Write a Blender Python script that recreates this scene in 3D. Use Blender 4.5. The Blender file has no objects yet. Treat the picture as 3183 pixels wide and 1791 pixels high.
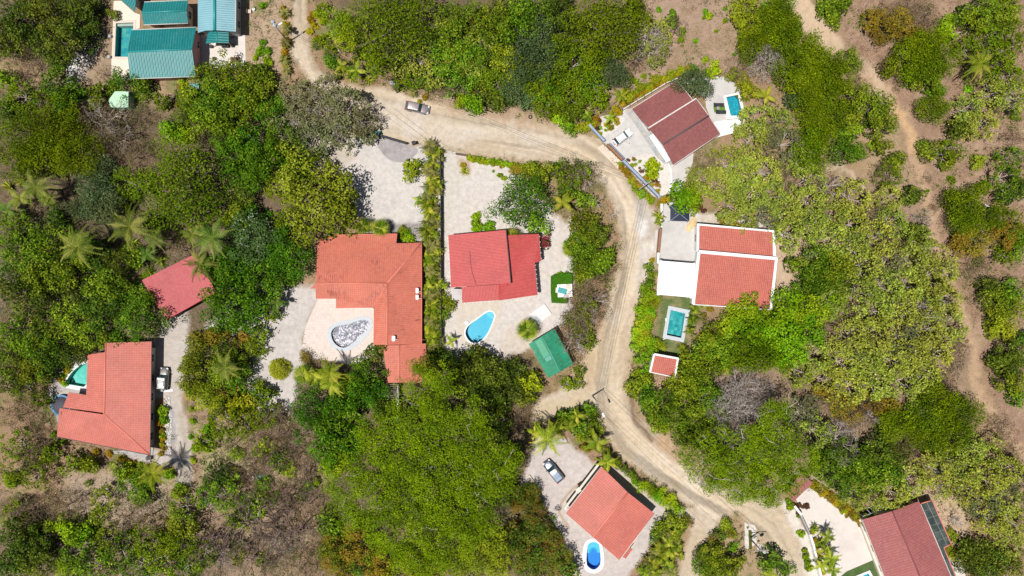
import bpy, math, random
import numpy as np
from mathutils import Vector, Matrix
from mathutils.geometry import tessellate_polygon

# ------------------------------------------------------------------ camera, sky, sun, exposure
SCN = bpy.context.scene
COL = SCN.collection
S = 0.063            # metres on the ground per photograph pixel
HC = 150.0           # height of the drone above the ground
cd = bpy.data.cameras.new("drone_camera"); cam = bpy.data.objects.new("drone_camera", cd); COL.objects.link(cam)
cam.location = (0, 0, HC); cam.rotation_euler = (0, 0, 0)
cd.sensor_width = 36; cd.angle = 2 * math.atan(3183 * S / 2 / HC)
cd.clip_start = 1; cd.clip_end = 6000
SCN.camera = cam
SUN_EL = math.radians(73)
sd = Vector((-0.225, -0.14, 0)).normalized()          # horizontal direction towards the sun
w = bpy.data.worlds.new("World"); SCN.world = w; w.use_nodes = True
nt = w.node_tree; sky = nt.nodes.new('ShaderNodeTexSky'); sky.sky_type = 'NISHITA'; sky.sun_disc = False
sky.sun_elevation = SUN_EL; sky.sun_rotation = math.atan2(sd.x, sd.y)
nt.links.new(sky.outputs[0], nt.nodes['Background'].inputs[0]); nt.nodes['Background'].inputs[1].default_value = 0.05
sl = bpy.data.lights.new("sun", 'SUN'); sl.energy = 5.0; sl.angle = math.radians(0.55); sl.color = (1, 0.965, 0.91)
so = bpy.data.objects.new("sun", sl); COL.objects.link(so)
sv = Vector((sd.x * math.cos(SUN_EL), sd.y * math.cos(SUN_EL), math.sin(SUN_EL)))
so.rotation_euler = sv.to_track_quat('Z', 'Y').to_euler(); so.location = (0, 0, 300)
SCN.view_settings.view_transform = 'Standard'; SCN.view_settings.look = 'None'
SCN.view_settings.exposure = 0.0; SCN.view_settings.gamma = 1.0
SCN.cycles.max_bounces = 6; SCN.cycles.transparent_max_bounces = 8
SCN.cycles.caustics_reflective = False; SCN.cycles.caustics_refractive = False

R0 = random.Random(7)
rng = np.random.default_rng(11)
TAU = 2 * math.pi

# ------------------------------------------------------------------ photograph coordinates to world
def W(sx, sy, z=0.0):
    k = S * (1 - z / HC)
    return Vector(((sx - 1591.5) * k, -(sy - 895.5) * k, z))
def D(x, y, z=0.0):                       # whole-view coordinates, 2575 wide
    return W(x * 3183 / 2575.0, y * 1791 / 1449.0, z)
DM = 3183 / 2575.0 * S                     # metres per whole-view pixel
def T(c, r):                               # tile coordinates, 3.22 tile pixels per photo pixel
    X0 = (0, 800, 1600, 2383)[c]; Y0 = (0, 450, 900, 1341)[r]
    return lambda x, y, z=0.0: W(X0 + x / 3.22, Y0 + y / 3.22, z)
A00, A10, A20, A30 = T(0, 0), T(1, 0), T(2, 0), T(3, 0)
A01, A11, A21, A31 = T(0, 1), T(1, 1), T(2, 1), T(3, 1)
A02, A12, A22, A32 = T(0, 2), T(1, 2), T(2, 2), T(3, 2)
A03, A13, A23, A33 = T(0, 3), T(1, 3), T(2, 3), T(3, 3)

# ------------------------------------------------------------------ object helpers
def tag(o, label=None, cat=None, group=None, kind=None):
    if label: o['label'] = label
    if cat: o['category'] = cat
    if group: o['group'] = group
    if kind: o['kind'] = kind
    return o
def thing(name, loc, label, cat, group=None, rz=0.0, sc=1.0):
    o = bpy.data.objects.new(name, None); COL.objects.link(o); o.empty_display_size = 0.3
    o.location = loc; o.rotation_euler = (0, 0, rz); o.scale = (sc, sc, sc)
    return tag(o, label, cat, group)
def link(name, me, parent=None, mat=None, world=True):
    o = bpy.data.objects.new(name, me); COL.objects.link(o)
    if mat is not None:
        if len(me.materials) == 0: me.materials.append(mat)
        elif me.materials[0] is not mat:
            o.material_slots[0].link = 'OBJECT'; o.material_slots[0].material = mat
    if parent is not None:
        o.parent = parent
        if world: o.location = -Vector(parent.location)
    return o

class MB:
    """collects faces, builds one mesh"""
    def __init__(s): s.v = []; s.f = []; s.uv = None; s.sm = []
    def add(s, vs, fs, smooth=False):
        n = len(s.v); s.v += [tuple(p) for p in vs]; s.f += [tuple(i + n for i in f) for f in fs]; s.sm += [smooth] * len(fs)
    def box(s, c, d, rz=0.0, bevel=0.0):
        cx, cy, cz = c; hx, hy, hz = d[0] / 2, d[1] / 2, d[2] / 2; ca, sa = math.cos(rz), math.sin(rz)
        if bevel <= 0:
            P = [(-hx, -hy), (hx, -hy), (hx, hy), (-hx, hy)]
        else:
            b = min(bevel, hx * .9, hy * .9)
            P = [(-hx + b, -hy), (hx - b, -hy), (hx, -hy + b), (hx, hy - b), (hx - b, hy), (-hx + b, hy), (-hx, hy - b), (-hx, -hy + b)]
        P = [(cx + x * ca - y * sa, cy + x * sa + y * ca) for x, y in P]; n = len(P)
        s.add([(x, y, cz - hz) for x, y in P] + [(x, y, cz + hz) for x, y in P],
              [tuple(range(n - 1, -1, -1)), tuple(range(n, 2 * n))] + [(i, (i + 1) % n, n + (i + 1) % n, n + i) for i in range(n)])
    def tube(s, a, b, r0, r1=None, n=6, caps=True):
        r1 = r0 if r1 is None else r1
        a = Vector(a); b = Vector(b); d = (b - a)
        if d.length < 1e-6: return
        d.normalize(); t = d.orthogonal().normalized(); u = d.cross(t)
        vs = [a + (t * math.cos(TAU * i / n) + u * math.sin(TAU * i / n)) * r0 for i in range(n)]
        vs += [b + (t * math.cos(TAU * i / n) + u * math.sin(TAU * i / n)) * r1 for i in range(n)]
        fs = [(i, (i + 1) % n, n + (i + 1) % n, n + i) for i in range(n)]
        if caps: fs += [tuple(range(n - 1, -1, -1)), tuple(range(n, 2 * n))]
        s.add(vs, fs, n > 5)
    def path(s, pts, r0, r1=None, n=5):
        r1 = r0 if r1 is None else r1; m = len(pts) - 1
        for i in range(m):
            s.tube(pts[i], pts[i + 1], r0 + (r1 - r0) * i / m, r0 + (r1 - r0) * (i + 1) / m, n, caps=(i in (0, m - 1)))
    def lathe(s, c, prof, n=20):
        vs = []; cx, cy, cz = c
        for r, z in prof:
            vs += [(cx + r * math.cos(TAU * i / n), cy + r * math.sin(TAU * i / n), cz + z) for i in range(n)]
        fs = []
        for k in range(len(prof) - 1):
            fs += [(k * n + i, k * n + (i + 1) % n, (k + 1) * n + (i + 1) % n, (k + 1) * n + i) for i in range(n)]
        fs.append(tuple(range(n - 1, -1, -1))); fs.append(tuple((len(prof) - 1) * n + i for i in range(n)))
        s.add(vs, fs, True)
    def prism(s, poly, z0, z1, holes=()):
        loops = [[Vector((p[0], p[1], 0)) for p in poly]] + [[Vector((p[0], p[1], 0)) for p in h] for h in holes]
        flat = [p for l in loops for p in l]
        tris = tessellate_polygon(loops) if (holes or len(poly) > 4) else ([(0, 1, 2), (0, 2, 3)] if len(poly) == 4 else [(0, 1, 2)])
        n = len(flat)
        vs = [(p.x, p.y, z1) for p in flat] + [(p.x, p.y, z0) for p in flat]
        fs = []
        for t in tris:
            a, b, c = [flat[i] for i in t]
            if (b - a).cross(c - a).z < 0: t = (t[0], t[2], t[1])
            fs.append(tuple(t)); fs.append((t[2] + n, t[1] + n, t[0] + n))
        k = 0
        for li, l in enumerate(loops):
            m = len(l); ar = sum(l[i].x * l[(i + 1) % m].y - l[(i + 1) % m].x * l[i].y for i in range(m))
            fw = (ar > 0) if li == 0 else (ar < 0)
            for i in range(m):
                a, b = k + i, k + (i + 1) % m
                if not fw: a, b = b, a
                fs.append((a + n, b + n, b, a))
            k += m
        s.add(vs, fs)
    def build(s, name, mat, parent=None, world=True):
        me = bpy.data.meshes.new(name); me.from_pydata(s.v, [], s.f); me.update()
        if any(s.sm): me.polygons.foreach_set('use_smooth', s.sm)
        return link(name, me, parent, mat, world)

def arr_mesh(name, verts, faces, attrs=None, smooth=False):
    """verts (N,3), faces (M,k) all one size"""
    me = bpy.data.meshes.new(name); N = len(verts); M, k = faces.shape
    me.vertices.add(N); me.vertices.foreach_set('co', np.ascontiguousarray(verts, dtype=np.float32).ravel())
    me.loops.add(M * k); me.loops.foreach_set('vertex_index', np.ascontiguousarray(faces, dtype=np.int32).ravel())
    me.polygons.add(M); me.polygons.foreach_set('loop_start', np.arange(0, M * k, k, dtype=np.int32))
    me.update(calc_edges=True)
    if smooth: me.polygons.foreach_set('use_smooth', np.ones(M, dtype=bool))
    for an, (dom, typ, data) in (attrs or {}).items():
        a = me.attributes.new(an, typ, dom)
        a.data.foreach_set('value' if typ == 'FLOAT' else 'color', np.ascontiguousarray(data, dtype=np.float32).ravel())
    return me

def rounded(pts, it=2):
    """Chaikin smoothing of a closed outline"""
    pts = [Vector((p[0], p[1], 0)) for p in pts]
    for _ in range(it):
        q = []
        for i in range(len(pts)):
            a, b = pts[i], pts[(i + 1) % len(pts)]
            q += [a * .75 + b * .25, a * .25 + b * .75]
        pts = q
    return pts
def inset(poly, d):
    """offset a closed outline inwards by d"""
    P = [Vector((p[0], p[1])) for p in poly]; n = len(P)
    ar = sum(P[i].x * P[(i + 1) % n].y - P[(i + 1) % n].x * P[i].y for i in range(n))
    sgn = 1 if ar > 0 else -1; out = []
    for i in range(n):
        a, b, c = P[i - 1], P[i], P[(i + 1) % n]
        e1 = (b - a).normalized(); e2 = (c - b).normalized()
        n1 = Vector((-e1.y, e1.x)) * sgn; n2 = Vector((-e2.y, e2.x)) * sgn
        m = n1 + n2
        if m.length < 1e-4: m = n1
        m.normalize(); k = d / max(0.35, m.dot(n1)); q = b + m * k
        out.append(Vector((q.x, q.y, 0)))
    return out

# ------------------------------------------------------------------ materials
def lin(r, g, b):
    f = lambda c: ((c / 255 + .055) / 1.055) ** 2.4 if c > 10 else c / 255 / 12.92
    return (f(r), f(g), f(b))
def new_mat(name):
    m = bpy.data.materials.new(name); m.use_nodes = True; t = m.node_tree
    return m, t, t.nodes['Principled BSDF'], t.nodes['Material Output']
def N(t, typ, **kw):
    n = t.nodes.new(typ)
    for k, v in kw.items():
        if k.startswith('i_'):
            n.inputs[int(k[2:])].default_value = v
        else: setattr(n, k, v)
    return n
def math_n(t, op, a, b=None, clamp=False):
    n = t.nodes.new('ShaderNodeMath'); n.operation = op; n.use_clamp = clamp
    for i, q in enumerate((a, b)):
        if q is None: continue
        if isinstance(q, (int, float)): n.inputs[i].default_value = q
        else: t.links.new(q, n.inputs[i])
    return n.outputs[0]
def mixc(t, fac, a, b, mode='MIX'):
    n = t.nodes.new('ShaderNodeMix'); n.data_type = 'RGBA'; n.blend_type = mode
    for sock, q in ((n.inputs[0], fac), (n.inputs[6], a), (n.inputs[7], b)):
        if isinstance(q, (int, float)): sock.default_value = q
        elif isinstance(q, tuple): sock.default_value = (*q[:3], 1)
        else: t.links.new(q, sock)
    return n.outputs[2]
def ramp(t, fac, stops):
    n = t.nodes.new('ShaderNodeValToRGB'); e = n.color_ramp.elements
    while len(e) < len(stops): e.new(0.5)
    for i, (p, c) in enumerate(stops):
        e[i].position = p; e[i].color = (*c[:3], 1) if isinstance(c, tuple) else (c, c, c, 1)
    t.links.new(fac, n.inputs[0]); return n.outputs[0]
def noise(t, vec, scale, detail=3, rough=.55, dist=0):
    n = N(t, 'ShaderNodeTexNoise'); n.inputs['Scale'].default_value = scale; n.inputs['Detail'].default_value = detail
    n.inputs['Roughness'].default_value = rough; n.inputs['Distortion'].default_value = dist
    if vec is not None: t.links.new(vec, n.inputs['Vector'])
    return n.outputs[0]
def bump(t, bs, h, strength, dist=0.05):
    b = N(t, 'ShaderNodeBump'); b.inputs['Strength'].default_value = strength; b.inputs['Distance'].default_value = dist
    t.links.new(h, b.inputs['Height']); t.links.new(b.outputs[0], bs.inputs['Normal'])
def wpos(t): return N(t, 'ShaderNodeNewGeometry').outputs['Position']

def mat_simple(name, c, rough=.6, var=.12, scale=3.0, metal=0.0, spec=.4, b=0.0, c2=None):
    m, t, bs, _ = new_mat(name); p = wpos(t)
    n = noise(t, p, scale, 5, .6)
    lo = tuple(x * (1 - var) for x in c); hi = tuple(min(1, x * (1 + var)) for x in c)
    col = ramp(t, n, [(.3, lo), (.7, hi)])
    if c2 is not None:
        n2 = noise(t, p, scale * .35, 4, .65); col = mixc(t, ramp(t, n2, [(.52, 0.0), (.68, 1.0)]), col, c2)
    t.links.new(col, bs.inputs['Base Color']); bs.inputs['Roughness'].default_value = rough
    bs.inputs['Metallic'].default_value = metal; bs.inputs['Specular IOR Level'].default_value = spec
    if b > 0: bump(t, bs, noise(t, p, scale * 6, 4), b, .02)
    return m

def mat_leaf(name, stops, trans=.28, hue=.03, val=.25, rough=.55):
    """stops: colours picked by a per-leaf attribute; whole plants differ through Object Info random"""
    m, t, bs, out = new_mat(name)
    a = N(t, 'ShaderNodeAttribute'); a.attribute_name = 'lv'
    n = len(stops); col = ramp(t, a.outputs['Fac'], [(i / max(1, n - 1), s) for i, s in enumerate(stops)])
    oi = N(t, 'ShaderNodeObjectInfo'); hs = N(t, 'ShaderNodeHueSaturation')
    t.links.new(col, hs.inputs['Color'])
    h = math_n(t, 'ADD', math_n(t, 'MULTIPLY', oi.outputs['Random'], 2 * hue), .5 - hue); t.links.new(h, hs.inputs['Hue'])
    r2 = math_n(t, 'FRACT', math_n(t, 'MULTIPLY', oi.outputs['Random'], 17.3))
    t.links.new(math_n(t, 'ADD', math_n(t, 'MULTIPLY', r2, 2 * val), 1 - val), hs.inputs['Value'])
    t.links.new(hs.outputs[0], bs.inputs['Base Color']); bs.inputs['Roughness'].default_value = rough
    bs.inputs['Specular IOR Level'].default_value = .1
    tr = N(t, 'ShaderNodeBsdfTranslucent'); t.links.new(hs.outputs[0], tr.inputs[0])
    mx = N(t, 'ShaderNodeMixShader'); mx.inputs[0].default_value = trans
    t.links.new(bs.outputs[0], mx.inputs[1]); t.links.new(tr.outputs[0], mx.inputs[2]); t.links.new(mx.outputs[0], out.inputs[0])
    return m

def mat_roof(name, c, per=.4, course=0.0, line=.35, stain=0.0, stain_c=(.05, .03, .03), rough=.6, fade=None, metal=0.0, patch=.10, bmp=.5, spec=.4):
    m, t, bs, _ = new_mat(name)
    uv = N(t, 'ShaderNodeUVMap'); sx = N(t, 'ShaderNodeSeparateXYZ'); t.links.new(uv.outputs[0], sx.inputs[0])
    U, V = sx.outputs[0], sx.outputs[1]; p = wpos(t)
    wv = math_n(t, 'SINE', math_n(t, 'MULTIPLY', U, TAU / per))
    h = wv
    big = noise(t, p, .25, 4, .6); med = noise(t, p, 2.2, 4, .6); fine = noise(t, p, 9, 3, .6)
    col = mixc(t, ramp(t, big, [(.3, 0.0), (.7, 1.0)]), tuple(x * (1 - patch * 1.5) for x in c), tuple(min(1, x * (1 + patch * 1.3)) for x in c))
    spk = noise(t, p, 3.3, 5, .75); col = mixc(t, ramp(t, spk, [(.64, 0.0), (.78, .45)]), col, tuple(x * .45 + .02 for x in c))
    if fade is not None: col = mixc(t, ramp(t, med, [(.42, 0.0), (.75, .75)]), col, fade)
    col = mixc(t, ramp(t, fine, [(.3, 0.0), (.7, .22)]), col, tuple(x * .72 for x in c))
    groove = ramp(t, wv, [(.0, 1.0), (.30, 0.0)])            # sine remapped below 0 clamps to black
    g2 = math_n(t, 'MULTIPLY', math_n(t, 'LESS_THAN', wv, -.55), line)
    if course > 0:
        fr = math_n(t, 'FRACT', math_n(t, 'DIVIDE', V, course))
        g3 = math_n(t, 'MULTIPLY', math_n(t, 'LESS_THAN', fr, .22), line * .8)
        g2 = math_n(t, 'MAXIMUM', g2, g3)
        h = math_n(t, 'ADD', wv, math_n(t, 'MULTIPLY', fr, -1.0))
        # tiles differ one from another
        cx = N(t, 'ShaderNodeCombineXYZ')
        t.links.new(math_n(t, 'FLOOR', math_n(t, 'DIVIDE', U, per)), cx.inputs[0]); t.links.new(math_n(t, 'FLOOR', math_n(t, 'DIVIDE', V, course)), cx.inputs[1])
        wn = N(t, 'ShaderNodeTexWhiteNoise'); t.links.new(cx.outputs[0], wn.inputs[0])
        col = mixc(t, math_n(t, 'MULTIPLY', wn.outputs[0], .18), col, tuple(x * .6 for x in c))
    col = mixc(t, g2, col, tuple(x * .35 for x in c))
    if stain > 0:
        mp = N(t, 'ShaderNodeMapping'); mp.inputs['Scale'].default_value = (5.0, .7, 1); t.links.new(uv.outputs[0], mp.inputs[0])
        s1 = noise(t, mp.outputs[0], 1.0, 3, .6); s2 = noise(t, p, .22, 3, .6)
        k = math_n(t, 'MULTIPLY', ramp(t, s1, [(.50, 0.0), (.62, 1.0)]), ramp(t, s2, [(.52, 0.05), (.66, 1.0)]))
        col = mixc(t, math_n(t, 'MULTIPLY', k, stain), col, stain_c)
    t.links.new(col, bs.inputs['Base Color']); bs.inputs['Roughness'].default_value = rough; bs.inputs['Metallic'].default_value = metal
    bs.inputs['Specular IOR Level'].default_value = spec
    bump(t, bs, h, bmp, .03)
    return m

def mat_water(name, tint, rough=.02):
    m, t, bs, out = new_mat(name); t.nodes.remove(bs)
    tr = N(t, 'ShaderNodeBsdfTransparent'); tr.inputs[0].default_value = (*tint, 1)
    gl = N(t, 'ShaderNodeBsdfGlossy'); gl.inputs[1].default_value = rough
    fr = N(t, 'ShaderNodeFresnel'); fr.inputs[0].default_value = 1.33
    b = N(t, 'ShaderNodeBump'); b.inputs['Strength'].default_value = .35; b.inputs['Distance'].default_value = .05
    t.links.new(noise(t, wpos(t), 3.5, 3, .5, .8), b.inputs['Height'])
    t.links.new(b.outputs[0], gl.inputs['Normal']); t.links.new(b.outputs[0], fr.inputs['Normal'])
    mx = N(t, 'ShaderNodeMixShader'); t.links.new(fr.outputs[0], mx.inputs[0])
    t.links.new(tr.outputs[0], mx.inputs[1]); t.links.new(gl.outputs[0], mx.inputs[2]); t.links.new(mx.outputs[0], out.inputs[0])
    return m
def mat_tiles(name, cols, size=.6, rz=0.0, grout=(.3, .3, .3), rough=.35, jitter=True, gw=.04):
    """square tiles, each its own colour"""
    m, t, bs, _ = new_mat(name)
    mp = N(t, 'ShaderNodeMapping'); mp.inputs['Rotation'].default_value = (0, 0, -rz); t.links.new(wpos(t), mp.inputs[0])
    sx = N(t, 'ShaderNodeSeparateXYZ'); t.links.new(mp.outputs[0], sx.inputs[0])
    cx = N(t, 'ShaderNodeCombineXYZ'); g = 0.0; gs = []
    for i in (0, 1, 2):
        q = math_n(t, 'DIVIDE', sx.outputs[i], size); t.links.new(math_n(t, 'FLOOR', q), cx.inputs[i])
        if i < 2: gs.append(math_n(t, 'LESS_THAN', math_n(t, 'FRACT', q), gw))
    wn = N(t, 'ShaderNodeTexWhiteNoise'); t.links.new(cx.outputs[0], wn.inputs[0])
    n = len(cols); col = ramp(t, wn.outputs[0], [(i / max(1, n - 1), c) for i, c in enumerate(cols)])
    col = mixc(t, math_n(t, 'MULTIPLY', noise(t, wpos(t), 3, 4), .25), col, grout)
    col = mixc(t, math_n(t, 'MAXIMUM', gs[0], gs[1]), col, grout)
    t.links.new(col, bs.inputs['Base Color']); bs.inputs['Roughness'].default_value = rough
    return m
def mat_car(name, c, metal=.6, rough=.3):
    m, t, bs, _ = new_mat(name)
    col = mixc(t, math_n(t, 'MULTIPLY', noise(t, wpos(t), 5, 3), .3), c, tuple(x * .8 for x in c))
    t.links.new(col, bs.inputs['Base Color'])
    bs.inputs['Metallic'].default_value = metal; bs.inputs['Roughness'].default_value = rough; bs.inputs['Coat Weight'].default_value = .5
    bs.inputs['Coat Roughness'].default_value = .1
    return m

M = {}
M['bark'] = mat_simple('bark', (.17, .13, .10), .9, .3, 4)
M['bark_grey'] = mat_simple('bark_grey', (.44, .38, .34), .9, .25, 4)
M['bark_brown'] = mat_simple('bark_brown', (.22, .15, .12), .9, .25, 4)
M['leaf_dark'] = mat_leaf('leaf_dark', [(.008, .02, .002), (.042, .075, .005), (.12, .175, .012), (.28, .34, .03)], .12, .03, .3)  # leaf sets: end stops spread wide to imitate leaf highlights and crown shade
M['leaf_mid'] = mat_leaf('leaf_mid', [(.014, .036, .002), (.075, .135, .004), (.20, .29, .010), (.42, .48, .04)], .14, .03, .28)
M['leaf_bright'] = mat_leaf('leaf_bright', [(.04, .09, .002), (.16, .28, .004), (.30, .45, .008), (.46, .58, .03)], .16)
M['leaf_yellow'] = mat_leaf('leaf_yellow', [(.08, .11, .004), (.21, .25, .008), (.34, .37, .012), (.50, .50, .05)], .2, .02)
M['leaf_olive'] = mat_leaf('leaf_olive', [(.025, .05, .001), (.095, .15, .001), (.18, .25, .002), (.29, .36, .01)], .14, .012, .15)
M['leaf_lime'] = mat_leaf('leaf_lime', [(.06, .08, .015), (.22, .27, .03), (.41, .46, .05), (.62, .65, .17)], .2, .02, .2)
M['leaf_blue'] = mat_leaf('leaf_blue', [(.035, .055, .018), (.08, .12, .04), (.15, .19, .07), (.26, .30, .13)], .18)
M['leaf_rust'] = mat_leaf('leaf_rust', [(.09, .06, .04), (.20, .13, .09), (.25, .18, .08), (.15, .16, .04)], .15, .02)
M['leaf_orange'] = mat_leaf('leaf_orange', [(.07, .09, .01), (.20, .18, .015), (.36, .21, .02), (.12, .15, .015)], .2, .02)
M['leaf_croton'] = mat_leaf('leaf_croton', [(.13, .16, .01), (.40, .32, .015), (.52, .34, .01), (.45, .16, .02)], .3, .03)
M['leaf_palm'] = mat_leaf('leaf_palm', [(.035, .075, .003), (.12, .19, .006), (.29, .35, .02), (.55, .50, .07)], .2, .02)
M['leaf_palm_dry'] = mat_leaf('leaf_palm_dry', [(.08, .09, .02), (.20, .21, .045), (.34, .31, .09), (.15, .18, .03)], .2, .02)
M['leaf_dull'] = mat_leaf('leaf_dull', [(.08, .08, .03), (.15, .16, .06), (.23, .23, .10), (.32, .31, .18)], .2)
M['leaf_yolive'] = mat_leaf('leaf_yolive', [(.05, .075, .004), (.17, .21, .008), (.30, .34, .018), (.46, .49, .07)], .2, 0, .08)
M['leaf_palm_dark'] = mat_leaf('leaf_palm_dark', [(.03, .06, .006), (.08, .13, .012), (.16, .22, .03), (.30, .32, .07)], .2)
M['leaf_clip'] = mat_leaf('leaf_clip', [(.20, .23, .01), (.40, .42, .015), (.56, .55, .03)], .2, 0, 0)
M['leaf_giant'] = mat_leaf('leaf_giant', [(.025, .055, .001), (.11, .19, .001), (.20, .30, .002), (.32, .42, .008)], .12, 0, .02)
M['leaf_grey'] = mat_leaf('leaf_grey', [(.14, .11, .10), (.30, .26, .24), (.42, .37, .34), (.54, .49, .46)], .1, .01, .1)
M['leaf_deep'] = mat_leaf('leaf_deep', [(.010, .035, .001), (.045, .12, .003), (.11, .23, .006), (.24, .38, .02)], .14, .02, .18)
M['leaf_straw'] = mat_leaf('leaf_straw', [(.20, .15, .07), (.36, .28, .14), (.48, .39, .22), (.26, .24, .08)], .1)
M['leaf_red'] = mat_leaf('leaf_red', [(.05, .09, .01), (.07, .12, .015), (.45, .03, .03), (.6, .05, .04)], .25)
M['leaf_boug'] = mat_leaf('leaf_boug', [(.03, .06, .008), (.08, .14, .012), (.14, .19, .018), (.08, .13, .012), (.20, .22, .02), (.11, .16, .015), (.42, .12, .04), (.55, .06, .12)], .2)
M['leaf_flower'] = mat_leaf('leaf_flower', [(.04, .085, .02), (.07, .13, .03), (.11, .18, .04), (.10, .17, .04), (.7, .7, .66)], .25)
M['leaf_maroon'] = mat_leaf('leaf_maroon', [(.07, .03, .02), (.14, .05, .03), (.20, .08, .04)], .2)
M['grass'] = mat_leaf('grass', [(.10, .12, .02), (.15, .17, .03), (.10, .16, .02), (.24, .20, .10)], .2)
M['roof_salmon'] = mat_roof('roof_salmon', (.58, .155, .098), .40, .42, .25, .65, (.10, .04, .035), fade=(.61, .23, .17))
M['roof_salmon_b'] = mat_roof('roof_salmon_b', (.56, .15, .11), .42, .46, .30, .3, (.20, .08, .07), fade=(.59, .22, .18))
M['roof_red'] = mat_roof('roof_red', (.45, .055, .052), .28, 0, .14, .35, (.2, .03, .03), .5, fade=(.52, .10, .09))
M['roof_white_trim_red'] = mat_roof('roof_white_trim_red', (.48, .115, .08), .36, .45, .28, .25, (.25, .08, .06), fade=(.58, .19, .14))
M['roof_carport'] = mat_roof('roof_carport', (.46, .085, .09), .22, 0, .18, .25, (.2, .06, .06), .55, fade=(.52, .14, .15))
M['roof_brown'] = mat_roof('roof_brown', (.25, .075, .07), .34, .30, .26, .25, (.12, .06, .06), .75, fade=(.32, .14, .13), bmp=.3)
M['roof_pinkbrown'] = mat_roof('roof_pinkbrown', (.35, .105, .10), .5, .36, .34, .3, (.12, .08, .07), .75, fade=(.44, .19, .18))
M['roof_teal'] = mat_roof('roof_teal', (.008, .19, .19), .50, 0, .42, .15, (.3, .4, .4), .38, fade=(.03, .26, .26), bmp=1.0, spec=.7)
M['roof_paleblue'] = mat_roof('roof_paleblue', (.20, .40, .46), .42, 0, .30, .1, (.3, .4, .4), .38, fade=(.27, .46, .5), bmp=.6)
M['roof_green'] = mat_roof('roof_green', (.008, .22, .11), .25, 0, .25, .55, (.25, .28, .2), .45, fade=(.03, .30, .18), patch=.3, bmp=.7)
M['ridge_salmon'] = mat_simple('ridge_salmon', (.66, .21, .15), .6, .12, 5)
M['ridge_brown'] = mat_simple('ridge_brown', (.22, .07, .065), .7, .15, 5)
M['ridge_teal'] = mat_simple('ridge_teal', (.03, .28, .28), .4, .12, 5)
M['ridge_red'] = mat_simple('ridge_red', (.50, .09, .08), .5, .12, 5)
M['ridge_green'] = mat_simple('ridge_green', (.10, .36, .27), .5, .2, 5)
M['white_paint'] = mat_simple('white_paint', (.78, .78, .77), .5, .05, 2, c2=(.66, .66, .64))
M['membrane'] = mat_tiles('membrane', [(.80, .80, .79), (.84, .84, .83), (.82, .82, .80)], 2.2, -.05, (.72, .72, .70), .55, gw=.02)
M['cream_wall'] = mat_simple('cream_wall', (.62, .57, .48), .8, .06, 2, b=.1)
M['pink_wall'] = mat_simple('pink_wall', (.52, .26, .27), .8, .08, 2)
M['grey_wall'] = mat_simple('grey_wall', (.42, .42, .43), .8, .1, 1.5, b=.1)
M['blue_grey'] = mat_simple('blue_grey', (.27, .33, .43), .6, .1, 2)
M['gutter'] = mat_simple('gutter', (.62, .58, .55), .5, .2, 6)
M['dark_gutter'] = mat_simple('dark_gutter', (.08, .07, .07), .6, .2, 6)
M['wood'] = mat_simple('wood', (.26, .13, .07), .7, .25, 5)
M['wood_dark'] = mat_simple('wood_dark', (.09, .055, .04), .7, .3, 5)
M['wood_pole'] = mat_simple('wood_pole', (.30, .27, .24), .8, .2, 5)
M['concrete'] = mat_simple('concrete', (.50, .475, .455), .85, .08, .8, b=.1, c2=(.44, .42, .40))
M['concrete_grey'] = mat_simple('concrete_grey', (.36, .34, .33), .85, .12, .8, b=.15, c2=(.28, .26, .25))
M['pale_concrete'] = mat_simple('pale_concrete', (.60, .545, .50), .85, .06, .6, b=.08, c2=(.54, .48, .44))
M['apron'] = mat_simple('apron', (.60, .51, .42), .85, .08, .8, b=.1)
M['coping'] = mat_simple('coping', (.66, .66, .65), .6, .05, 2)
M['coping_grey'] = mat_simple('coping_grey', (.45, .48, .51), .6, .07, 2)
M['coping_beige'] = mat_simple('coping_beige', (.60, .52, .44), .7, .07, 2)
M['cream_deck'] = mat_tiles('cream_deck', [(.66, .57, .46), (.70, .60, .50), (.68, .60, .49)], .9, .0, (.60, .52, .43), .6, gw=.03)
M['beige_deck'] = mat_simple('beige_deck', (.52, .46, .39), .8, .09, 1.2, c2=(.46, .40, .35))
M['pink_deck'] = mat_tiles('pink_deck', [(.58, .49, .43), (.62, .54, .48), (.56, .46, .42), (.64, .56, .50)], .55, .0, (.54, .44, .40), .7, gw=.08)
M['slate'] = mat_tiles('slate', [(.26, .27, .29), (.40, .34, .26), (.20, .24, .29), (.36, .36, .32)], .6, .58, (.45, .45, .44), .6)
M['water'] = mat_water('water', (.80, .96, .98))
M['pool_blue'] = mat_simple('pool_blue', (.012, .36, .52), .4, .07, .8)
M['pool_deep'] = mat_simple('pool_deep', (.005, .19, .60), .4, .05, .6)
M['pool_step'] = mat_simple('pool_step', (.10, .48, .66), .4, .06, 2)
M['pool_green'] = mat_simple('pool_green', (.02, .40, .30), .4, .12, .7, c2=(.14, .55, .46))
M['pool_tile_a'] = mat_tiles('pool_tile_a', [(.01, .22, .25), (.02, .33, .35), (.08, .38, .32), (.01, .27, .33), (.20, .40, .28)], .55, .05, (.02, .24, .26), .3)
M['pool_tile_b'] = mat_tiles('pool_tile_b', [(.01, .27, .36), (.02, .38, .48), (.02, .22, .32), (.05, .46, .52)], .28, .2, (.02, .25, .32), .3)
M['pool_tile_c'] = mat_tiles('pool_tile_c', [(.01, .25, .27), (.03, .38, .36), (.01, .20, .24), (.10, .46, .40), (.02, .32, .34)], .6, -.2, (.02, .24, .26), .3)
M['black'] = mat_simple('black', (.02, .02, .022), .6, .2, 4)
M['tarp_black'] = mat_simple('tarp_black', (.03, .03, .035), .8, .2, 2)
M['navy'] = mat_simple('navy', (.018, .024, .055), .7, .15, 2)
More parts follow.
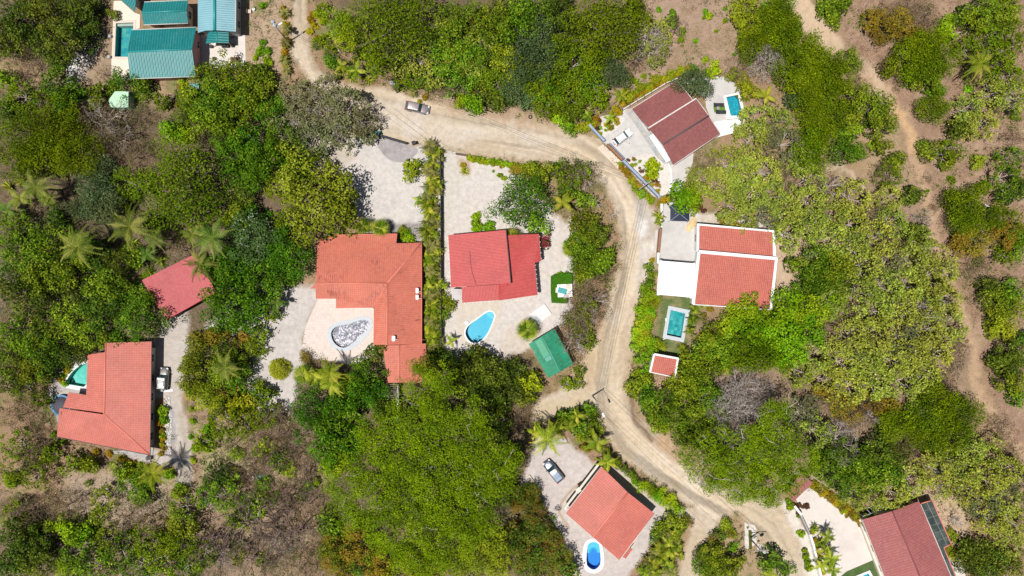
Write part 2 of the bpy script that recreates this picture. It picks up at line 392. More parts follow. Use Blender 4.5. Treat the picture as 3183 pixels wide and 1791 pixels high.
M['trampoline_rim'] = mat_simple('trampoline_rim', (.05, .22, .42), .6, .15, 3)
M['mesh_grey'] = mat_simple('mesh_grey', (.07, .07, .09), .8, .1, 6)
M['turf'] = mat_simple('turf', (.08, .20, .02), .9, .2, 8, c2=(.14, .20, .04))
M['teal_paint'] = mat_simple('teal_paint', (.03, .30, .30), .5, .12, 4)
M['mint'] = mat_simple('mint', (.40, .62, .42), .6, .05, 2)
M['grey_slab'] = mat_simple('grey_slab', (.62, .62, .62), .8, .06, 2)
M['stone_grey'] = mat_simple('stone_grey', (.33, .30, .30), .85, .15, 1.2, c2=(.24, .22, .22))
M['metal_grey'] = mat_simple('metal_grey', (.55, .60, .64), .4, .08, 4, metal=.3)
M['rubber'] = mat_simple('rubber', (.015, .015, .016), .8, .1, 4)
M['alloy'] = mat_simple('alloy', (.6, .6, .62), .35, .1, 4, metal=.8)
M['lens_red'] = mat_simple('lens_red', (.55, .02, .02), .25, .1, 4)
M['lens_clear'] = mat_simple('lens_clear', (.7, .72, .74), .15, .05, 4)
M['car_brown'] = mat_car('car_brown', (.36, .31, .31), .5, .32)
M['car_white'] = mat_car('car_white', (.80, .80, .80), .0, .3)
M['car_offwhite'] = mat_car('car_offwhite', (.66, .66, .64), .0, .3)
M['car_dark'] = mat_car('car_dark', (.27, .27, .25), .4, .35)
M['car_grey'] = mat_car('car_grey', (.20, .22, .27), .7, .3)
M['cable'] = mat_simple('cable', (.10, .09, .08), .6, .1, 4)
M['sand'] = mat_simple('sand', (.62, .46, .25), .95, .12, 2, b=.3)
M['rail_rust'] = mat_simple('rail_rust', (.12, .07, .045), .8, .3, 5)
m, t, bs, _ = new_mat('car_glass'); bs.inputs['Base Color'].default_value = (.015, .03, .035, 1); bs.inputs['Roughness'].default_value = .06
t.links.new(ramp(t, noise(t, wpos(t), 2.5, 2), [(.35, (.008, .02, .03)), (.7, (.05, .10, .11))]), bs.inputs['Base Color']); M['car_glass'] = m
m, t, bs, _ = new_mat('window_glass'); bs.inputs['Roughness'].default_value = .08
t.links.new(ramp(t, noise(t, wpos(t), 1.5, 2), [(.35, (.02, .03, .04)), (.7, (.07, .09, .10))]), bs.inputs['Base Color']); M['window_glass'] = m
m, t, bs, _ = new_mat('canopy_glass'); bs.inputs['Roughness'].default_value = .22
t.links.new(ramp(t, noise(t, wpos(t), .8, 4), [(.35, (.03, .045, .04)), (.7, (.09, .11, .10))]), bs.inputs['Base Color']); M['canopy_glass'] = m
# marble pebble and fallen-leaf bed of the dry pool
m, t, bs, _ = new_mat('pebble_bed'); p = wpos(t)
v = N(t, 'ShaderNodeTexVoronoi'); v.inputs['Scale'].default_value = 5.0; t.links.new(p, v.inputs['Vector'])
v2 = N(t, 'ShaderNodeTexVoronoi'); v2.inputs['Scale'].default_value = 5.5; t.links.new(p, v2.inputs['Vector'])
sep = N(t, 'ShaderNodeSeparateColor'); t.links.new(v.outputs['Color'], sep.inputs[0])
k = math_n(t, 'ADD', math_n(t, 'MULTIPLY', noise(t, p, .9, 4, .6), .7), math_n(t, 'MULTIPLY', sep.outputs[0], .65))
c_ = ramp(t, k, [(.40, (.06, .07, .08)), (.60, (.14, .15, .20)), (.78, (.28, .28, .36)), (.95, (.66, .64, .68))])
t.links.new(c_, bs.inputs['Base Color']); bump(t, bs, v2.outputs['Distance'], .8, .05); M['pebble_bed'] = m
# ground: colour painted per vertex from the plan of the site, fine grain and leaf litter added here
m, t, bs, _ = new_mat('ground_mix'); p = wpos(t)
a = N(t, 'ShaderNodeAttribute'); a.attribute_name = 'col'; b_ = N(t, 'ShaderNodeAttribute'); b_.attribute_name = 'litter'
n1 = noise(t, p, 1.1, 6, .65); n2 = noise(t, p, 7, 4, .7)
col = mixc(t, 1.0, a.outputs['Color'], ramp(t, n1, [(.25, .80), (.75, 1.18)]), 'MULTIPLY')
col = mixc(t, 1.0, col, ramp(t, n2, [(.25, .82), (.75, 1.16)]), 'MULTIPLY')
v = N(t, 'ShaderNodeTexVoronoi'); v.inputs['Scale'].default_value = 3.6; t.links.new(p, v.inputs['Vector'])
sep = N(t, 'ShaderNodeSeparateColor'); t.links.new(v.outputs['Color'], sep.inputs[0])
dens = math_n(t, 'MULTIPLY', b_.outputs['Fac'], ramp(t, noise(t, p, .5, 4, .6), [(.35, .15), (.65, 1.0)]))
f1 = math_n(t, 'MULTIPLY', math_n(t, 'LESS_THAN', v.outputs['Distance'], .38), math_n(t, 'GREATER_THAN', sep.outputs[0], .62))
col = mixc(t, math_n(t, 'MULTIPLY', math_n(t, 'MULTIPLY', f1, dens), .8), col, mixc(t, sep.outputs[1], (.50, .37, .28), (.36, .20, .12)))
f2 = math_n(t, 'MULTIPLY', math_n(t, 'LESS_THAN', v.outputs['Distance'], .4), math_n(t, 'LESS_THAN', sep.outputs[0], .3))
col = mixc(t, math_n(t, 'MULTIPLY', math_n(t, 'MULTIPLY', f2, dens), .7), col, mixc(t, sep.outputs[2], (.07, .05, .035), (.14, .08, .05)))
t.links.new(col, bs.inputs['Base Color']); bs.inputs['Roughness'].default_value = .95; bs.inputs['Specular IOR Level'].default_value = .15
bump(t, bs, noise(t, p, 4, 6, .7), .5, .12); M['ground'] = m
# ------------------------------------------------------------------ outlines of pools (holes in the ground)
def pl(f, pts): return [f(x, y) for x, y in pts]
POOL = {}
POOL['teal'] = pl(A00, [(1165, 235), (1338, 228), (1330, 572), (1152, 570)])
POOL['quarter'] = rounded(pl(A02, [(900, 728), (865, 738), (790, 770), (725, 825), (680, 890), (662, 940), (664, 944), (900, 985)]), 1)
POOL['pebble'] = rounded(pl(A12, [(737, 460), (745, 405), (800, 365), (900, 350), (980, 322), (1060, 298), (1118, 318), (1127, 350), (1100, 400), (1040, 460), (960, 535), (885, 585), (820, 578), (762, 530)]))
POOL['tear'] = rounded(pl(A12, [(2080, 450), (2090, 395), (2125, 350), (2215, 290), (2290, 232), (2340, 218), (2372, 250), (2366, 290), (2315, 420), (2255, 505), (2185, 540), (2120, 520)]))
POOL['brownhouse'] = pl(A20, [(2115, 975), (2230, 952), (2262, 1085), (2262, 1160), (2160, 1160)])
POOL['lawn'] = pl(A22, [(1560, 205), (1705, 240), (1665, 485), (1520, 455)])
POOL['blue'] = rounded(pl(A23, [(725, 1150), (745, 1115), (790, 1102), (835, 1118), (850, 1150), (862, 1320), (830, 1365), (790, 1385), (745, 1365), (714, 1325)]), 1)
POOL['corner'] = pl(A33, [(905, 1465), (1015, 1420), (1045, 1475), (1100, 1600), (960, 1660)])

# ------------------------------------------------------------------ noise on arrays
def vnoise(x, y, seed):
    g = np.random.default_rng(seed).random((256, 256)).astype(np.float32)
    xi = np.floor(x).astype(int); yi = np.floor(y).astype(int); fx = x - xi; fy = y - yi
    fx = fx * fx * (3 - 2 * fx); fy = fy * fy * (3 - 2 * fy)
    a = g[xi & 255, yi & 255]; b = g[(xi + 1) & 255, yi & 255]; c = g[xi & 255, (yi + 1) & 255]; d = g[(xi + 1) & 255, (yi + 1) & 255]
    return (a * (1 - fx) + b * fx) * (1 - fy) + (c * (1 - fx) + d * fx) * fy
def fbm(x, y, f, seed, o=4):
    s = 0; a = 1; n = 0
    for i in range(o):
        s = s + a * vnoise(x * f + 37.7 * i, y * f - 11.3 * i, seed + i); n += a; a *= .55; f *= 2.07
    return s / n
def sdist(poly, X, Y):
    """signed distance (positive inside) of points to a closed outline"""
    d2 = np.full(X.shape, 1e9, dtype=np.float32); ins = np.zeros(X.shape, dtype=bool); n = len(poly)
    for i in range(n):
        ax, ay = poly[i][0], poly[i][1]; bx, by = poly[(i + 1) % n][0], poly[(i + 1) % n][1]
        dx, dy = bx - ax, by - ay; L = dx * dx + dy * dy + 1e-9
        t = np.clip(((X - ax) * dx + (Y - ay) * dy) / L, 0, 1)
        d2 = np.minimum(d2, (X - ax - t * dx) ** 2 + (Y - ay - t * dy) ** 2)
        c = (ay > Y) != (by > Y)
        with np.errstate(divide='ignore', invalid='ignore'):
            xs = (bx - ax) * (Y - ay) / (by - ay if abs(by - ay) > 1e-9 else 1e-9) + ax
        ins ^= c & (X < xs)
    return np.where(ins, 1, -1) * np.sqrt(d2)
def pdist(line, X, Y):
    """distance to an open polyline, distance along it, signed side offset"""
    best = np.full(X.shape, 1e9, dtype=np.float32); along = np.zeros(X.shape, dtype=np.float32); side = np.zeros(X.shape, dtype=np.float32); s = 0
    for i in range(len(line) - 1):
        ax, ay = line[i][0], line[i][1]; bx, by = line[i + 1][0], line[i + 1][1]
        dx, dy = bx - ax, by - ay; L = math.hypot(dx, dy)
        t = np.clip(((X - ax) * dx + (Y - ay) * dy) / L / L, 0, 1)
        d = np.hypot(X - ax - t * dx, Y - ay - t * dy); k = d < best
        best = np.where(k, d, best); along = np.where(k, s + t * L, along)
        side = np.where(k, ((X - ax) * dy - (Y - ay) * dx) / L, side); s += L
    return best, along, side

ST = 0.25
gx = np.arange(-108, 108 + ST / 2, ST); gy = np.arange(-64, 64 + ST / 2, ST)
GX, GY = np.meshgrid(gx, gy, indexing='ij'); X = GX.astype(np.float32); Y = GY.astype(np.float32)
big = fbm(X, Y, .035, 1); mid = fbm(X, Y, .16, 5); fin = fbm(X, Y, .9, 9)
wx = (fbm(X, Y, .5, 21) - .5) * 2.2; wy = (fbm(X, Y, .5, 31) - .5) * 2.2      # ragged edges
C = np.empty(X.shape + (3,), dtype=np.float32)
def c3(c): return np.array(c, dtype=np.float32)
k = np.clip((big - .42) * 5, 0, 1)[..., None]
C[:] = c3((.285, .185, .115)) * (1 - k) + c3((.325, .235, .14)) * k
k = np.clip((mid - .56) * 6, 0, 1)[..., None] * .6
C[:] = C * (1 - k) + c3((.235, .175, .085)) * k
k = np.clip((fbm(X, Y, .3, 77) - .57) * 8, 0, 1)[..., None] * .7
C[:] = C * (1 - k) + c3((.15, .16, .055)) * k                                  # patches of short weeds
LIT = np.clip(.55 + (mid - .5) * 2, .2, 1)
REG = np.zeros(X.shape, dtype=np.int8)

def paint(poly, col, soft=1.0, ragged=1.0, litter=None, reg=None, col2=None, f2=.35, amt=1.0):
    x0 = min(p[0] for p in poly) - 3; x1 = max(p[0] for p in poly) + 3; y0 = min(p[1] for p in poly) - 3; y1 = max(p[1] for p in poly) + 3
    i0, i1 = np.searchsorted(gx, [x0, x1]); j0, j1 = np.searchsorted(gy, [y0, y1]); sl_ = (slice(i0, i1), slice(j0, j1))
    if i1 <= i0 or j1 <= j0: return
    d = sdist(poly, X[sl_] + wx[sl_] * ragged, Y[sl_] + wy[sl_] * ragged)
    k = np.clip(d / soft + .5, 0, 1) * amt; k3 = k[..., None]
    cc = c3(col)
    if col2 is not None:
        q = np.clip((fbm(X[sl_], Y[sl_], f2, 55) - .45) * 4, 0, 1)[..., None]; cc = c3(col) * (1 - q) + c3(col2) * q
    C[sl_] = C[sl_] * (1 - k3) + cc * k3
    if litter is not None: LIT[sl_] = LIT[sl_] * (1 - k) + litter * k
    if reg is not None: REG[sl_] = np.where(d > 0, reg, REG[sl_])
def stroke(line, wd, col, soft=.8, ragged=1.0, litter=None, reg=None, amt=1.0):
    xs = [p[0] for p in line]; ys = [p[1] for p in line]
    i0, i1 = np.searchsorted(gx, [min(xs) - wd - 2, max(xs) + wd + 2]); j0, j1 = np.searchsorted(gy, [min(ys) - wd - 2, max(ys) + wd + 2]); sl_ = (slice(i0, i1), slice(j0, j1))
    d, s, o = pdist(line, X[sl_] + wx[sl_] * ragged, Y[sl_] + wy[sl_] * ragged); d = wd / 2 - d
    k = np.clip(d / soft + .5, 0, 1) * amt
    C[sl_] = C[sl_] * (1 - k[..., None]) + c3(col) * k[..., None]
    if litter is not None: LIT[sl_] = LIT[sl_] * (1 - k) + litter * k
    if reg is not None: REG[sl_] = np.where(d > 0, reg, REG[sl_])
def DP(pts): return [D(x, y) for x, y in pts]

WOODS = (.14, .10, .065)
# dark soil and dead leaves of the woods, darkened further to deepen the shade
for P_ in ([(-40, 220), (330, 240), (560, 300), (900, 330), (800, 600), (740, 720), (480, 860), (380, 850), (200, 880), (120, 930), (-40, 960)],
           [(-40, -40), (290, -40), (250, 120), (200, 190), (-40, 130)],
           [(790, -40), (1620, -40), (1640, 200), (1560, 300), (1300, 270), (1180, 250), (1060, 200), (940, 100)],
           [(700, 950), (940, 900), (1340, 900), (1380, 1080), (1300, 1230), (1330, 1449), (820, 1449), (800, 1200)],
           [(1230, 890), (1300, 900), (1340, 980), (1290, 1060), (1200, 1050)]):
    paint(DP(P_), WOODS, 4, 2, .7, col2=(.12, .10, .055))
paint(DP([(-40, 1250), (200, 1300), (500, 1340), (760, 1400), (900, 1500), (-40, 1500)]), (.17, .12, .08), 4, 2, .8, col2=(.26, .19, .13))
paint(DP([(1740, 380), (2300, 470), (2450, 900), (2400, 1100), (2100, 1200), (1740, 1100), (1640, 950), (1760, 800), (1980, 850), (1960, 560)]), (.28, .195, .135), 4, 2, 1.0, col2=(.20, .14, .095))
paint(DP([(1560, -40), (1900, -40), (1880, 200), (1700, 170), (1600, 290), (1520, 250)]), (.33, .23, .165), 4, 2, 1.0, col2=(.27, .19, .12))
paint(DP([(2050, -40), (2620, -40), (2620, 1160), (2500, 1080), (2460, 880), (2350, 640), (2280, 400), (2200, 200), (2120, 120)]), (.265, .17, .115), 3, 2, 1.0, col2=(.32, .22, .15))
paint(DP([(2300, 1220), (2420, 1250), (2440, 1400), (2380, 1390), (2310, 1260)]), (.44, .32, .22), 2, 1, .4)
paint(DP([(590, -20), (735, -20), (740, 180), (600, 180)]), (.36, .26, .18), 2, 1, .5, col2=(.42, .31, .21))
paint(DP([(480, 860), (640, 830), (760, 1060), (820, 1200), (800, 1449), (640, 1449), (480, 1330)]), (.25, .17, .115), 3, 2, .9, col2=(.33, .25, .155))
paint(DP([(480, 1060), (600, 1080), (620, 1180), (520, 1200)]), (.33, .28, .15), 2, 1.5, .3)
paint(DP([(160, 1180), (420, 1190), (470, 1240), (330, 1330), (170, 1290)]), (.35, .265, .195), 3, 1.5, .4)
paint(DP([(220, 90), (300, 60), (300, 250), (225, 250)]), (.30, .22, .15), 2, 1, .4)
paint(DP([(230, 100), (250, 90), (215, 190), (180, 240), (165, 190), (190, 130)]), (.45, .40, .36), 1.5, 1.5, 1.0)

# roads
ROAD = DP([(737, -60), (735, 60), (733, 110), (742, 150), (770, 200), (830, 260), (860, 330), (900, 350), (950, 343), (1050, 366), (1110, 374), (1200, 384), (1290, 397), (1360, 407), (1420, 412), (1480, 432), (1528, 480), (1548, 530), (1560, 600),
           (1562, 650), (1548, 700), (1532, 740), (1520, 790), (1500, 850), (1472, 900), (1450, 945), (1400, 985), (1345, 1010), (1340, 1068), (1400, 1045), (1450, 1022), (1487, 1012), (1512, 1045), (1525, 1095), (1560, 1150), (1620, 1192), (1690, 1235),
           (1748, 1275), (1735, 1340), (1715, 1400), (1700, 1520), (1750, 1520), (1782, 1350), (1830, 1295), (1865, 1290), (1880, 1325), (1910, 1345), (1945, 1400), (1985, 1520), (2070, 1520), (2040, 1449), (2012, 1390), (1995, 1330), (1960, 1275), (1900, 1255),
           (1830, 1235), (1765, 1205), (1700, 1150), (1680, 1115), (1640, 1085), (1605, 1050), (1580, 1010), (1575, 960), (1590, 880), (1605, 800), (1622, 730), (1640, 680), (1652, 620), (1655, 560), (1640, 520), (1600, 470), (1560, 430), (1535, 395),
           (1500, 355), (1440, 325), (1380, 312), (1310, 300), (1240, 292), (1180, 280), (1120, 262), (1060, 245), (1000, 232), (930, 218), (870, 215), (815, 195), (790, 160), (775, 120), (772, 60), (776, -60)])
paint(ROAD, (.46, .37, .265), 1.2, .8, .12, 1, col2=(.50, .42, .33), f2=.2)
RL = DP([(755, -60), (755, 100), (780, 180), (870, 260), (960, 275), (1060, 305), (1200, 335), (1350, 355), (1450, 385), (1540, 445), (1585, 520), (1595, 620), (1585, 720), (1550, 850), (1535, 950), (1540, 1030), (1590, 1110), (1680, 1180), (1780, 1240), (1880, 1285), (1940, 1325), (1985, 1400), (2010, 1500)])
d, s_, o = pdist(RL, X + wx * .3, Y + wy * .3)
rut = (fbm(o * 1.5 + 50, s_ * .05, 1.0, 91, 3) - .5) + (fbm(o * .5 + 50, s_ * .02, 1.0, 93, 3) - .5)
kk = (np.clip(sdist(ROAD, X, Y) / 1.2, 0, 1) * np.clip((5.5 - d) / 2, 0, 1))[..., None]
C *= 1 + kk * np.clip(rut[..., None] * 1.1, -.34, .26)
for off, cc, am in ((-1.1, (.50, .41, .30), .5), (.9, (.51, .42, .31), .5), (0, (.40, .325, .225), .45), (2.4, (.38, .30, .21), .4), (-2.6, (.39, .31, .21), .4)):
    q = np.exp(-((o - off) / .42) ** 2)[..., None] * kk * am * np.clip(.5 + (fbm(X, Y, .12, 33) - .45)[..., None] * 4, .1, 1)
    C[:] = C * (1 - q) + c3(cc) * q
# pale gravelly shoulders, stains, water-worn gully
paint(DP([(940, 250), (1030, 260), (1120, 300), (1230, 320), (1340, 325), (1460, 352), (1400, 362), (1250, 350), (1120, 345), (1040, 350), (960, 330)]), (.53, .45, .36), 2.5, 1.2, .1, None, (.56, .50, .44), .3, .8)
paint(DP([(1610, 520), (1650, 540), (1650, 640), (1625, 700), (1615, 760), (1600, 760), (1608, 650), (1600, 560)]), (.50, .44, .38), 2, 1.2, .2, None, (.56, .52, .48), .5, .85)
paint(DP([(1590, 500), (1625, 500), (1635, 570), (1615, 590), (1590, 540)]), (.42, .39, .36), 1.5, .8, .1, None, None, .3, .6)
paint(DP([(1603, 550), (1625, 550), (1628, 585), (1608, 590)]), (.62, .59, .55), 1.2, 1.0, .1)
paint(DP([(1625, 545), (1650, 560), (1648, 610), (1630, 600)]), (.37, .31, .26), 1.5, 1, .1, amt=.6)
paint(DP([(1620, 610), (1655, 610), (1652, 625), (1622, 622)]), (.62, .58, .48), 1, .6, .1, amt=.7)
stroke(DP([(1592, 990), (1588, 1010), (1592, 1040), (1605, 1065), (1625, 1090), (1640, 1112)]), .8, (.15, .095, .06), .6, .5, .6, amt=.75)
stroke(DP([(1590, 940), (1592, 960)]), .6, (.18, .12, .08), .6, .5, amt=.6)
stroke(DP([(1640, 1060), (1680, 1120), (1690, 1130)]), .7, (.27, .18, .12), 1, .8, amt=.5)
paint(DP([(1650, 1120), (1690, 1150), (1720, 1175), (1700, 1120), (1660, 1060)]), (.44, .30, .19), 1.5, 1, .5)
paint(DP([(1430, 900), (1510, 870), (1520, 800), (1500, 980), (1440, 990)]), (.44, .32, .19), 2, 1, .2, amt=.6)
paint(DP([(1345, 1020), (1480, 985), (1480, 1010), (1400, 1040), (1345, 1060)]), (.47, .38, .24), 1.6, 1, .25, amt=.7)
paint(DP([(1560, 760), (1600, 740), (1592, 900), (1570, 1000), (1560, 900)]), (.43, .32, .22), 1.5, 1, .3, amt=.4)
stroke(DP([(1130, 265), (1250, 300), (1380, 318), (1450, 335)]), 1.3, (.42, .30, .20), 1.5, 1.5, .4, amt=.6)
paint(DP([(1060, 235), (1100, 250), (1180, 285), (1300, 300), (1400, 318), (1300, 285), (1180, 262), (1100, 225)]), (.38, .27, .19), 1.6, 1.5, .6)
# north-east dirt roads and the footpath down the right side
NE = [(2002, -60), (2006, 0), (2030, 45), (2060, 85), (2090, 115)]
stroke(DP(NE), 4.6, (.50, .375, .255), .8, .4, .05, 2)
paint(DP([(2075, 105), (2110, 118), (2190, 160), (2245, 190), (2240, 240), (2200, 220), (2150, 170)]), (.40, .29, .20), 2, 1.2, .3, amt=.8)
FP = [(2165, 205), (2200, 190), (2225, 215), (2240, 250), (2265, 290), (2290, 345), (2300, 395), (2322, 440), (2335, 490), (2338, 545), (2350, 610), (2372, 660), (2390, 710), (2425, 800), (2450, 880), (2455, 960), (2475, 1010), (2500, 1050), (2535, 1100), (2590, 1150)]
stroke(DP(FP), 3.0, (.33, .22, .145), 1.8, 1.6, .6, amt=.5)
stroke(DP(FP), 1.7, (.44, .30, .19), 1.2, 1.4, .25, 3, .75)
stroke(DP([(2190, 180), (2215, 215), (2200, 270)]), 2.2, (.48, .35, .24), 1.4, 1.2, .2, 3, .9)
stroke(DP([(2255, 270), (2285, 320), (2300, 380)]), 2.0, (.52, .34, .18), 1.2, 1.2, .2, 3, .7)
stroke(DP([(2085, 425), (2110, 415), (2140, 435), (2165, 470)]), 1.0, (.50, .39, .28), 1, 1, .3, amt=.8)

# gravel yards (region 4), drives (region 5)
GR = (.54, .495, .46); GR2 = (.48, .45, .425)
paint(DP([(815, 395), (860, 345), (945, 345), (1050, 372), (1112, 378), (1112, 1449 * 0 + 605), (905, 610), (890, 520), (860, 430)]), GR, .8, .8, .02, 4, GR2)
paint(DP([(690, 330), (860, 340), (900, 400), (830, 440), (760, 400)]), (.46, .40, .34), 2.5, 1.5, .3)
paint(DP([(1112, 384), (1165, 390), (1290, 410), (1330, 470), (1420, 560), (1440, 540), (1460, 600), (1440, 700), (1440, 770), (1420, 810), (1380, 850), (1320, 880), (1270, 900), (1112, 900)]), GR, 1.2, .8, .12, 4, (.54, .485, .44))
paint(DP([(1150, 400), (1185, 405), (1180, 440), (1160, 440), (1148, 425)]), (.40, .29, .20), .8, .6, .6)
paint(DP([(1118, 385), (1150, 388), (1160, 480), (1135, 560), (1118, 600)]), (.50, .47, .40), 1.5, 1, .05, None, None, .3, .7)
paint(DP([(1270, 830), (1340, 800), (1380, 850), (1300, 890), (1262, 900)]), (.50, .42, .34), 2, 1.5, .3, amt=.7)
paint(DP([(600, 720), (800, 715), (790, 790), (765, 850), (762, 930), (735, 1040), (660, 1045), (628, 1000), (630, 900), (600, 860), (480, 860), (560, 780)]), (.50, .455, .43), 1.5, 1.3, .1, 5, (.46, .42, .39))
paint(DP([(960, 560), (1075, 560), (1075, 600), (990, 606), (960, 600)]), (.27, .25, .24), 1.0, .8, 1.0, None, (.36, .34, .33))
paint(DP([(412, 795), (470, 780), (478, 800), (470, 880), (458, 960), (455, 1000), (470, 1060), (482, 1110), (483, 1200), (470, 1265), (445, 1215), (440, 1100), (424, 1040), (420, 1000), (385, 1000), (385, 850), (400, 850)]), (.44, .39, .345), .9, .6, .06, 5, (.47, .43, .39))
stroke(DP([(455, 1040), (465, 1100), (464, 1180)]), .8, (.33, .27, .18), .8, .5, amt=.55)
paint(DP([(425, 1025), (441, 1025), (442, 1160), (420, 1150)]), (.35, .33, .33), .7, .6, 1.0)
paint(DP([(120, 990), (140, 930), (175, 880), (215, 860), (225, 990), (160, 1100), (140, 1050)]), (.41, .37, .35), .8, .5, .05, 5)
paint(DP([(290, 1120), (450, 1140), (460, 1165), (400, 1175), (330, 1155)]), (.43, .39, .37), .8, .4, .05)
paint(DP([(1300, 1225), (1330, 1170), (1345, 1090), (1420, 1105), (1450, 1135), (1520, 1180), (1560, 1180), (1700, 1275), (1745, 1290), (1690, 1320), (1640, 1370), (1590, 1430), (1560, 1520), (1450, 1520), (1440, 1400), (1380, 1290)]), (.47, .415, .385), 1.0, .7, .05, 4, (.50, .45, .42))
stroke(DP([(1528, 1188), (1480, 1198), (1440, 1230), (1410, 1265), (1405, 1290), (1430, 1328)]), .35, (.33, .21, .10), .3, .25, amt=.8)
paint(DP([(1520, 1190), (1560, 1190), (1760, 1290), (1745, 1310), (1640, 1270)]), (.46, .38, .29), 1.2, .8, .1)
paint(DP([(1480, 345), (1500, 355), (1560, 425), (1650, 495), (1640, 470), (1560, 400), (1530, 340)]), (.45, .35, .25), 1.2, .8, .3)
stroke(DP([(1500, 430), (1560, 440), (1600, 480), (1635, 520)]), .25, (.33, .27, .20), .4, .3, amt=.5)
paint(DP([(1895, 620), (2100, 560), (2120, 620), (1975, 760), (1960, 700)]), (.40, .28, .19), 2, 1.2, .7)
paint(DP([(1945, 620), (1985, 600), (1990, 780), (1950, 800)]), (.46, .34, .24), 1.5, 1, .3)
paint(DP([(1750, 535), (1880, 540), (1960, 570), (1990, 600), (1900, 590), (1760, 556)]), (.52, .46, .39), 1, .8, .5)
paint(DP([(1620, 700), (1655, 690), (1652, 760), (1600, 900), (1600, 780)]), (.47, .30, .17), 1.5, 1, .4, amt=.7)
paint(DP([(1960, 1255), (1990, 1265), (2075, 1420), (2100, 1520), (2050, 1520), (2010, 1370), (1975, 1300)]), (.60, .54, .48), 1.2, .8, .15, 4)
paint(DP([(1875, 1310), (1925, 1350), (1955, 1400), (1960, 1420), (1920, 1400)]), (.42, .32, .22), 1.2, .8, .3)
paint(DP([(1640, 960), (1690, 950), (1700, 1050), (1660, 1080), (1640, 1010)]), (.42, .28, .18), 1.5, 1, .6)
# lawns
paint(DP([(1660, 735), (1762, 740), (1742, 850), (1712, 930), (1640, 925), (1655, 800)]), (.10, .14, .045), 1.4, 1.2, .3, 6, (.26, .21, .11), .5)
paint(DP([(2110, 1440), (2240, 1360), (2300, 1520), (2100, 1520)]), (.06, .105, .03), .6, .4, 0, 6, (.09, .13, .045))
paint(DP([(640, 0), (660, 0), (655, 40), (640, 40)]), (.2, .18, .08), 1, 1, .2)

# cells of the one ground sheet go to the surface they belong to; pool basins are left open
cx_ = (gx[:-1] + ST / 2); cy_ = (gy[:-1] + ST / 2); CX, CY = np.meshgrid(cx_, cy_, indexing='ij')
RC = REG[:-1, :-1].copy()
RC[np.abs(CY) > 500] = 0
for kx, P_ in POOL.items():
    dd = sdist(P_, CX.astype(np.float32), CY.astype(np.float32)); RC[dd > -.22] = -1
Z = ((fbm(X, Y, .35, 71) - .5) * .10 * np.clip(LIT * 1.3 - .1, 0, 1)).astype(np.float32) - .02
nxx, nyy = X.shape; idx = np.arange(nxx * nyy).reshape(nxx, nyy)
V = np.stack([X, Y, Z], -1).reshape(-1, 3); CC = np.concatenate([C, np.ones(X.shape + (1,), np.float32)], -1).reshape(-1, 4); LL = LIT.reshape(-1)
F = np.stack([idx[:-1, :-1], idx[1:, :-1], idx[1:, 1:], idx[:-1, 1:]], -1)
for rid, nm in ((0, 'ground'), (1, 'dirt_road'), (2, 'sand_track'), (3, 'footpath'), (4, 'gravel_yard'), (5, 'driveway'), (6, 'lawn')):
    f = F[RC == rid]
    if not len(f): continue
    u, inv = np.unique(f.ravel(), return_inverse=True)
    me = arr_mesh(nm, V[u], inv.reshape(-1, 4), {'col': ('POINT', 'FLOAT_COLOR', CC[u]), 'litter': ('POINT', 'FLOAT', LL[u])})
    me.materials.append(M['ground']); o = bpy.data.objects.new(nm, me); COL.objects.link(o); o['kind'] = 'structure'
# outer land to the horizon
E = 3000.0; xs = [-E, -600, -200, -108, 108, 200, 600, E]; ys = [-E, -600, -200, -64, 64, 200, 600, E]
vs = [(x, y, -.02) for x in xs for y in ys]; fs = []
for i in range(7):
    for j in range(7):
        if i == 3 and j == 3: continue
        fs.append((i * 8 + j, (i + 1) * 8 + j, (i + 1) * 8 + j + 1, i * 8 + j + 1))
me = arr_mesh('surrounding_land', np.array(vs), np.array(fs), {'col': ('POINT', 'FLOAT_COLOR', np.tile([.24, .19, .12, 1], (64, 1))), 'litter': ('POINT', 'FLOAT', np.full(64, .8))})
me.materials.append(M['ground']); o = bpy.data.objects.new('surrounding_land', me); COL.objects.link(o); o['kind'] = 'structure'
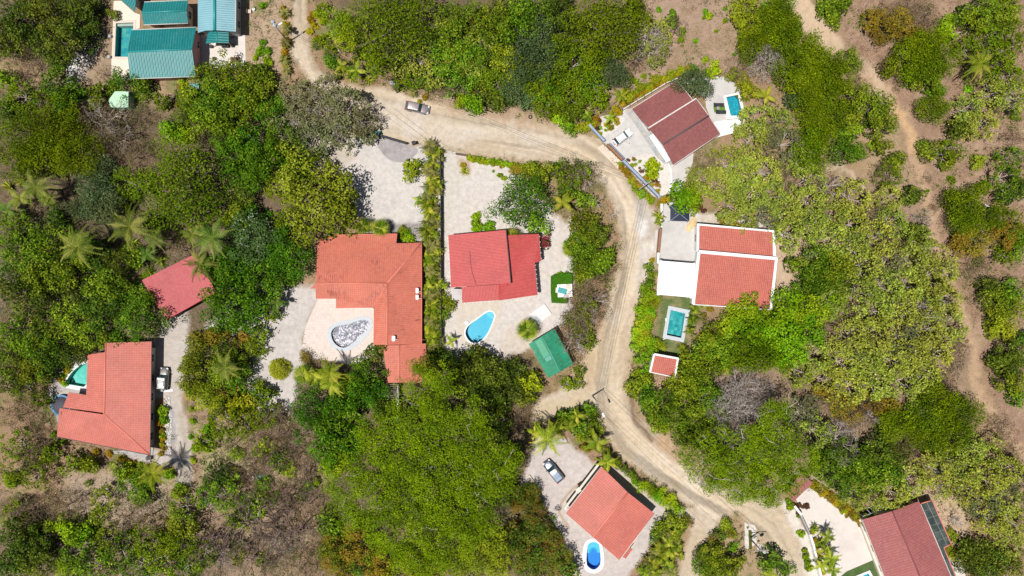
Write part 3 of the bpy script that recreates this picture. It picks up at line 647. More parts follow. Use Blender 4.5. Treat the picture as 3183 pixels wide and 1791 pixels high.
# ------------------------------------------------------------------ buildings
def fit_plane(P):
    A = np.array([[p[0], p[1], 1] for p in P]); z = np.array([p[2] for p in P])
    return np.linalg.lstsq(A, z, rcond=None)[0]
def in_poly(poly, x, y):
    r = False; n = len(poly)
    for i in range(n):
        a, b = poly[i], poly[(i + 1) % n]
        if (a[1] > y) != (b[1] > y) and x < (b[0] - a[0]) * (y - a[1]) / (b[1] - a[1]) + a[0]: r = not r
    return r
def facet_mesh(name, P, mat, parent, down=None, thick=.13):
    """one roof slope: a thick sheet with UVs in metres across / down the slope"""
    a, b, c = fit_plane(P)
    P = [Vector(p) for p in P]
    ar = sum(P[i].x * P[(i + 1) % len(P)].y - P[(i + 1) % len(P)].x * P[i].y for i in range(len(P)))
    if ar < 0: P = P[::-1]
    dn = Vector((-a, -b, 0))
    if down is not None: dn = Vector((down[0], down[1], 0))
    if dn.length < 1e-4: dn = Vector((0, -1, 0))
    dn.normalize(); ac = Vector((-dn.y, dn.x, 0))
    n = len(P); vs = [tuple(p) for p in P] + [(p.x, p.y, p.z - thick) for p in P]
    fs = [tuple(range(n)), tuple(range(2 * n - 1, n - 1, -1))] + [(n + i, n + (i + 1) % n, (i + 1) % n, i) for i in range(n)]
    me = bpy.data.meshes.new(name); me.from_pydata(vs, [], fs); me.update()
    uv = me.uv_layers.new(name='uv'); sl_ = 1 / max(.3, math.cos(math.atan(math.hypot(a, b))))
    for l in me.loops:
        v = me.vertices[l.vertex_index].co; uv.data[l.index].uv = (v.x * ac.x + v.y * ac.y, (v.x * dn.x + v.y * dn.y) * sl_)
    return link(name, me, parent, mat)

def building(name, label, cat, facets, walls, wall_mat, roof_mat, caps=(), cap_mat=None, inset_d=.5, gutters=(), gut_mat=None, group=None, windows=True, base_z=0.0, downs=None, pname='roof_slope'):
    """facets: lists of 3-D points; walls: list of outlines (x,y) of eaves; caps: ridge lines"""
    allp = [p for f in facets for p in f]; cx = sum(p[0] for p in allp) / len(allp); cy = sum(p[1] for p in allp) / len(allp)
    t = thing(name, (cx, cy, 0), label, cat, group)
    for i, f in enumerate(facets):
        facet_mesh(pname, f, roof_mat if not isinstance(roof_mat, (list, tuple)) else roof_mat[i], t, None if downs is None else downs[i])
    planes = [(f, fit_plane(f)) for f in facets]
    def rz(x, y, dflt):
        best = None
        for f, (a, b, c) in planes:
            if in_poly(f, x, y):
                z = a * x + b * y + c
                best = z if best is None else max(best, z)
        return dflt if best is None else best - .16
    for out in walls:
        q = inset(out, inset_d); n = len(q); ring = []
        ar = sum(q[i].x * q[(i + 1) % n].y - q[(i + 1) % n].x * q[i].y for i in range(n))
        if ar < 0: q = q[::-1]
        mb = MB(); dz = min(p[2] for p in allp) - .2
        for i in range(n):
            a, b = q[i], q[(i + 1) % n]; m = max(1, int((b - a).length / .6))
            for k in range(m): ring.append(a.lerp(b, k / m))
        nn = len(ring); vs = [(p.x, p.y, base_z - .05) for p in ring] + [(p.x, p.y, rz(p.x, p.y, dz)) for p in ring]
        mb.add(vs, [(i, (i + 1) % nn, nn + (i + 1) % nn, nn + i) for i in range(nn)]); mb.build('wall', wall_mat, t)
        if windows:
            first = True
            for i in range(n):
                a, b = q[i], q[(i + 1) % n]; L = (b - a).length
                if L < 3: continue
                d = (b - a) / L; nr = Vector((d.y, -d.x, 0)); ang = math.atan2(d.y, d.x); k = max(1, int(L / 3.4))
                for j in range(k):
                    p = a + d * (L * (j + .5) / k); isdoor = first; first = False
                    if isdoor:
                        m_ = MB(); m_.box((p.x + nr.x * .02, p.y + nr.y * .02, base_z + 1.05), (1.0, .1, 2.1), ang); dr = m_.build('door', M['wood'], t)
                        h = MB(); hp = p + nr * .1 + d * .38; h.box((hp.x, hp.y, base_z + 1.0), (.12, .06, .04), ang); h.build('handle', M['metal_grey'], dr); dr.children[0].location = (0, 0, 0)
                    else:
                        m_ = MB(); m_.box((p.x + nr.x * .02, p.y + nr.y * .02, base_z + 1.45), (1.5, .1, 1.15), ang); wn = m_.build('window', M['white_paint'], t)
                        for s_ in (-.36, .36):
                            g = MB(); gp = p + nr * .075 + d * s_; g.box((gp.x, gp.y, base_z + 1.45), (.64, .03, 1.0), ang); g.build('pane', M['window_glass'], wn).location = (0, 0, 0)
    if caps:
        for cp in caps:
            mb = MB(); a, b = Vector(cp[0]), Vector(cp[1]); r = cp[2] if len(cp) > 2 else .13
            mb.tube(a + Vector((0, 0, .0)), b + Vector((0, 0, .0)), r, r, 8); mb.build('ridge_cap', cap_mat or roof_mat, t)
    for g in gutters:
        mb = MB()
        for i in range(len(g) - 1): mb.tube(g[i], g[i + 1], .075, .075, 6)
        mb.build('gutter', gut_mat or M['gutter'], t)
    return t
def slab(name, poly, z0, z1, mat, label=None, cat=None, kind=None, holes=(), parent=None):
    mb = MB(); mb.prism(poly, z0, z1, holes); o = mb.build(name, mat, parent)
    return tag(o, label, cat, None, kind)

# --- teal houses, top left
e, r = 3.8, 5.2
f1 = [A00(1318, 300, e), A00(1962, 272, e), A00(1922, 492, r), A00(1275, 520, r)]
f2 = [A00(1275, 520, r), A00(1922, 492, r), A00(1956, 768, e), A00(1302, 790, e)]
tealbig = building('teal_roof_house', 'large house with the broad teal gable roof beside the tiled lap pool', 'house', [f1, f2],
         [[f1[0], f1[1], f2[2], f2[3]]], M['pink_wall'], M['roof_teal'], [(f1[3], f1[2], .16)], M['ridge_teal'], .55, [(f2[3], f2[2]), (f1[0], f1[1])], M['gutter'])
e, r = 3.3, 4.3
g1 = [A00(1445, 20, e), A00(1882, 3, e), A00(1868, 105, r), A00(1418, 128, r)]
g2 = [A00(1418, 128, r), A00(1868, 105, r), A00(1882, 235, e), A00(1438, 250, e)]
building('teal_cabin', 'smaller teal roofed cabin directly above the large teal roofed house', 'cabin', [g1, g2], [[g1[0], g1[1], g2[2], g2[3]]], M['cream_wall'],
         M['roof_teal'], [(g1[3], g1[2], .14)], M['ridge_teal'], .45, [(g2[3], g2[2]), (g1[0], g1[1])])
e, r = 4.2, 5.0
h1 = [A00(1980, -120, e), A00(2147, -120, r), A00(2147, 303, r), A00(2055, 306, 4.55), A00(1980, 330, e)]
h2 = [A00(2147, -120, r), A00(2362, -120, e), A00(2358, 318, e), A00(2147, 303, r)]
pb = building('pale_blue_roof_house', 'tall house with pale blue metal roof and dark teal ridge strip', 'house', [h1, h2], [[h1[0], h2[1], h2[2], h1[4]]], M['grey_wall'],
         M['roof_paleblue'], [(h1[1], h1[2], .3)], M['ridge_teal'], .45, [(h2[1], h2[2])])
e, r = 3.0, 3.5
building('teal_porch', 'small teal gabled porch with barbecue at the foot of the pale blue roof', 'porch',
         [[A00(2085, 322, e), A00(2168, 316, r), A00(2168, 428, r), A00(2058, 437, e)], [A00(2168, 316, r), A00(2288, 320, e), A00(2290, 432, e), A00(2168, 428, r)]],
         [], M['grey_wall'], M['roof_teal'], [(A00(2168, 316, r), A00(2168, 428, r), .12)], M['ridge_teal'], windows=False)
tp = [o for o in COL.objects if o.name == 'teal_porch'][0]
for x, y in ((2085, 425), (2280, 425), (2100, 330), (2280, 330)):
    mb = MB(); p = A00(x, y, 2.9); mb.tube((p.x, p.y, 0), (p.x, p.y, 2.9), .07, .07, 6); mb.build('post', M['wood'], tp)
building('teal_poolside_shelter', 'pointed corner of a teal hipped roof above the pale pool terrace', 'shelter',
         [[A00(1210, 0, 2.9), A00(1350, 118, 2.9), A00(1362, -60, 4.0)], [A00(1210, 0, 2.9), A00(1362, -60, 4.0), A00(1200, -150, 3.0)]], [[A00(1240, -20, 2.9), A00(1340, 70, 2.9), A00(1345, -50, 2.9)]],
         M['grey_wall'], M['roof_teal'], windows=False, inset_d=.2)
slab('pool_terrace', pl(A00, [(1140, 10), (1215, 10), (1350, 130), (1405, 150), (1400, 285), (1370, 292), (1370, 640), (1330, 800), (1113, 800), (1118, 600), (1130, 350)]), -.1, .08, M['cream_deck'], kind='structure', holes=[POOL['teal']])
def coping(pool, w_, mat, z=.14, name='coping', parent=None):
    out = inset(pool, -w_); mb = MB(); mb.prism(out, .0, z, [pool]); return mb.build(name, mat, parent)
def pool(key, label, w_, cmat, floor, depth=1.3, name='swimming_pool', water=-.06, wallm=None, outer=None, wmat='water', z=.14):
    P_ = POOL[key]; cx = sum(p[0] for p in P_) / len(P_); cy = sum(p[1] for p in P_) / len(P_)
    t = thing(name, (cx, cy, 0), label, 'pool')
    mb = MB()
    if outer is None: outer = inset(P_, -w_)
    mb.prism(outer, .0, z, [P_]); mb.build('coping', cmat, t)
    q = inset(P_, -.02); n = len(q)
    mb = MB(); mb.prism(q, -depth - .1, -depth); mb.build('basin_floor', floor, t)
    mb = MB(); vs = [(p.x, p.y, -depth) for p in q] + [(p.x, p.y, z - .03) for p in q]
    mb.add(vs, [(i, (i + 1) % n, n + (i + 1) % n, n + i) for i in range(n)]); mb.build('basin_wall', wallm or floor, t)
    if water is not None:
        me = bpy.data.meshes.new('water'); qq = inset(P_, -.01)
        ts = tessellate_polygon([qq]); vs = [(p.x, p.y, water) for p in qq]; F_ = []
        for a in ts:
            A_, B_, C_ = [qq[i] for i in a]
            F_.append(a if (B_ - A_).cross(C_ - A_).z > 0 else a[::-1])
        me.from_pydata(vs, [], F_); me.update(); link('water', me, t, M[wmat])
    return t
def step(t, poly, z0, z1, mat): 
    mb = MB(); mb.prism(poly, z0, z1); mb.build('pool_step', mat, t)
pt = pool('teal', 'long teal tiled pool running under the edge of the big teal roof', .5, M['coping_beige'], M['pool_tile_a'], 1.4)
step(pt, pl(A00, [(1167, 236), (1336, 230), (1336, 255), (1167, 260)]), -1.3, -.25, M['beige_deck'])
for x, y in ((1112, 372), (1105, 578)):
    mb = MB(); p = A00(x, y); mb.box((p.x, p.y, .35), (.5, .5, .7)); mb.box((p.x, p.y, .73), (.32, .32, .06)); tag(mb.build('garden_light', M['grey_wall']), 'small square grey garden light left of the teal tiled pool, %s' % ('upper one' if y < 400 else 'lower one'), 'garden light')
slab('white_gravel_pad', pl(A00, [(2015, 350), (2455, 350), (2462, 660), (2200, 700), (2010, 640)]), -.05, .05, M['pale_concrete'], kind='structure')
mb = MB(); p = A00(2358, 597); mb.box((p.x, p.y, .09), (1.9, .95, .1)); mb.box((p.x, p.y, .15), (1.7, .1, .05)); tag(mb.build('fire_pit', M['rail_rust']), 'rusty rectangular grate on the white pad below the pale blue roof', 'grate')
mb = MB()
for x, y, d in ((2122, 472, .55), (2150, 592, .55), (2335, 465, .5)):
    p = A00(x, y); mb = MB(); mb.box((p.x, p.y, .3), (d, d, .5)); mb.box((p.x, p.y, .57), (d * .8, d * .8, .06)); tag(mb.build('planter_box', M['black']), 'dark square planter box on the white pad, %s' % ({2122: 'nearest the pink wall', 2150: 'lowest one', 2335: 'right of the teal porch'}[x]), 'planter')
p = A00(2265, 470); mb = MB(); mb.box((p.x, p.y, .45), (1.3, .5, .8)); mb.tube((p.x - .3, p.y, .85), (p.x + .4, p.y, .95), .25, .25, 8); mb.tube((p.x - .5, p.y + .2, .4), (p.x - .5, p.y + .2, 1.5), .05, .05); tag(mb.build('barbecue', M['black']), 'black barbecue grill below the teal porch', 'barbecue')
for x, y, l in ((2500, 122, 'pale wooden chair on bare earth right of the pale blue roof'), (2545, 100, 'white round stool beside the pale wooden chair')):
    p = A00(x, y); t = thing('garden_chair' if x == 2500 else 'garden_stool', (p.x, p.y, 0), l, 'chair' if x == 2500 else 'stool')
    if x == 2500:
        mb = MB(); mb.box((p.x, p.y, .42), (.8, .7, .06)); mb.build('seat', M['apron'], t); mb = MB(); mb.box((p.x - .38, p.y, .75), (.06, .7, .6)); mb.build('backrest', M['apron'], t)
        for i in (-1, 1):
            for j in (-1, 1): mb = MB(); mb.box((p.x + i * .33, p.y + j * .28, .2), (.06, .06, .4)); mb.build('leg', M['apron'], t)
    else:
        mb = MB(); mb.lathe((p.x, p.y, .4), [(.3, 0), (.32, .03), (.3, .06)], 14); mb.build('seat', M['white_paint'], t); mb = MB(); mb.tube((p.x, p.y, 0), (p.x, p.y, .4), .1, .06, 8); mb.build('leg', M['white_paint'], t)
building('teal_lean_to', 'tiny teal corrugated lean-to roof below the big teal house', 'shed', [[A00(1888, 836, 2.3), A00(1985, 832, 2.3), A00(1990, 896, 2.1), A00(1885, 898, 2.1)]], [[A00(1888, 836, 2.3), A00(1985, 832, 2.3), A00(1990, 896, 2.1), A00(1885, 898, 2.1)]], M['grey_wall'], M['roof_teal'], inset_d=.15, windows=False)
# mint hut under the trees
building('mint_hut', 'mint green flat roofed hut half hidden by trees, left of the dead trunk', 'hut', [[A00(1150, 915, 2.7), A00(1285, 915, 2.7), A00(1283, 1075, 2.5), A00(1105, 1078, 2.5), A00(1088, 1000, 2.6)]],
         [[A00(1150, 915, 2.7), A00(1285, 915, 2.7), A00(1283, 1075, 2.5), A00(1105, 1078, 2.5), A00(1088, 1000, 2.6)]], M['mint'], M['mint'], inset_d=.12, windows=False)
p = A00(1370, 1080); q = A00(1322, 1085); mb = MB(); mb.box(((p.x + q.x) / 2, p.y, .35), (1.5, .22, .08), .15); mb.box((q.x, q.y, .15), (.1, .1, .3)); mb.box((p.x + .3, p.y, .15), (.1, .1, .3)); tag(mb.build('teal_bench', M['teal_paint']), 'narrow teal bench board beside the mint hut', 'bench')

# --- salmon house, left edge
R_, E1, E2 = 4.7, 3.2, 3.0
rn, rs = A02(1058, 535, R_), A02(1043, 1252, R_)
E_ne, E_se = A02(1520, 520, E1), A03(1503, 238, E1)
east = [rn, rs, E_se, E_ne]
sw = [rs, A02(595, 1188, 3.4), A03(570, 55, E1), E_se]
west = [rn, A02(1052, 628, R_ - .1), A02(877, 655, 3.9), A02(862, 1058, 3.9), A02(1030, 1238, R_ - .1), rs]
low = [A02(688, 1030, 2.9), A02(862, 1056, 3.75), A02(1030, 1236, 3.9), A02(630, 1180, 2.9)]
saln = building('salmon_tile_house', 'salmon tiled house with a curved pool and trampoline at its left', 'house', [east, sw, west, low],
                [[A02(1055, 600, 3), A02(1520, 560, 3), A03(1503, 200, 3), A03(575, 35, 3), A02(600, 1190, 3), A02(862, 1160, 3), A02(870, 660, 3), A02(1050, 640, 3)]], M['cream_wall'], M['roof_salmon_b'],
                [(rn, rs, .14), (rs, E_se, .12), (A02(862, 1056, 3.85), A02(1030, 1236, 4.0), .07)], M['ridge_salmon'], .6, [(E_ne, E_se), (A03(570, 55, E1), E_se)], M['dark_gutter'])
slab('paved_walk', pl(A02, [(1500, 540), (1545, 540), (1540, 1500), (1530, 1680), (1480, 1690), (1000, 1620), (1480, 1600)]), -.05, .12, M['concrete_grey'], kind='structure')
mb = MB(); p = A02(1025, 612, 1); mb.box((p.x, p.y, .5), (.8, .7, 1.0)); mb.box((p.x, p.y, 1.02), (.6, .5, .05)); tag(mb.build('pump_box', M['dark_gutter']), 'dark square pump box at the upper left corner of the left salmon house', 'pump box')
mb = MB(); p = A03(1502, 262); mb.box((p.x, p.y, .4), (1.0, .7, .75)); mb.lathe((p.x, p.y, .78), [(.28, 0), (.28, .04)], 12); tag(mb.build('air_conditioner', M['dark_gutter']), 'dark air conditioner unit by the lower right corner of the left salmon house', 'air conditioner')
pq = pool('quarter', 'green quarter circle pool with white coping left of the salmon house', .8, M['coping'], M['pool_green'], 1.2)
c = A02(612, 1160, .8); t = thing('trampoline', (c.x, c.y, 0), 'round black trampoline with blue rim left of the salmon house', 'trampoline')
mb = MB(); mb.lathe((c.x, c.y, .80), [(1.75, 0), (1.75, .02)], 36); mb.build('jumping_mat', M['mesh_grey'], t)
mb = MB(); n = 36
for k in range(n):
    a0, a1 = TAU * k / n, TAU * (k + 1) / n
    mb.add([(c.x + rr * math.cos(a), c.y + rr * math.sin(a), z) for a in (a0, a1) for rr, z in ((1.72, .83), (2.02, .83), (2.02, .76), (1.72, .76))], [(0, 1, 5, 4), (1, 2, 6, 5), (2, 3, 7, 6), (3, 0, 4, 7)])
mb.build('rim_pad', M['trampoline_rim'], t)
for k in range(6):
    a = TAU * k / 6 + .3; mb = MB(); mb.tube((c.x + 1.9 * math.cos(a), c.y + 1.9 * math.sin(a), 0), (c.x + 1.9 * math.cos(a), c.y + 1.9 * math.sin(a), .76), .035, .035, 6); mb.build('leg', M['metal_grey'], t)

# --- carport above it
cz0, cz1 = 3.0, 3.5
Lc, Bc, Rc, Tc = W(441, 871, cz1), W(515.5, 995, cz0), W(672, 908, cz0), W(608, 789, cz1)
building('red_carport', 'dusty red four sided carport roof at the head of the left driveway', 'carport', [[Lc, Bc, Rc, Tc]], [], M['cream_wall'], M['roof_carport'], windows=False, gutters=[(Bc, Rc)], gut_mat=M['ridge_red'])
tcp = bpy.data.objects['red_carport']
for q in (W(455, 880, 3), W(524, 985, 3), W(655, 905, 3), W(600, 805, 3)):
    mb = MB(); mb.tube((q.x, q.y, 0), (q.x, q.y, 2.9), .12, .12, 8); mb.build('post', M['wood_pole'], tcp)
slab('carport_floor', [(p.x, p.y) for p in (W(450, 875), W(520, 985), W(665, 905), W(600, 800))], -.05, .06, M['concrete_grey'], kind='structure')

# --- big central salmon house
R_ = 5.4
P1, P2 = A11(605, 940, 2.9), A11(740, 905, 2.7)
P3, P4, P5 = A11(1400, 890, 2.7), A11(1390, 988, 3.15), A11(1645, 978, 3.1)
K0, K1 = A11(582, 1392, R_), A11(1300, 1385, R_)
Pv = A12(1170, 178, 4.3)
north = [P1, P2, P3, P4, P5, K1, K0]
southw = [K0, K1, Pv, A12(787, 185, 4.1), A12(787, 88, 4.5), A12(586, 90, 4.5)]
tail = [K0, A12(586, 40, 4.8), A11(523, 1440, 4.9), A11(580, 1392, R_)]
eastw = [P5, K1, A12(1298, 555, R_), A12(1645, 545, 3.5)]
westw = [K1, Pv, A12(1165, 555, 4.6), A12(1298, 555, R_)]
ce = building('large_l_shaped_house', 'large L-shaped salmon tiled house wrapped around the pebble filled pool', 'house', [north, southw, eastw, westw, [A11(525, 1440, 4.7), A11(586, 1392, R_ - .1), A11(586, 1440, 5.0)]],
         [[A11(620, 930, 3), A11(1390, 900, 3), A11(1400, 990, 3), A11(1640, 985, 3), A12(1640, 540, 3), A12(1170, 550, 3), A12(1170, 185, 3), A12(790, 180, 3), A12(790, 90, 3), A12(600, 90, 3)]], M['cream_wall'], M['roof_salmon'],
         [(K0, K1, .13), (P5, K1, .12), (K1, A12(1298, 555, R_), .13), (K1, Pv, .08)], M['ridge_salmon'], .6, [(P2, P3), (P5, A12(1645, 545, 3.5)), (A12(586, 90, 4.4), A12(787, 88, 4.4)), (A12(787, 185, 4.1), Pv), (Pv, A12(1165, 555, 4.6))], M['ridge_salmon'])
for x, y, d in ((1600, 12, (1.0, .55)), (1600, 78, (.9, .55)), (1364, 490, (1.0, .62))):
    z = 3.9 if x > 1500 else 5.2; p = A12(x, y, z + .3); mb = MB(); mb.box((p.x, p.y, z + .25), (d[1], d[0], .5), 0, .08); mb.tube((p.x + .3, p.y - .2, z + .2), (p.x + .75, p.y - .2, z + .1), .05, .05); mb.build('roof_vent', M['white_paint'], ce)
a1, a2, a3 = 3.5, 3.9, 2.9
an1 = [A12(1255, 560, a1), A12(1421, 556, a2), A12(1416, 932, a2), A12(1308, 935, 3.6)]
an2 = [A12(1421, 556, a2), A12(1688, 540, a3), A12(1692, 700, a3), A12(1640, 935, 3.1), A12(1416, 932, a2)]
building('salmon_roof_annex', 'low salmon tiled annex below the large L-shaped house, cut into by trees', 'annex', [an1, an2], [[A12(1265, 570, 3), A12(1680, 560, 3), A12(1630, 920, 3), A12(1315, 925, 3)]], M['cream_wall'], M['roof_salmon'],
         [(A12(1421, 556, a2), A12(1416, 932, a2), .12)], M['ridge_salmon'], .4, windows=True)
# lattice pergola and white boundary wall below the annex
t = thing('lattice_pergola', tuple(A12(1355, 1020)), 'weathered lattice pergola below the salmon annex', 'pergola')
mb = MB()
for k in range(9): mb.tube(A12(1300 + 13 * k, 942, 2.5), A12(1258 + 17 * k, 1115, 2.5), .05, .05, 4)
mb.build('rafters', M['rail_rust'], t); mb = MB()
for k in range(9): mb.tube(A12(1300 - 4.5 * k, 950 + 19 * k, 2.6), A12(1410, 950 + 19 * k, 2.6), .05, .05, 4)
mb.build('lattice', M['wood_pole'], t)
for x, y in ((1300, 950), (1405, 950), (1265, 1105), (1405, 1105)):
    p = A12(x, y, 2.4); mb = MB(); mb.tube((p.x, p.y, 0), (p.x, p.y, 2.5), .07, .07, 6); mb.build('post', M['wood'], t)
def wallrun(name, pts, w_, h, mat, label, cat, z0=-.05, cap=None, posts=0, post_mat=None):
    t = thing(name, (pts[0].x, pts[0].y, 0), label, cat)
    mb = MB()
    for i in range(len(pts) - 1):
        a, b = pts[i], pts[i + 1]; d = b - a; mb.box(((a.x + b.x) / 2, (a.y + b.y) / 2, (h + z0) / 2), (d.length, w_, h - z0), math.atan2(d.y, d.x))
    mb.build('panel' if posts else 'masonry', mat, t)
    if cap is not None:
        mb = MB()
        for i in range(len(pts) - 1):
            a, b = pts[i], pts[i + 1]; d = b - a; mb.box(((a.x + b.x) / 2, (a.y + b.y) / 2, h + .03), (d.length + .05, w_ + .12, .08), math.atan2(d.y, d.x))
        mb.build('capping', cap, t)
    if posts:
        for i in range(len(pts) - 1):
            a, b = pts[i], pts[i + 1]; n = max(1, int((b - a).length / posts))
            for k in range(n + (i == len(pts) - 2)):
                p = a.lerp(b, k / n); mb = MB(); mb.box((p.x, p.y, h / 2 + .05), (.14, .14, h + .12)); mb.build('post', post_mat or mat, t)
    return t
wallrun('garden_wall', [A12(1420, 950), A12(1418, 1320)], .2, 2.0, M['white_paint'], 'narrow white wall running down into the giant spreading tree', 'wall', cap=M['white_paint'])
wallrun('wire_fence', [A11(1838, 60), A11(1843, 700), A11(1846, 1449), A12(1850, 560)], .05, 1.9, M['black'], 'thin dark fence right of the long palm hedge', 'fence', posts=3.0, post_mat=M['black'])
slab('pink_patio', rounded(pl(A12, [(605, 100), (605, 80), (1180, 80), (1180, 580), (1250, 590), (1240, 640), (1100, 690), (1000, 750), (900, 755), (700, 705), (480, 690), (440, 650), (455, 560), (465, 450), (500, 330), (560, 200)]), 1), -.05, .06, M['pink_deck'], kind='structure', holes=[POOL['pebble']])
pp = pool('pebble', 'pear shaped dry pool full of dark pebbles and fallen leaves, wide grey rim', .7, M['coping_grey'], M['pebble_bed'], .5, name='dry_pool', water=None, outer=rounded(pl(A12, [(700, 470), (700, 400), (750, 345), (860, 310), (960, 295), (1060, 262), (1130, 272), (1160, 320), (1155, 385), (1110, 460), (1030, 545), (960, 600), (860, 622), (770, 600), (718, 540)])))
slab('tiled_path', pl(A11, [(1035, 905), (1040, 860), (1065, 820), (1075, 770), (1110, 740), (1145, 750), (1165, 790), (1175, 895)]), -.05, .07, M['pink_deck'], kind='structure')
wallrun('path_kerb', [A11(1176, 890), A11(1163, 790), A11(1145, 752), A11(1112, 738)], .14, .2, M['white_paint'], 'curved white kerb beside the tiled path to the L-shaped house', 'kerb')
mb = MB(); mb.prism(rounded(pl(A11, [(1195, -70), (1190, -20), (1215, 40), (1270, 110), (1340, 165), (1420, 180), (1500, 165), (1570, 120), (1620, 50), (1520, 0), (1380, -60), (1260, -100)]), 1), -.05, .05); tag(mb.build('gate_apron', M['stone_grey']), None, None, None, 'structure')
wallrun('sliding_gate', [A10(1195, 1355), A11(1500, -5)], .22, 1.3, M['black'], 'long dark sliding gate across the grey half-round apron', 'gate', posts=3.2, post_mat=M['black'])
wallrun('low_kerb_wall', [A10(1060, 1318), A10(1180, 1358)], .3, .5, M['stone_grey'], 'short grey kerb wall left of the dark sliding gate', 'wall')
mb = MB(); p = A11(1568, -8); mb.box((p.x, p.y, .7), (.6, .5, 1.4), .3); mb.box((p.x + .1, p.y, 1.43), (.75, .65, .08), .3); tag(mb.build('gate_motor', M['black']), 'dark gate motor post at the right end of the sliding gate', 'gate post')
mb = MB(); p = A10(1212, 1342); mb.box((p.x, p.y, .6), (.8, .5, 1.2), .2); mb.box((p.x, p.y, 1.23), (.9, .6, .08), .2); tag(mb.build('mailbox_post', M['teal_paint']), 'teal box at the left end of the dark sliding gate', 'post')
wallrun('rusty_rail', [A11(1988, 92), A11(2225, 128)], .35, .45, M['rail_rust'], 'rusty brown low rail beside the road, above the small garden bed', 'rail', posts=3)
slab('kerb_strip', pl(A11, [(1880, 60), (2080, 95), (2085, 105), (1880, 72)]), -.05, .1, M['concrete'], kind='structure')

# --- bright red house
zl, zr = 3.1, 4.5
u0, u1, u2, u3 = A11(1912, 905, zl), A11(2490, 853, zr), A11(2538, 1385, zr), A11(1938, 1430, zl)
v0, v1, v2, v3, v4, v5 = A11(2495, 905, 3.9), A21(240, 893, 3.0), A21(262, 1165, 2.95), A21(200, 1183, 3.15), A22(228, 55, 3.1), A12(2480, 102, 3.7)
v6, v7 = A12(2415, 110, 3.8), A11(2420, 1392, 3.9)
w0, w1, w2, w3 = A11(2045, 1425, 3.05), A11(2418, 1398, 3.05), A12(2418, 105, 2.7), A12(2052, 133, 2.7)
rd = building('bright_red_house', 'bright red metal roofed house in the middle, left of the clipped C-shaped hedge', 'house', [[u0, u1, u2, u3], [v0, v1, v2, v3, v4, v5, v6, v7], [w0, w1, w2, w3]],
    [[A11(1950, 920, 3), A11(2480, 870, 3), A11(2520, 1400, 3), A11(1950, 1425, 3)], [A11(2500, 910, 2.9), A21(230, 905, 2.9), A21(240, 1160, 2.9), A22(200, 50, 2.9), A12(2480, 90, 2.9)]],
    M['cream_wall'], M['roof_red'], [((u1 + u2) / 2 + (u1 - u2) * .5, (u1 + u2) / 2 - (u1 - u2) * .5, .09)], M['dark_gutter'], .35)
mb = MB(); mb.box(tuple((u1 + u2) / 2 - Vector((-.05, 0, .45))), (.1, (u1 - u2).length, .85), math.atan2(u1.y - u2.y, u1.x - u2.x) - math.pi / 2); mb.build('fascia_board', M['dark_gutter'], rd)
mb = MB(); mb.path([A11(2125, 1060, 3.75), A11(2132, 1180, 3.75), A11(2150, 1290, 3.8), A11(2190, 1400, 3.9)], .03, .03, 4); mb.build('roof_cable', M['dark_gutter'], rd)
for a, b, n in ((u0, u3, 12), (v1, v2, 5), (v3, v4, 7), (w3, w2, 9)):
    for k in range(n):
        p = a.lerp(b, (k + .5) / n); d = (b - a).normalized(); nr = Vector((-d.y, d.x, 0));
        if nr.dot(p - Vector(rd.location)) < 0: nr = -nr
        mb = MB(); q = p + nr * .05; mb.box((q.x, q.y, p.z - .16), (.34, .09, .10), math.atan2(nr.y, nr.x)); mb.build('rafter_tail', M['white_paint'], rd)
    mb = MB(); off = Vector((0, 0, -.12)); mb.tube(a + off, b + off, .07, .07, 6); mb.build('gutter', M['gutter'], rd)
mb = MB(); p = A12(1997, 50, 2.2); mb.box((p.x, p.y, 1.05), (1.85, 2.0, 2.1)); mb.box((p.x, p.y, 2.15), (1.95, 2.1, .12)); mb.box((p.x, p.y - .1, 2.22), (1.4, 1.2, .08)); tag(mb.build('wash_house', M['concrete']), 'small pale concrete wash house at the lower left corner of the bright red roof', 'outbuilding')
slab('pool_deck', rounded(pl(A12, [(1980, 115), (2050, 90), (2440, 80), (2448, 115), (2446, 250), (2400, 350), (2350, 440), (2300, 520), (2235, 585), (2170, 575), (2095, 575), (2040, 540), (2000, 440), (1990, 340), (1975, 250)]), 1), -.05, .06, M['beige_deck'], kind='structure', holes=[POOL['tear']])
tr_ = pool('tear', 'bright turquoise teardrop pool with white rim below the bright red house', .30, M['coping'], M['pool_blue'], 1.2)
step(tr_, rounded(pl(A12, [(2290, 235), (2340, 222), (2368, 250), (2362, 295), (2330, 285), (2300, 262)]), 1), -1.2, -.35, M['pool_step'])
mb = MB(); p = A12(2096, 333); mb.lathe((p.x, p.y, .02), [(.45, 0), (.45, .12), (.3, .15)], 16); tag(mb.build('pool_skimmer', M['coping']), 'small round white skimmer lid at the upper left rim of the teardrop pool', 'skimmer')
mb = MB(); mb.prism(pl(A22, [(138, 258), (297, 143), (370, 245), (235, 345)]), -.05, .22); tag(mb.build('concrete_slab', M['grey_slab']), 'pale grey rectangular slab between the clipped hedge and the fan palm', 'slab')
g0, g1, g2_, g3 = A22(140, 545, 2.6), A22(400, 390, 2.9), A22(588, 745, 2.9), A22(335, 888, 2.6)
ra, rb_ = A22(272, 468, 3.1), A22(455, 822, 3.1)
gs_ = building('green_shed', 'green corrugated shed with mottled patched roof beside the road', 'shed', [[g0, ra, rb_, g3], [ra, g1, g2_, rb_]], [[g0, g1, g2_, g3]], M['grey_wall'], M['roof_green'], [(ra, rb_, .1)], M['ridge_green'], .3, [(g1, g2_)], M['wood_dark'], windows=True)
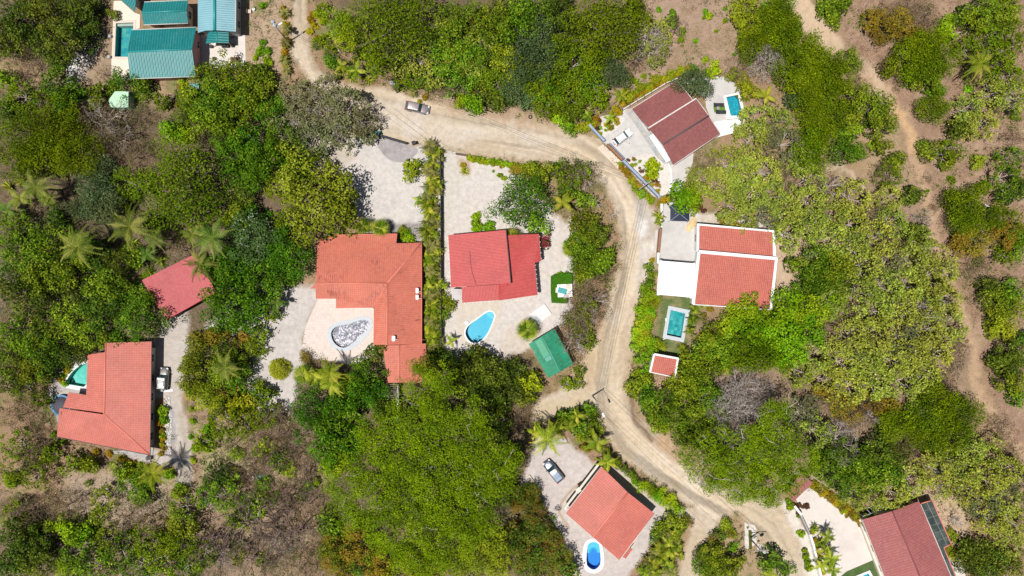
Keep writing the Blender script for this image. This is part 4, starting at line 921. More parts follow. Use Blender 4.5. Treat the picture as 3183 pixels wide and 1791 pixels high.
for P_, c_ in (([(205, 525), (262, 490), (350, 650), (290, 690)], (.06, .34, .19)), ([(395, 655), (440, 632), (500, 740), (455, 765)], (.005, .17, .07)), ([(300, 690), (352, 655), (372, 695), (320, 725)], (.09, .36, .28))):
    pts = [A22(x, y, 2.98) for x, y in P_]; a, b, c0 = fit_plane([g0, ra, rb_, g3] if P_[0][0] < 390 else [ra, g1, g2_, rb_])
    mm = mat_roof('roof_green_patch', c_, .25, 0, .2, .3, (.25, .28, .2), .45, fade=(.05, .3, .2)); facet_mesh('roof_patch', [(p.x, p.y, a * p.x + b * p.y + c0 + .04) for p in pts], mm, gs_, thick=.03)
# corrugated sheets lying in the clipped hedge
t = thing('sheet_pile', tuple(A22(500, 20)), 'pile of white metal sheets with a green scrap on the clipped hedge', 'metal sheets')
for k, (x, y, w_, d, a, z, mt) in enumerate(((500, -22, 2.9, 1.3, .05, 1.25, 'white_paint'), (492, 10, 3.2, 1.0, -.08, 1.32, 'gutter'), (505, 45, 2.9, 1.1, .03, 1.38, 'white_paint'), (478, 12, 1.7, 1.0, -.25, 1.45, 'teal_paint'), (535, -32, .9, .8, .02, 1.4, 'apron'), (515, 65, 1.0, .7, .1, 1.42, 'gutter'))):
    p = A22(x, y, z); mb = MB(); n = 10
    for i in range(n): mb.box((p.x + math.sin(a) * -(i - n / 2) * d / n, p.y + (i - n / 2) * d / n, z + (.02 if i % 2 else 0)), (w_, d / n, .03), a)
    mb.build('metal_sheet', M[mt], t)

# --- brown house, upper right
s1 = [A20(1168, 1090, 3.1), A20(1625, 805, 3.1), A20(1782, 1000, 3.9), A20(1345, 1290, 3.9)]
s1b = [A20(1168, 1090, 3.1), A20(1345, 1290, 3.9), A20(1380, 1330, 3.9), A20(1362, 1345, 3.85)]
zz1, zz2, zz3 = 4.5, 4.9, 3.6
m1, m2 = A20(1945, 1160, 5.0), A21(1395, 70, 5.0)
s2 = [A20(1340, 1282, 4.3), A20(1815, 985, 4.3), A20(1945, 1160, 4.9), A20(1482, 1452, 4.9)]
s3 = [A20(1482, 1452, 4.9), A20(1945, 1160, 4.9), A20(2058, 1340, 4.2), A21(1588, 205, 4.2)]
br_h = building('brown_tile_house', 'maroon brown tiled house turned at an angle beside the white car', 'house', [s1, s2, s3], [[s1[0], s1[1], s1[2], A20(1700, 1050, 3.5), A20(1345, 1285, 3.5)], [s2[0], s2[1], s3[2], s3[3]]],
    M['white_paint'], M['roof_brown'], [(s2[3], s2[2], .11)], M['dark_gutter'], .4, [(s1[0], s1[1]), (s3[3], s3[2]), (s1[1], s1[2]), (s2[1], s2[2]), (s3[1], s3[2]), (s1[0], A20(1362, 1345, 3.9))], M['gutter'])
def beam(parent, a, b, w_, h, mat, name='white_trim'):
    mb = MB(); a = Vector(a); b = Vector(b); d = b - a; n = Vector((-d.y, d.x, 0)).normalized() * w_ / 2
    vs = [a - n, b - n, b + n, a + n]; vs = vs + [v - Vector((0, 0, h)) for v in vs]
    mb.add(vs, [(0, 1, 2, 3), (7, 6, 5, 4), (0, 4, 5, 1), (1, 5, 6, 2), (2, 6, 7, 3), (3, 7, 4, 0)]); return mb.build(name, mat, parent)
beam(br_h, A20(1366, 1352, 3), A21(1540, 165, 3), 1.0, .35, M['white_paint'], 'side_canopy')
beam(br_h, A20(1338, 1282, 4.55), A20(1818, 984, 4.55), .22, .7, M['gutter'], 'ridge_flashing')
beam(br_h, A20(1476, 1440, 5.02), A20(1938, 1152, 5.02), .1, .1, M['dark_gutter'], 'ridge_joint')
wallrun('slatted_fence', [A20(1072, 1112), A20(1500, 850), A20(1620, 800)], .16, 1.3, M['gutter'], 'pale slatted fence along the upper left side of the brown tiled house', 'fence', posts=1.6, post_mat=M['dark_gutter'])
slab('forecourt', pl(A20, [(1075, 1115), (1110, 1095), (1170, 1085), (1600, 1700), (1600, 1850), (1530, 1900), (1440, 1985), (1380, 1960), (1070, 1615), (895, 1435), (870, 1370), (760, 1260), (715, 1205)]), -.05, .06, M['concrete'], kind='structure')
slab('slate_strip', pl(A20, [(1105, 1105), (1165, 1085), (1480, 1560), (1545, 1620), (1490, 1650), (1440, 1600)]), .05, .085, M['slate'], kind='structure')
slab('side_terrace', pl(A21, [(1560, 150), (1700, 100), (1790, 80), (1780, 180), (1730, 300), (1700, 400), (1640, 460), (1540, 480), (1560, 400), (1570, 280), (1530, 185)]), -.05, .07, M['concrete'], kind='structure')
slab('round_terrace', (pl(A20, [(1640, 800), (1990, 760), (2100, 770), (2210, 840), (2255, 905), (2250, 918), (2087, 953), (2105, 1060), (2118, 1205), (2000, 1232), (1960, 1180), (1915, 1080), (1905, 980), (1800, 900)])), -.05, .06, M['concrete'], kind='structure')
slab('white_terrace', pl(A20, [(1998, 1222), (2110, 1205), (2300, 1185), (2290, 1250), (2200, 1330), (2040, 1372), (1960, 1400), (1900, 1360)]), .0, .16, M['white_paint'], kind='structure')
pool('brownhouse', 'small rectangular turquoise tiled pool with white coping beside two loungers', .55, M['coping'], M['pool_tile_b'], .9, outer=pl(A20, [(2085, 957), (2250, 922), (2292, 1085), (2300, 1160), (2290, 1180), (2115, 1200), (2100, 1050)]), z=.17)
# pool holes through the terraces: the basins sit in slabs built as rings, so cut them by rebuilding
gm = A20(2045, 1085); mb = MB(); mb.prism(pl(A20, [(1985, 1068), (2100, 1060), (2110, 1110), (2060, 1125), (1998, 1128)]), .06, .085); tag(mb.build('artificial_turf_mat', M['turf']), 'bright green turf mat under the two black loungers', 'mat')
for (x, y, lb) in ((2043, 1050, 'black poolside lounger, upper one of the two on the green mat'), (2065, 1122, 'black poolside lounger, lower one of the two on the green mat')):
    p = A20(x, y, .4); t = thing('sun_lounger', (p.x, p.y, 0), lb, 'sun lounger', 'black loungers beside the small pool'); an = .03
    mb = MB()
    prof = [(-1.05, .62), (-.55, .42), (-.2, .36), (.3, .42), (.7, .36), (1.05, .28)]
    for i in range(5):
        (xa, za), (xb, zb) = prof[i], prof[i + 1]
        mb.add([(p.x + xa, p.y - .36, za), (p.x + xb, p.y - .36, zb), (p.x + xb, p.y + .36, zb), (p.x + xa, p.y + .36, za), (p.x + xa, p.y - .36, za - .12), (p.x + xb, p.y - .36, zb - .12), (p.x + xb, p.y + .36, zb - .12), (p.x + xa, p.y + .36, za - .12)],
               [(0, 1, 2, 3), (7, 6, 5, 4), (0, 4, 5, 1), (2, 6, 7, 3), (1, 5, 6, 2), (3, 7, 4, 0)])
    mb.build('cushion', M['tarp_black'], t)
    for sx_ in (-.8, .8):
        for sy_ in (-.28, .28): mb = MB(); mb.box((p.x + sx_, p.y + sy_, .15), (.06, .06, .32)); mb.build('leg', M['black'], t)
p = A20(2030, 1088); mb = MB(); mb.lathe((p.x, p.y, .06), [(.32, 0), (.34, .2), (.36, .42), (.33, .45)], 16); tag(mb.build('round_side_table', M['wood_pole']), 'small round brownish table between the two black loungers', 'table')
wallrun('blue_grey_wall', [A20(738, 1265), A20(888, 1425)], .32, 1.5, M['blue_grey'], 'blue-grey front wall above the wooden gate of the brown tiled house', 'wall', cap=M['blue_grey'])
wallrun('blue_grey_wall', [A21(1075, 170), A21(1432, 528)], .32, 1.5, M['blue_grey'], 'blue-grey front wall below the wooden gate, ending at the pole', 'wall', cap=M['blue_grey'])
wallrun('wooden_gate', [A21(920, 10), A21(1072, 160)], .45, 1.25, M['wood'], 'brown wooden sliding gate in front of the white car', 'gate', posts=2.4, post_mat=M['dark_gutter'])
wallrun('gate_rail', [A21(938, -4), A21(1090, 150)], .12, 1.3, M['blue_grey'], 'thin dark rail along the inner side of the brown wooden gate', 'rail')
slab('gate_ramp', pl(A21, [(822, 32), (885, -5), (1078, 180), (1035, 245)]), -.05, .06, M['apron'], kind='structure')
slab('pebble_bed', rounded(pl(A21, [(1095, 160), (1180, 130), (1290, 90), (1380, 100), (1460, 160), (1540, 230), (1560, 330), (1545, 460), (1500, 510), (1430, 510), (1290, 380)]), 1), .03, .1, M['pale_concrete'], kind='structure')
slab('pebble_bed', rounded(pl(A20, [(715, 1210), (800, 1190), (900, 1240), (980, 1190), (1090, 1160), (1105, 1200), (1060, 1260), (980, 1320), (880, 1380), (800, 1310)]), 1), .03, .1, M['pale_concrete'], kind='structure')
wallrun('garden_kerb', [A21(1535, 185), A21(1562, 260), A21(1566, 360), A21(1552, 450), A21(1536, 500)], .25, .3, M['white_paint'], 'curved white kerb right of the pebble planting bed', 'kerb')
# pebbles: too many to count
mb_v = []; mb_f = []; rr = np.random.default_rng(5); nst = 0
def stones(name, poly_fn, n, r0, r1, label, zb=.1, mat='white_paint'):
    xs = [p[0] for p in poly_fn]; ys = [p[1] for p in poly_fn]; vs = []; fs = []
    g = np.random.default_rng(len(name) + n); k = 0
    while k < n:
        x = g.uniform(min(xs), max(xs)); y = g.uniform(min(ys), max(ys))
        if not in_poly(poly_fn, x, y): k += .2; continue
        r = g.uniform(r0, r1); a0 = g.uniform(0, 6); b = len(vs)
        ring = [(x + r * g.uniform(.7, 1.1) * math.cos(a0 + TAU * i / 5), y + r * g.uniform(.7, 1.1) * math.sin(a0 + TAU * i / 5)) for i in range(5)]
        vs += [(px, py, zb) for px, py in ring] + [(x + (px - x) * .6, y + (py - y) * .6, zb + r * .7) for px, py in ring]
        fs += [(b + i, b + (i + 1) % 5, b + 5 + (i + 1) % 5, b + 5 + i) for i in range(5)] + [tuple(b + 5 + i for i in range(5))]
        k += 1
    me = bpy.data.meshes.new(name); me.from_pydata(vs, [], fs); me.update(); o = link(name, me, None, M[mat]); o['kind'] = 'stuff'; o['label'] = label; o['category'] = 'stones'
M['pebble'] = mat_simple('pebble', (.62, .60, .58), .8, .25, 5)
stones('white_pebbles', rounded(pl(A21, [(1110, 170), (1180, 135), (1290, 95), (1380, 105), (1460, 170), (1535, 235), (1555, 330), (1540, 450), (1490, 500), (1440, 495), (1290, 370)]), 1), 900, .05, .13, 'white pebbles spread over the planting bed beside the blue-grey wall', .1, 'pebble')
stones('pale_stones', pl(A20, [(860, 1375), (980, 1310), (1060, 1240), (1075, 1160), (1105, 1170), (1100, 1220), (1040, 1290), (950, 1350), (890, 1395)]), 420, .08, .17, 'pale stones edging the shrub bed above the white car', .1, 'pebble')
stones('white_stones', pl(A02, [(1640, 1060), (1700, 1080), (1720, 1250), (1720, 1449), (1715, 1650), (1650, 1640), (1650, 1400), (1650, 1200)]), 700, .06, .18, 'white stones beside the left driveway, right of the orange shrubs', .0, 'pebble')
stones('rough_white_rocks', pl(A00, [(710, 480), (870, 460), (860, 560), (800, 680), (740, 740), (700, 860), (665, 800), (680, 600)]), 600, .08, .28, 'rough white rocks on the bank left of the teal pool', .0, 'pebble')
stones('grey_gravel', pl(A11, [(1270, 790), (1400, 800), (1500, 790), (1600, 800), (1600, 880), (1190, 885)]), 500, .05, .12, 'grey stones between the palms and the large L-shaped house', .0, 'stone_grey')

# --- red house with white trim, right
e0 = 3.7
bk = [A21(1845, 805, 4.0), A31(62, 872, 4.0), A31(68, 1122, 3.7), A21(1840, 1072, 3.7)]
fr = [A21(1856, 1086, 4.9), A31(86, 1152, 4.9), A32(28, 190, 3.5), A22(1803, 142, 3.5)]
wr = building('white_trimmed_red_house', 'red tiled house with wide white edges, right of the white flat roof', 'house', [bk, fr], [[A21(1832, 795, 3.5), A31(78, 868, 3.5), A31(85, 1125, 3.5), A21(1828, 1060, 3.5)], [A21(1838, 1066, 3.5), A31(104, 1140, 3.5), A32(38, 200, 3.2), A22(1785, 148, 3.2)]],
    M['white_paint'], M['roof_white_trim_red'], (), None, .15)
def beam(parent, a, b, w_, h, mat, name='white_trim'):
    mb = MB(); a = Vector(a); b = Vector(b); d = b - a; n = Vector((-d.y, d.x, 0)).normalized() * w_ / 2
    vs = [a - n, b - n, b + n, a + n]; vs = vs + [v - Vector((0, 0, h)) for v in vs]
    mb.add(vs, [(0, 1, 2, 3), (7, 6, 5, 4), (0, 4, 5, 1), (1, 5, 6, 2), (2, 6, 7, 3), (3, 7, 4, 0)]); return mb.build(name, mat, parent)
wp = M['white_paint']
beam(wr, A21(1826, 797, 4.15), A31(72, 866, 4.15), .35, .6, wp); beam(wr, A21(1836, 790, 4.15), A21(1832, 1080, 3.9), .45, .6, wp); beam(wr, A31(72, 868, 4.15), A31(79, 1120, 3.9), .5, .6, wp)
beam(wr, A21(1842, 1070, 5.0), A31(105, 1140, 5.0), .62, .9, wp); beam(wr, A21(1844, 1075, 5.0), A22(1788, 145, 3.65), .55, .8, wp); beam(wr, A31(98, 1140, 5.0), A32(42, 200, 3.65), .5, .8, wp)
beam(wr, A22(1782, 150, 3.5), A32(38, 202, 3.5), .2, .3, M['gutter'])
ct = [A21(1450, 1160, 3.15), A21(1815, 1190, 3.15), A22(1778, 82, 3.1), A22(1422, 50, 3.1)]
cp_ = building('white_flat_roof_carport', 'bright white flat carport roof left of the white-trimmed red house', 'carport', [ct], [], wp, M['membrane'], windows=False, pname='roof_deck')
for a, b in ((ct[0], ct[1]), (ct[2], ct[3])):
    for s_ in (.04, .96): p = a.lerp(b, s_); mb = MB(); mb.box((p.x, p.y, 1.5), (.3, .3, 3.0)); mb.build('post', wp, cp_)
slab('courtyard', pl(A21, [(1455, 590), (1560, 560), (1850, 690), (1870, 780), (1850, 810), (1850, 1500), (1780, 1530), (1420, 1500), (1440, 1100)]), -.05, .06, M['concrete'], kind='structure')
wallrun('front_wall', [A21(1455, 600), A21(1452, 830)], .3, 1.5, M['cream_wall'], 'white front wall above the brown gate, left of the navy canopy', 'wall', cap=wp)
wallrun('front_wall', [A21(1425, 1085), A21(1418, 1190)], .3, 1.5, M['cream_wall'], 'short white front wall just below the brown gate', 'wall', cap=wp)
wallrun('brown_sliding_gate', [A21(1450, 845), A21(1428, 1078)], .42, 1.3, M['wood'], 'brown sliding gate of the concrete courtyard beside the road', 'gate', posts=3.4, post_mat=M['dark_gutter'])
mb = MB(); q = [A21(1422, 850), A21(1402, 1080)]; mb.box(tuple(((q[0] + q[1]) / 2)[:2]) + (.03,), ((q[1] - q[0]).length, .5, .1), math.atan2((q[1] - q[0]).y, (q[1] - q[0]).x)); tag(mb.build('gate_threshold', M['concrete']), None, None, None, 'structure')
t = thing('navy_canopy', tuple(A21(1652, 690)), 'square navy blue pyramid canopy in the upper end of the courtyard', 'canopy')
cc_ = [A21(1560, 610, 2.3), A21(1745, 612, 2.3), A21(1745, 768, 2.3), A21(1558, 762, 2.3)]; ap = A21(1652, 690, 2.9)
mb = MB(); mb.add(cc_ + [ap] + [c - Vector((0, 0, .2)) for c in cc_], [(0, 4, 1), (1, 4, 2), (2, 4, 3), (3, 4, 0), (0, 1, 6, 5), (1, 2, 7, 6), (2, 3, 8, 7), (3, 0, 5, 8)]); mb.build('fabric_top', M['navy'], t)
for c in cc_: mb = MB(); mb.tube((c.x, c.y, 0), (c.x, c.y, 2.2), .05, .05, 6); mb.build('leg', M['metal_grey'], t)
for c in cc_: mb = MB(); mb.tube(c + Vector((0, 0, .02)), ap + Vector((0, 0, .02)), .03, .03, 5); mb.build('seam_piping', M['metal_grey'], t)
# sand heap
sp = rounded(pl(A21, [(1745, 765), (1790, 715), (1820, 725), (1828, 780), (1815, 815), (1780, 830), (1750, 880), (1715, 870), (1708, 830), (1725, 800)])); mb = MB(); ctr = sum(sp, Vector()) / len(sp)
lv = [(1, .06), (.85, .12), (.6, .3), (.3, .42)]; vs = []
for k_, z in lv: vs += [(ctr.x + (p.x - ctr.x) * k_, ctr.y + (p.y - ctr.y) * k_, z + (R0.random() - .5) * .05) for p in sp]
n = len(sp); fs = [(i + k * n, (i + 1) % n + k * n, (i + 1) % n + (k + 1) * n, i + (k + 1) * n) for k in range(3) for i in range(n)] + [tuple(3 * n + i for i in range(n))]
mb.add(vs, fs, True); tag(mb.build('sand_heap', M['sand']), 'low heap of yellow sand on the courtyard beside the navy canopy', 'sand heap')
pool('lawn', 'rectangular green tiled pool with grey rim on the lawn below the white flat roof', .55, M['coping_grey'], M['pool_tile_c'], 1.3, outer=pl(A22, [(1537, 162), (1752, 207), (1690, 530), (1478, 485)]))
mb = MB(); mb.tube(A22(1512, 480, .25), A22(1540, 330, .3), .03, .03, 5); mb.box(tuple(A22(1497, 495, .1)), (.5, .12, .12), .3); tag(mb.build('pool_brush', M['white_paint']), 'long white pool brush lying on the left rim of the lawn pool', 'pool brush')
mb = MB(); p = A22(1512, 300); mb.box((p.x, p.y, .2), (.35, .6, .36)); mb.box((p.x, p.y, .4), (.4, .65, .05)); tag(mb.build('pool_pump', M['metal_grey']), 'small grey pool pump at the left rim of the lawn pool', 'pump')
sh = building('white_rimmed_shed', 'small red tiled shed with white rim below the lawn pool', 'shed', [[A22(1402, 660, 3.1), A22(1622, 702, 3.1), A22(1592, 868, 2.8), A22(1364, 824, 2.8)]], [[A22(1396, 645, 3), A22(1640, 690, 3), A22(1605, 880, 3), A22(1350, 825, 3)]], wp, M['roof_white_trim_red'], inset_d=.1, windows=False)
for a, b, h in ((A22(1396, 648, 3.3), A22(1640, 693, 3.3), .38), (A22(1634, 690, 3.3), A22(1602, 878, 3.05), .34), (A22(1396, 650, 3.3), A22(1355, 828, 3.05), .34), (A22(1350, 826, 2.95), A22(1604, 880, 2.95), .14)): beam(sh, a, b, h, .5, wp)

# --- diamond house at the bottom
Tt, Rr, Bb, Ll = A23(868, 352, 3.2), A23(1400, 825, 3.2), A23(1048, 1292, 3.2), A23(508, 818, 3.2)
r1_, r2_ = A23(1133, 612, 4.3), A23(782, 1058, 4.3)
dm = building('diamond_salmon_house', 'salmon house set like a diamond above the deep blue pool', 'house', [[Tt, r1_, r2_, Ll], [r1_, Rr, Bb, r2_]], [[Tt, Rr, Bb, Ll]], M['cream_wall'], M['roof_salmon_b'], [(r1_, r2_, .16)], M['ridge_salmon'], .6,
              [(Rr, Bb), (Tt, Ll)], M['gutter'])
beam(dm, A23(500, 770, 2.9), A23(838, 330, 2.9), .38, .3, M['cream_wall'], 'side_beam'); beam(dm, A23(495, 765, 2.85), A23(535, 790, 2.85), .5, .3, M['cream_wall'], 'side_beam')
beam(dm, A23(618, 605, 2.86), A23(655, 575, 2.86), .9, .3, M['cream_wall'], 'side_beam')
slab('house_walk', [tuple(p)[:2] for p in (A23(545, 780), A23(860, 360), A23(900, 390), A23(585, 830))], -.04, .08, M['stone_grey'], kind='structure')
building('small_red_awning', 'small red tiled awning at the lower right side of the diamond house', 'awning', [[A23(1150, 1165, 2.6), A23(1180, 1182, 2.4), A23(1110, 1276, 2.4), A23(1082, 1258, 2.6)]], [[A23(1150, 1165, 2.6), A23(1180, 1182, 2.4), A23(1110, 1276, 2.4), A23(1082, 1258, 2.6)]], M['cream_wall'], M['roof_salmon_b'], inset_d=.1, windows=False)
pb_ = pool('blue', 'deep blue oval-ended pool with pale steps and white rim below the diamond house', .55, M['coping'], M['pool_deep'], 1.4, outer=rounded(pl(A23, [(680, 1180), (700, 1110), (745, 1072), (790, 1068), (840, 1090), (880, 1140), (898, 1280), (890, 1360), (840, 1410), (780, 1425), (720, 1405), (682, 1350), (676, 1260)]), 1))
step(pb_, rounded(pl(A23, [(727, 1225), (728, 1150), (745, 1118), (790, 1106), (835, 1120), (850, 1150), (856, 1222), (835, 1222), (830, 1180), (790, 1158), (750, 1180), (745, 1225)]), 1), -1.3, -.25, M['pool_step'])
step(pb_, rounded(pl(A23, [(745, 1225), (750, 1180), (790, 1150), (832, 1180), (838, 1225), (820, 1222), (815, 1200), (790, 1175), (765, 1200), (760, 1225)]), 1), -1.35, -.5, M['pool_blue'])
wallrun('white_kerb_log', [A23(140, 438), A23(185, 500), A23(210, 560)], .35, .35, M['apron'], 'pale broken log at the left edge of the diamond house yard', 'log')

# --- south-east corner
z1_, z2_ = 3.3, 4.6
q1 = [A33(955, 885, z1_), A33(1258, 800, z2_), A33(1570, 1540, z2_), A33(1210, 1540, z1_)]
q2 = [A33(1258, 800, z2_), A33(1522, 700, z1_), A33(1542, 728, z1_), A33(1885, 1540, z1_), A33(1570, 1540, z2_)]
se = building('corner_brown_house', 'pinkish brown tiled gable house cut by the lower right corner', 'house', [q1, q2], [[A33(955, 885, 3), A33(1530, 705, 3), A33(1880, 1530, 3), A33(1215, 1530, 3)]], M['cream_wall'], M['roof_pinkbrown'],
              [(q1[1], q1[2], .14)], M['ridge_brown'], .35, [(q1[0], q1[3]), (q2[2], q2[3])], M['gutter'])
mb = MB(); mb.prism([A33(922, 885, 1.0), A33(955, 880, 1.0), A33(1215, 1540, 1.0), A33(1172, 1540, 1.0)], -.05, 1.0); mb.build('side_plinth', M['cream_wall'], se)
t = thing('glass_canopy', tuple(A33(1700, 900)), 'long dark glass veranda roof on the right side of the corner brown house', 'canopy')
mb = MB(); gz = 2.7; G_ = [A33(1548, 722, gz), A33(1655, 690, gz), A33(1848, 1128, gz), A33(1775, 1165, gz), A33(1930, 1540, gz), A33(1880, 1540, gz)]; mb.prism(G_, gz - .06, gz); mb.build('glass_panel', M['canopy_glass'], t)
mb = MB()
for a, b in ((G_[1], G_[2]), (G_[2], G_[3]), (G_[3], G_[4]), (G_[0], G_[1])): mb.tube(a, b, .11, .11, 6)
mb.build('edge_tiles', M['ridge_salmon'], t); mb = MB()
mb.tube((G_[0] + G_[1]) / 2, A33(1810, 1150, gz), .04, .04, 5)
for k in range(1, 6): mb.tube(G_[0].lerp(A33(1740, 1170, gz), k / 6) + Vector((0, 0, .0)), G_[1].lerp(G_[2], k / 6), .03, .03, 5)
mb.build('frame', M['wood_pole'], t)
for p in (G_[1], G_[2], G_[1].lerp(G_[2], .5)): mb = MB(); mb.tube((p.x - .1, p.y, 0), (p.x - .1, p.y, gz), .07, .07, 6); mb.build('post', M['wood'], t)
slab('pale_court', pl(A33, [(425, 565), (470, 580), (860, 850), (945, 890), (1080, 1280), (800, 1400), (740, 1449), (730, 1560), (540, 1560), (440, 1050), (350, 830), (300, 690), (270, 640)]), -.05, .06, M['pale_concrete'], kind='structure')
slab('garden_steps', pl(A33, [(1790, 1165), (1850, 1190), (1960, 1310), (1990, 1449), (2000, 1560), (1910, 1560)]), -.04, .07, M['pale_concrete'], kind='structure')
pool('corner', 'corner of a blue pool with white coping at the bottom edge of the photo', .6, M['coping'], M['pool_blue'], 1.2, outer=pl(A33, [(862, 1456), (1030, 1388), (1072, 1470), (1130, 1620), (940, 1690)]))
building('gatehouse_roof', 'small maroon tiled roof beneath the tree at the head of the pale court', 'gatehouse', [[A33(190, 635, 2.7), A33(345, 405, 2.7), A33(460, 520, 2.9), A33(268, 705, 2.9)]], [], M['cream_wall'], M['roof_pinkbrown'], windows=False)
gh = bpy.data.objects['gatehouse_roof']
for x, y in ((215, 640), (345, 430), (435, 520), (270, 685)):
    p = A33(x, y, 2.7); mb = MB(); mb.box((p.x, p.y, 1.3), (.25, .25, 2.6)); mb.build('post', M['cream_wall'], gh)
wallrun('white_front_wall', [A33(250, 725), A33(320, 815)], .28, 1.6, wp, 'white front wall above the slatted gate in the lower right', 'wall', cap=wp)
wallrun('white_front_wall', [A33(405, 1008), A33(440, 1120), A33(480, 1290), A33(545, 1540)], .28, 1.6, wp, 'long white front wall below the slatted gate in the lower right', 'wall', cap=wp)
wallrun('slatted_gate', [A33(322, 830), A33(400, 1000)], .3, 1.5, M['stone_grey'], 'grey-brown slatted gate between white walls in the lower right', 'gate', posts=2.0, post_mat=wp)
# dark trellis terrace under the trees
t = thing('dark_trellis', tuple(A33(1140, 770)), 'dark trellis terrace in the shade above the corner brown house', 'trellis')
mb = MB(); mb.prism(pl(A33, [(960, 850), (1000, 760), (1140, 690), (1310, 730), (1250, 790), (1010, 870)]), -.05, .1); mb.build('floor', M['mesh_grey'], t); mb = MB()
for k in range(6): mb.tube(A33(1000 + 40 * k, 780 - 12 * k, 2.4), A33(1070 + 40 * k, 850 - 18 * k, 2.4), .05, .05, 4)
mb.tube(A33(960, 850, 2.4), A33(1300, 745, 2.4), .06, .06, 4); mb.tube(A33(1000, 770, 2.4), A33(1210, 700, 2.4), .06, .06, 4); mb.build('slats', M['metal_grey'], t)
for x, y in ((965, 850), (1290, 745)): p = A33(x, y, 2.4); mb = MB(); mb.tube((p.x, p.y, 0), (p.x, p.y, 2.4), .06, .06, 5); mb.build('post', M['metal_grey'], t)
# two-strip drive with grass between, by the lower pole
slab('strip_drive', pl(A23, [(2300, 905), (2330, 925), (2400, 935), (2418, 980), (2420, 1125), (2330, 1180), (2302, 1165)]), -.04, .05, M['pale_concrete'], kind='structure')
mb = MB(); mb.prism(pl(A23, [(2338, 985), (2370, 990), (2375, 1178), (2345, 1180)]), .05, .075); tag(mb.build('grass_strip', M['turf']), None, None, None, 'structure')
for o in COL.objects:
    if o.name.startswith('grass_strip'): o.data.materials[0] = M['grass']
slab('pole_platform', pl(A23, [(2425, 1120), (2470, 1135), (2500, 1160), (2470, 1200), (2425, 1180)]), -.04, .1, M['pale_concrete'], kind='structure')
# ------------------------------------------------------------------ vegetation meshes
def leaf_quads(g, pos, nrm, size, aspect=.6):
    n = len(pos); nrm = nrm / (np.linalg.norm(nrm, axis=1, keepdims=True) + 1e-9)
    r = g.normal(size=(n, 3)); t = np.cross(nrm, r); t /= (np.linalg.norm(t, axis=1, keepdims=True) + 1e-9); b = np.cross(nrm, t)
    s = size[:, None]; a = s * aspect
    return np.stack([pos + t * s, pos + b * a, pos - t * s, pos - b * a], 1).reshape(-1, 3)
def leaves_mesh(name, V, lv, mat):
    n = len(V) // 4
    me = arr_mesh(name, V, np.arange(n * 4).reshape(n, 4), {'lv': ('FACE', 'FLOAT', np.clip(lv, 0, 1))}); me.materials.append(mat); return me
def outline_r(g, R, th, k=.2):
    ph = g.uniform(0, 6.28, 4)
    return R * (1 + k * (.5 * np.sin(2 * th + ph[0]) + .6 * np.sin(3 * th + ph[1]) + .45 * np.sin(5 * th + ph[2]) + .3 * np.sin(8 * th + ph[3])))
def hummocks(g, R, H, spacing, rh, flat=.5, drop=.1, base=.35, ragged=.2):
    """centres of foliage clumps over an uneven dome"""
    ph = g.uniform(0, 6.28, 4); pts = []
    n = int(2.6 * (R / spacing) ** 2); tries = 0; w1, w2 = g.uniform(.8, 1.3, 2)
    while len(pts) < n and tries < n * 30:
        tries += 1
        th = g.uniform(0, TAU); u = math.sqrt(g.uniform()) 
        ro = R * (1 + ragged * (.5 * math.sin(2 * th + ph[0]) + .6 * math.sin(3 * th + ph[1]) + .45 * math.sin(5 * th + ph[2]) + .3 * math.sin(8 * th + ph[3]))) - rh * .6
        x, y = u * ro * math.cos(th), u * ro * math.sin(th)
        if any((x - q[0]) ** 2 + (y - q[1]) ** 2 < (spacing * .80) ** 2 for q in pts): continue
        z = H * (base + (1 - base) * (1 - u ** 2.2 * (1 - flat))) - rh * .7 + g.normal() * H * .05 + H * .11 * math.sin(x * w1 + ph[0]) * math.sin(y * w2 + ph[1]) * min(1, R / 3)
        pts.append((x, y, z, rh * g.uniform(.7, 1.3), g.uniform()))
    k = max(3, int(len(pts) * (1 - drop)))
    return pts[:k]
def crown_clump(seed, R, H, spacing, rh, per, ls, jit=.5, flat=.5, drop=.08, base=.35, ragged=.22, mix=.35):
    g = np.random.default_rng(seed); hs = hummocks(g, R, H, spacing, rh, flat, drop, base, ragged); P = []; Nn = []; Sz = []; L = []
    for x, y, z, r, hv in hs:
        n = int(per * (r / rh) ** 2); d = g.normal(size=(n, 3)); d /= np.linalg.norm(d, axis=1, keepdims=True); d[:, 2] = np.abs(d[:, 2]) * 1.0 - .25 * (g.uniform(size=n) < .3)
        rad = r * (1 - .35 * g.uniform(size=n) ** 2) * (1 + .15 * g.normal(size=n))
        P.append(np.array([x, y, z]) + d * rad[:, None] * np.array([1, 1, .8])); Nn.append(d + g.normal(size=(n, 3)) * jit + np.array([0, 0, .6]))
        Sz.append(ls * g.uniform(.6, 1.35, n)); L.append(g.beta(1.3, 1.6, n) * (1 - mix) + hv * mix)
    # inner leaves that close the crown, toned darker to paint shade in the gaps
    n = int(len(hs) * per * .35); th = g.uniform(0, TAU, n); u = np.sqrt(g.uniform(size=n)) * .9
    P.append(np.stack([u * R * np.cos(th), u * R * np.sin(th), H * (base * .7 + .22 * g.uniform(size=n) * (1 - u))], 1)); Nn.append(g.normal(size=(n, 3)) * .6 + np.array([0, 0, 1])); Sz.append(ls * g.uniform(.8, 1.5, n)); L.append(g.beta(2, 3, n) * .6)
    P = np.concatenate(P); return leaf_quads(g, P, np.concatenate(Nn), np.concatenate(Sz)), np.concatenate(L)
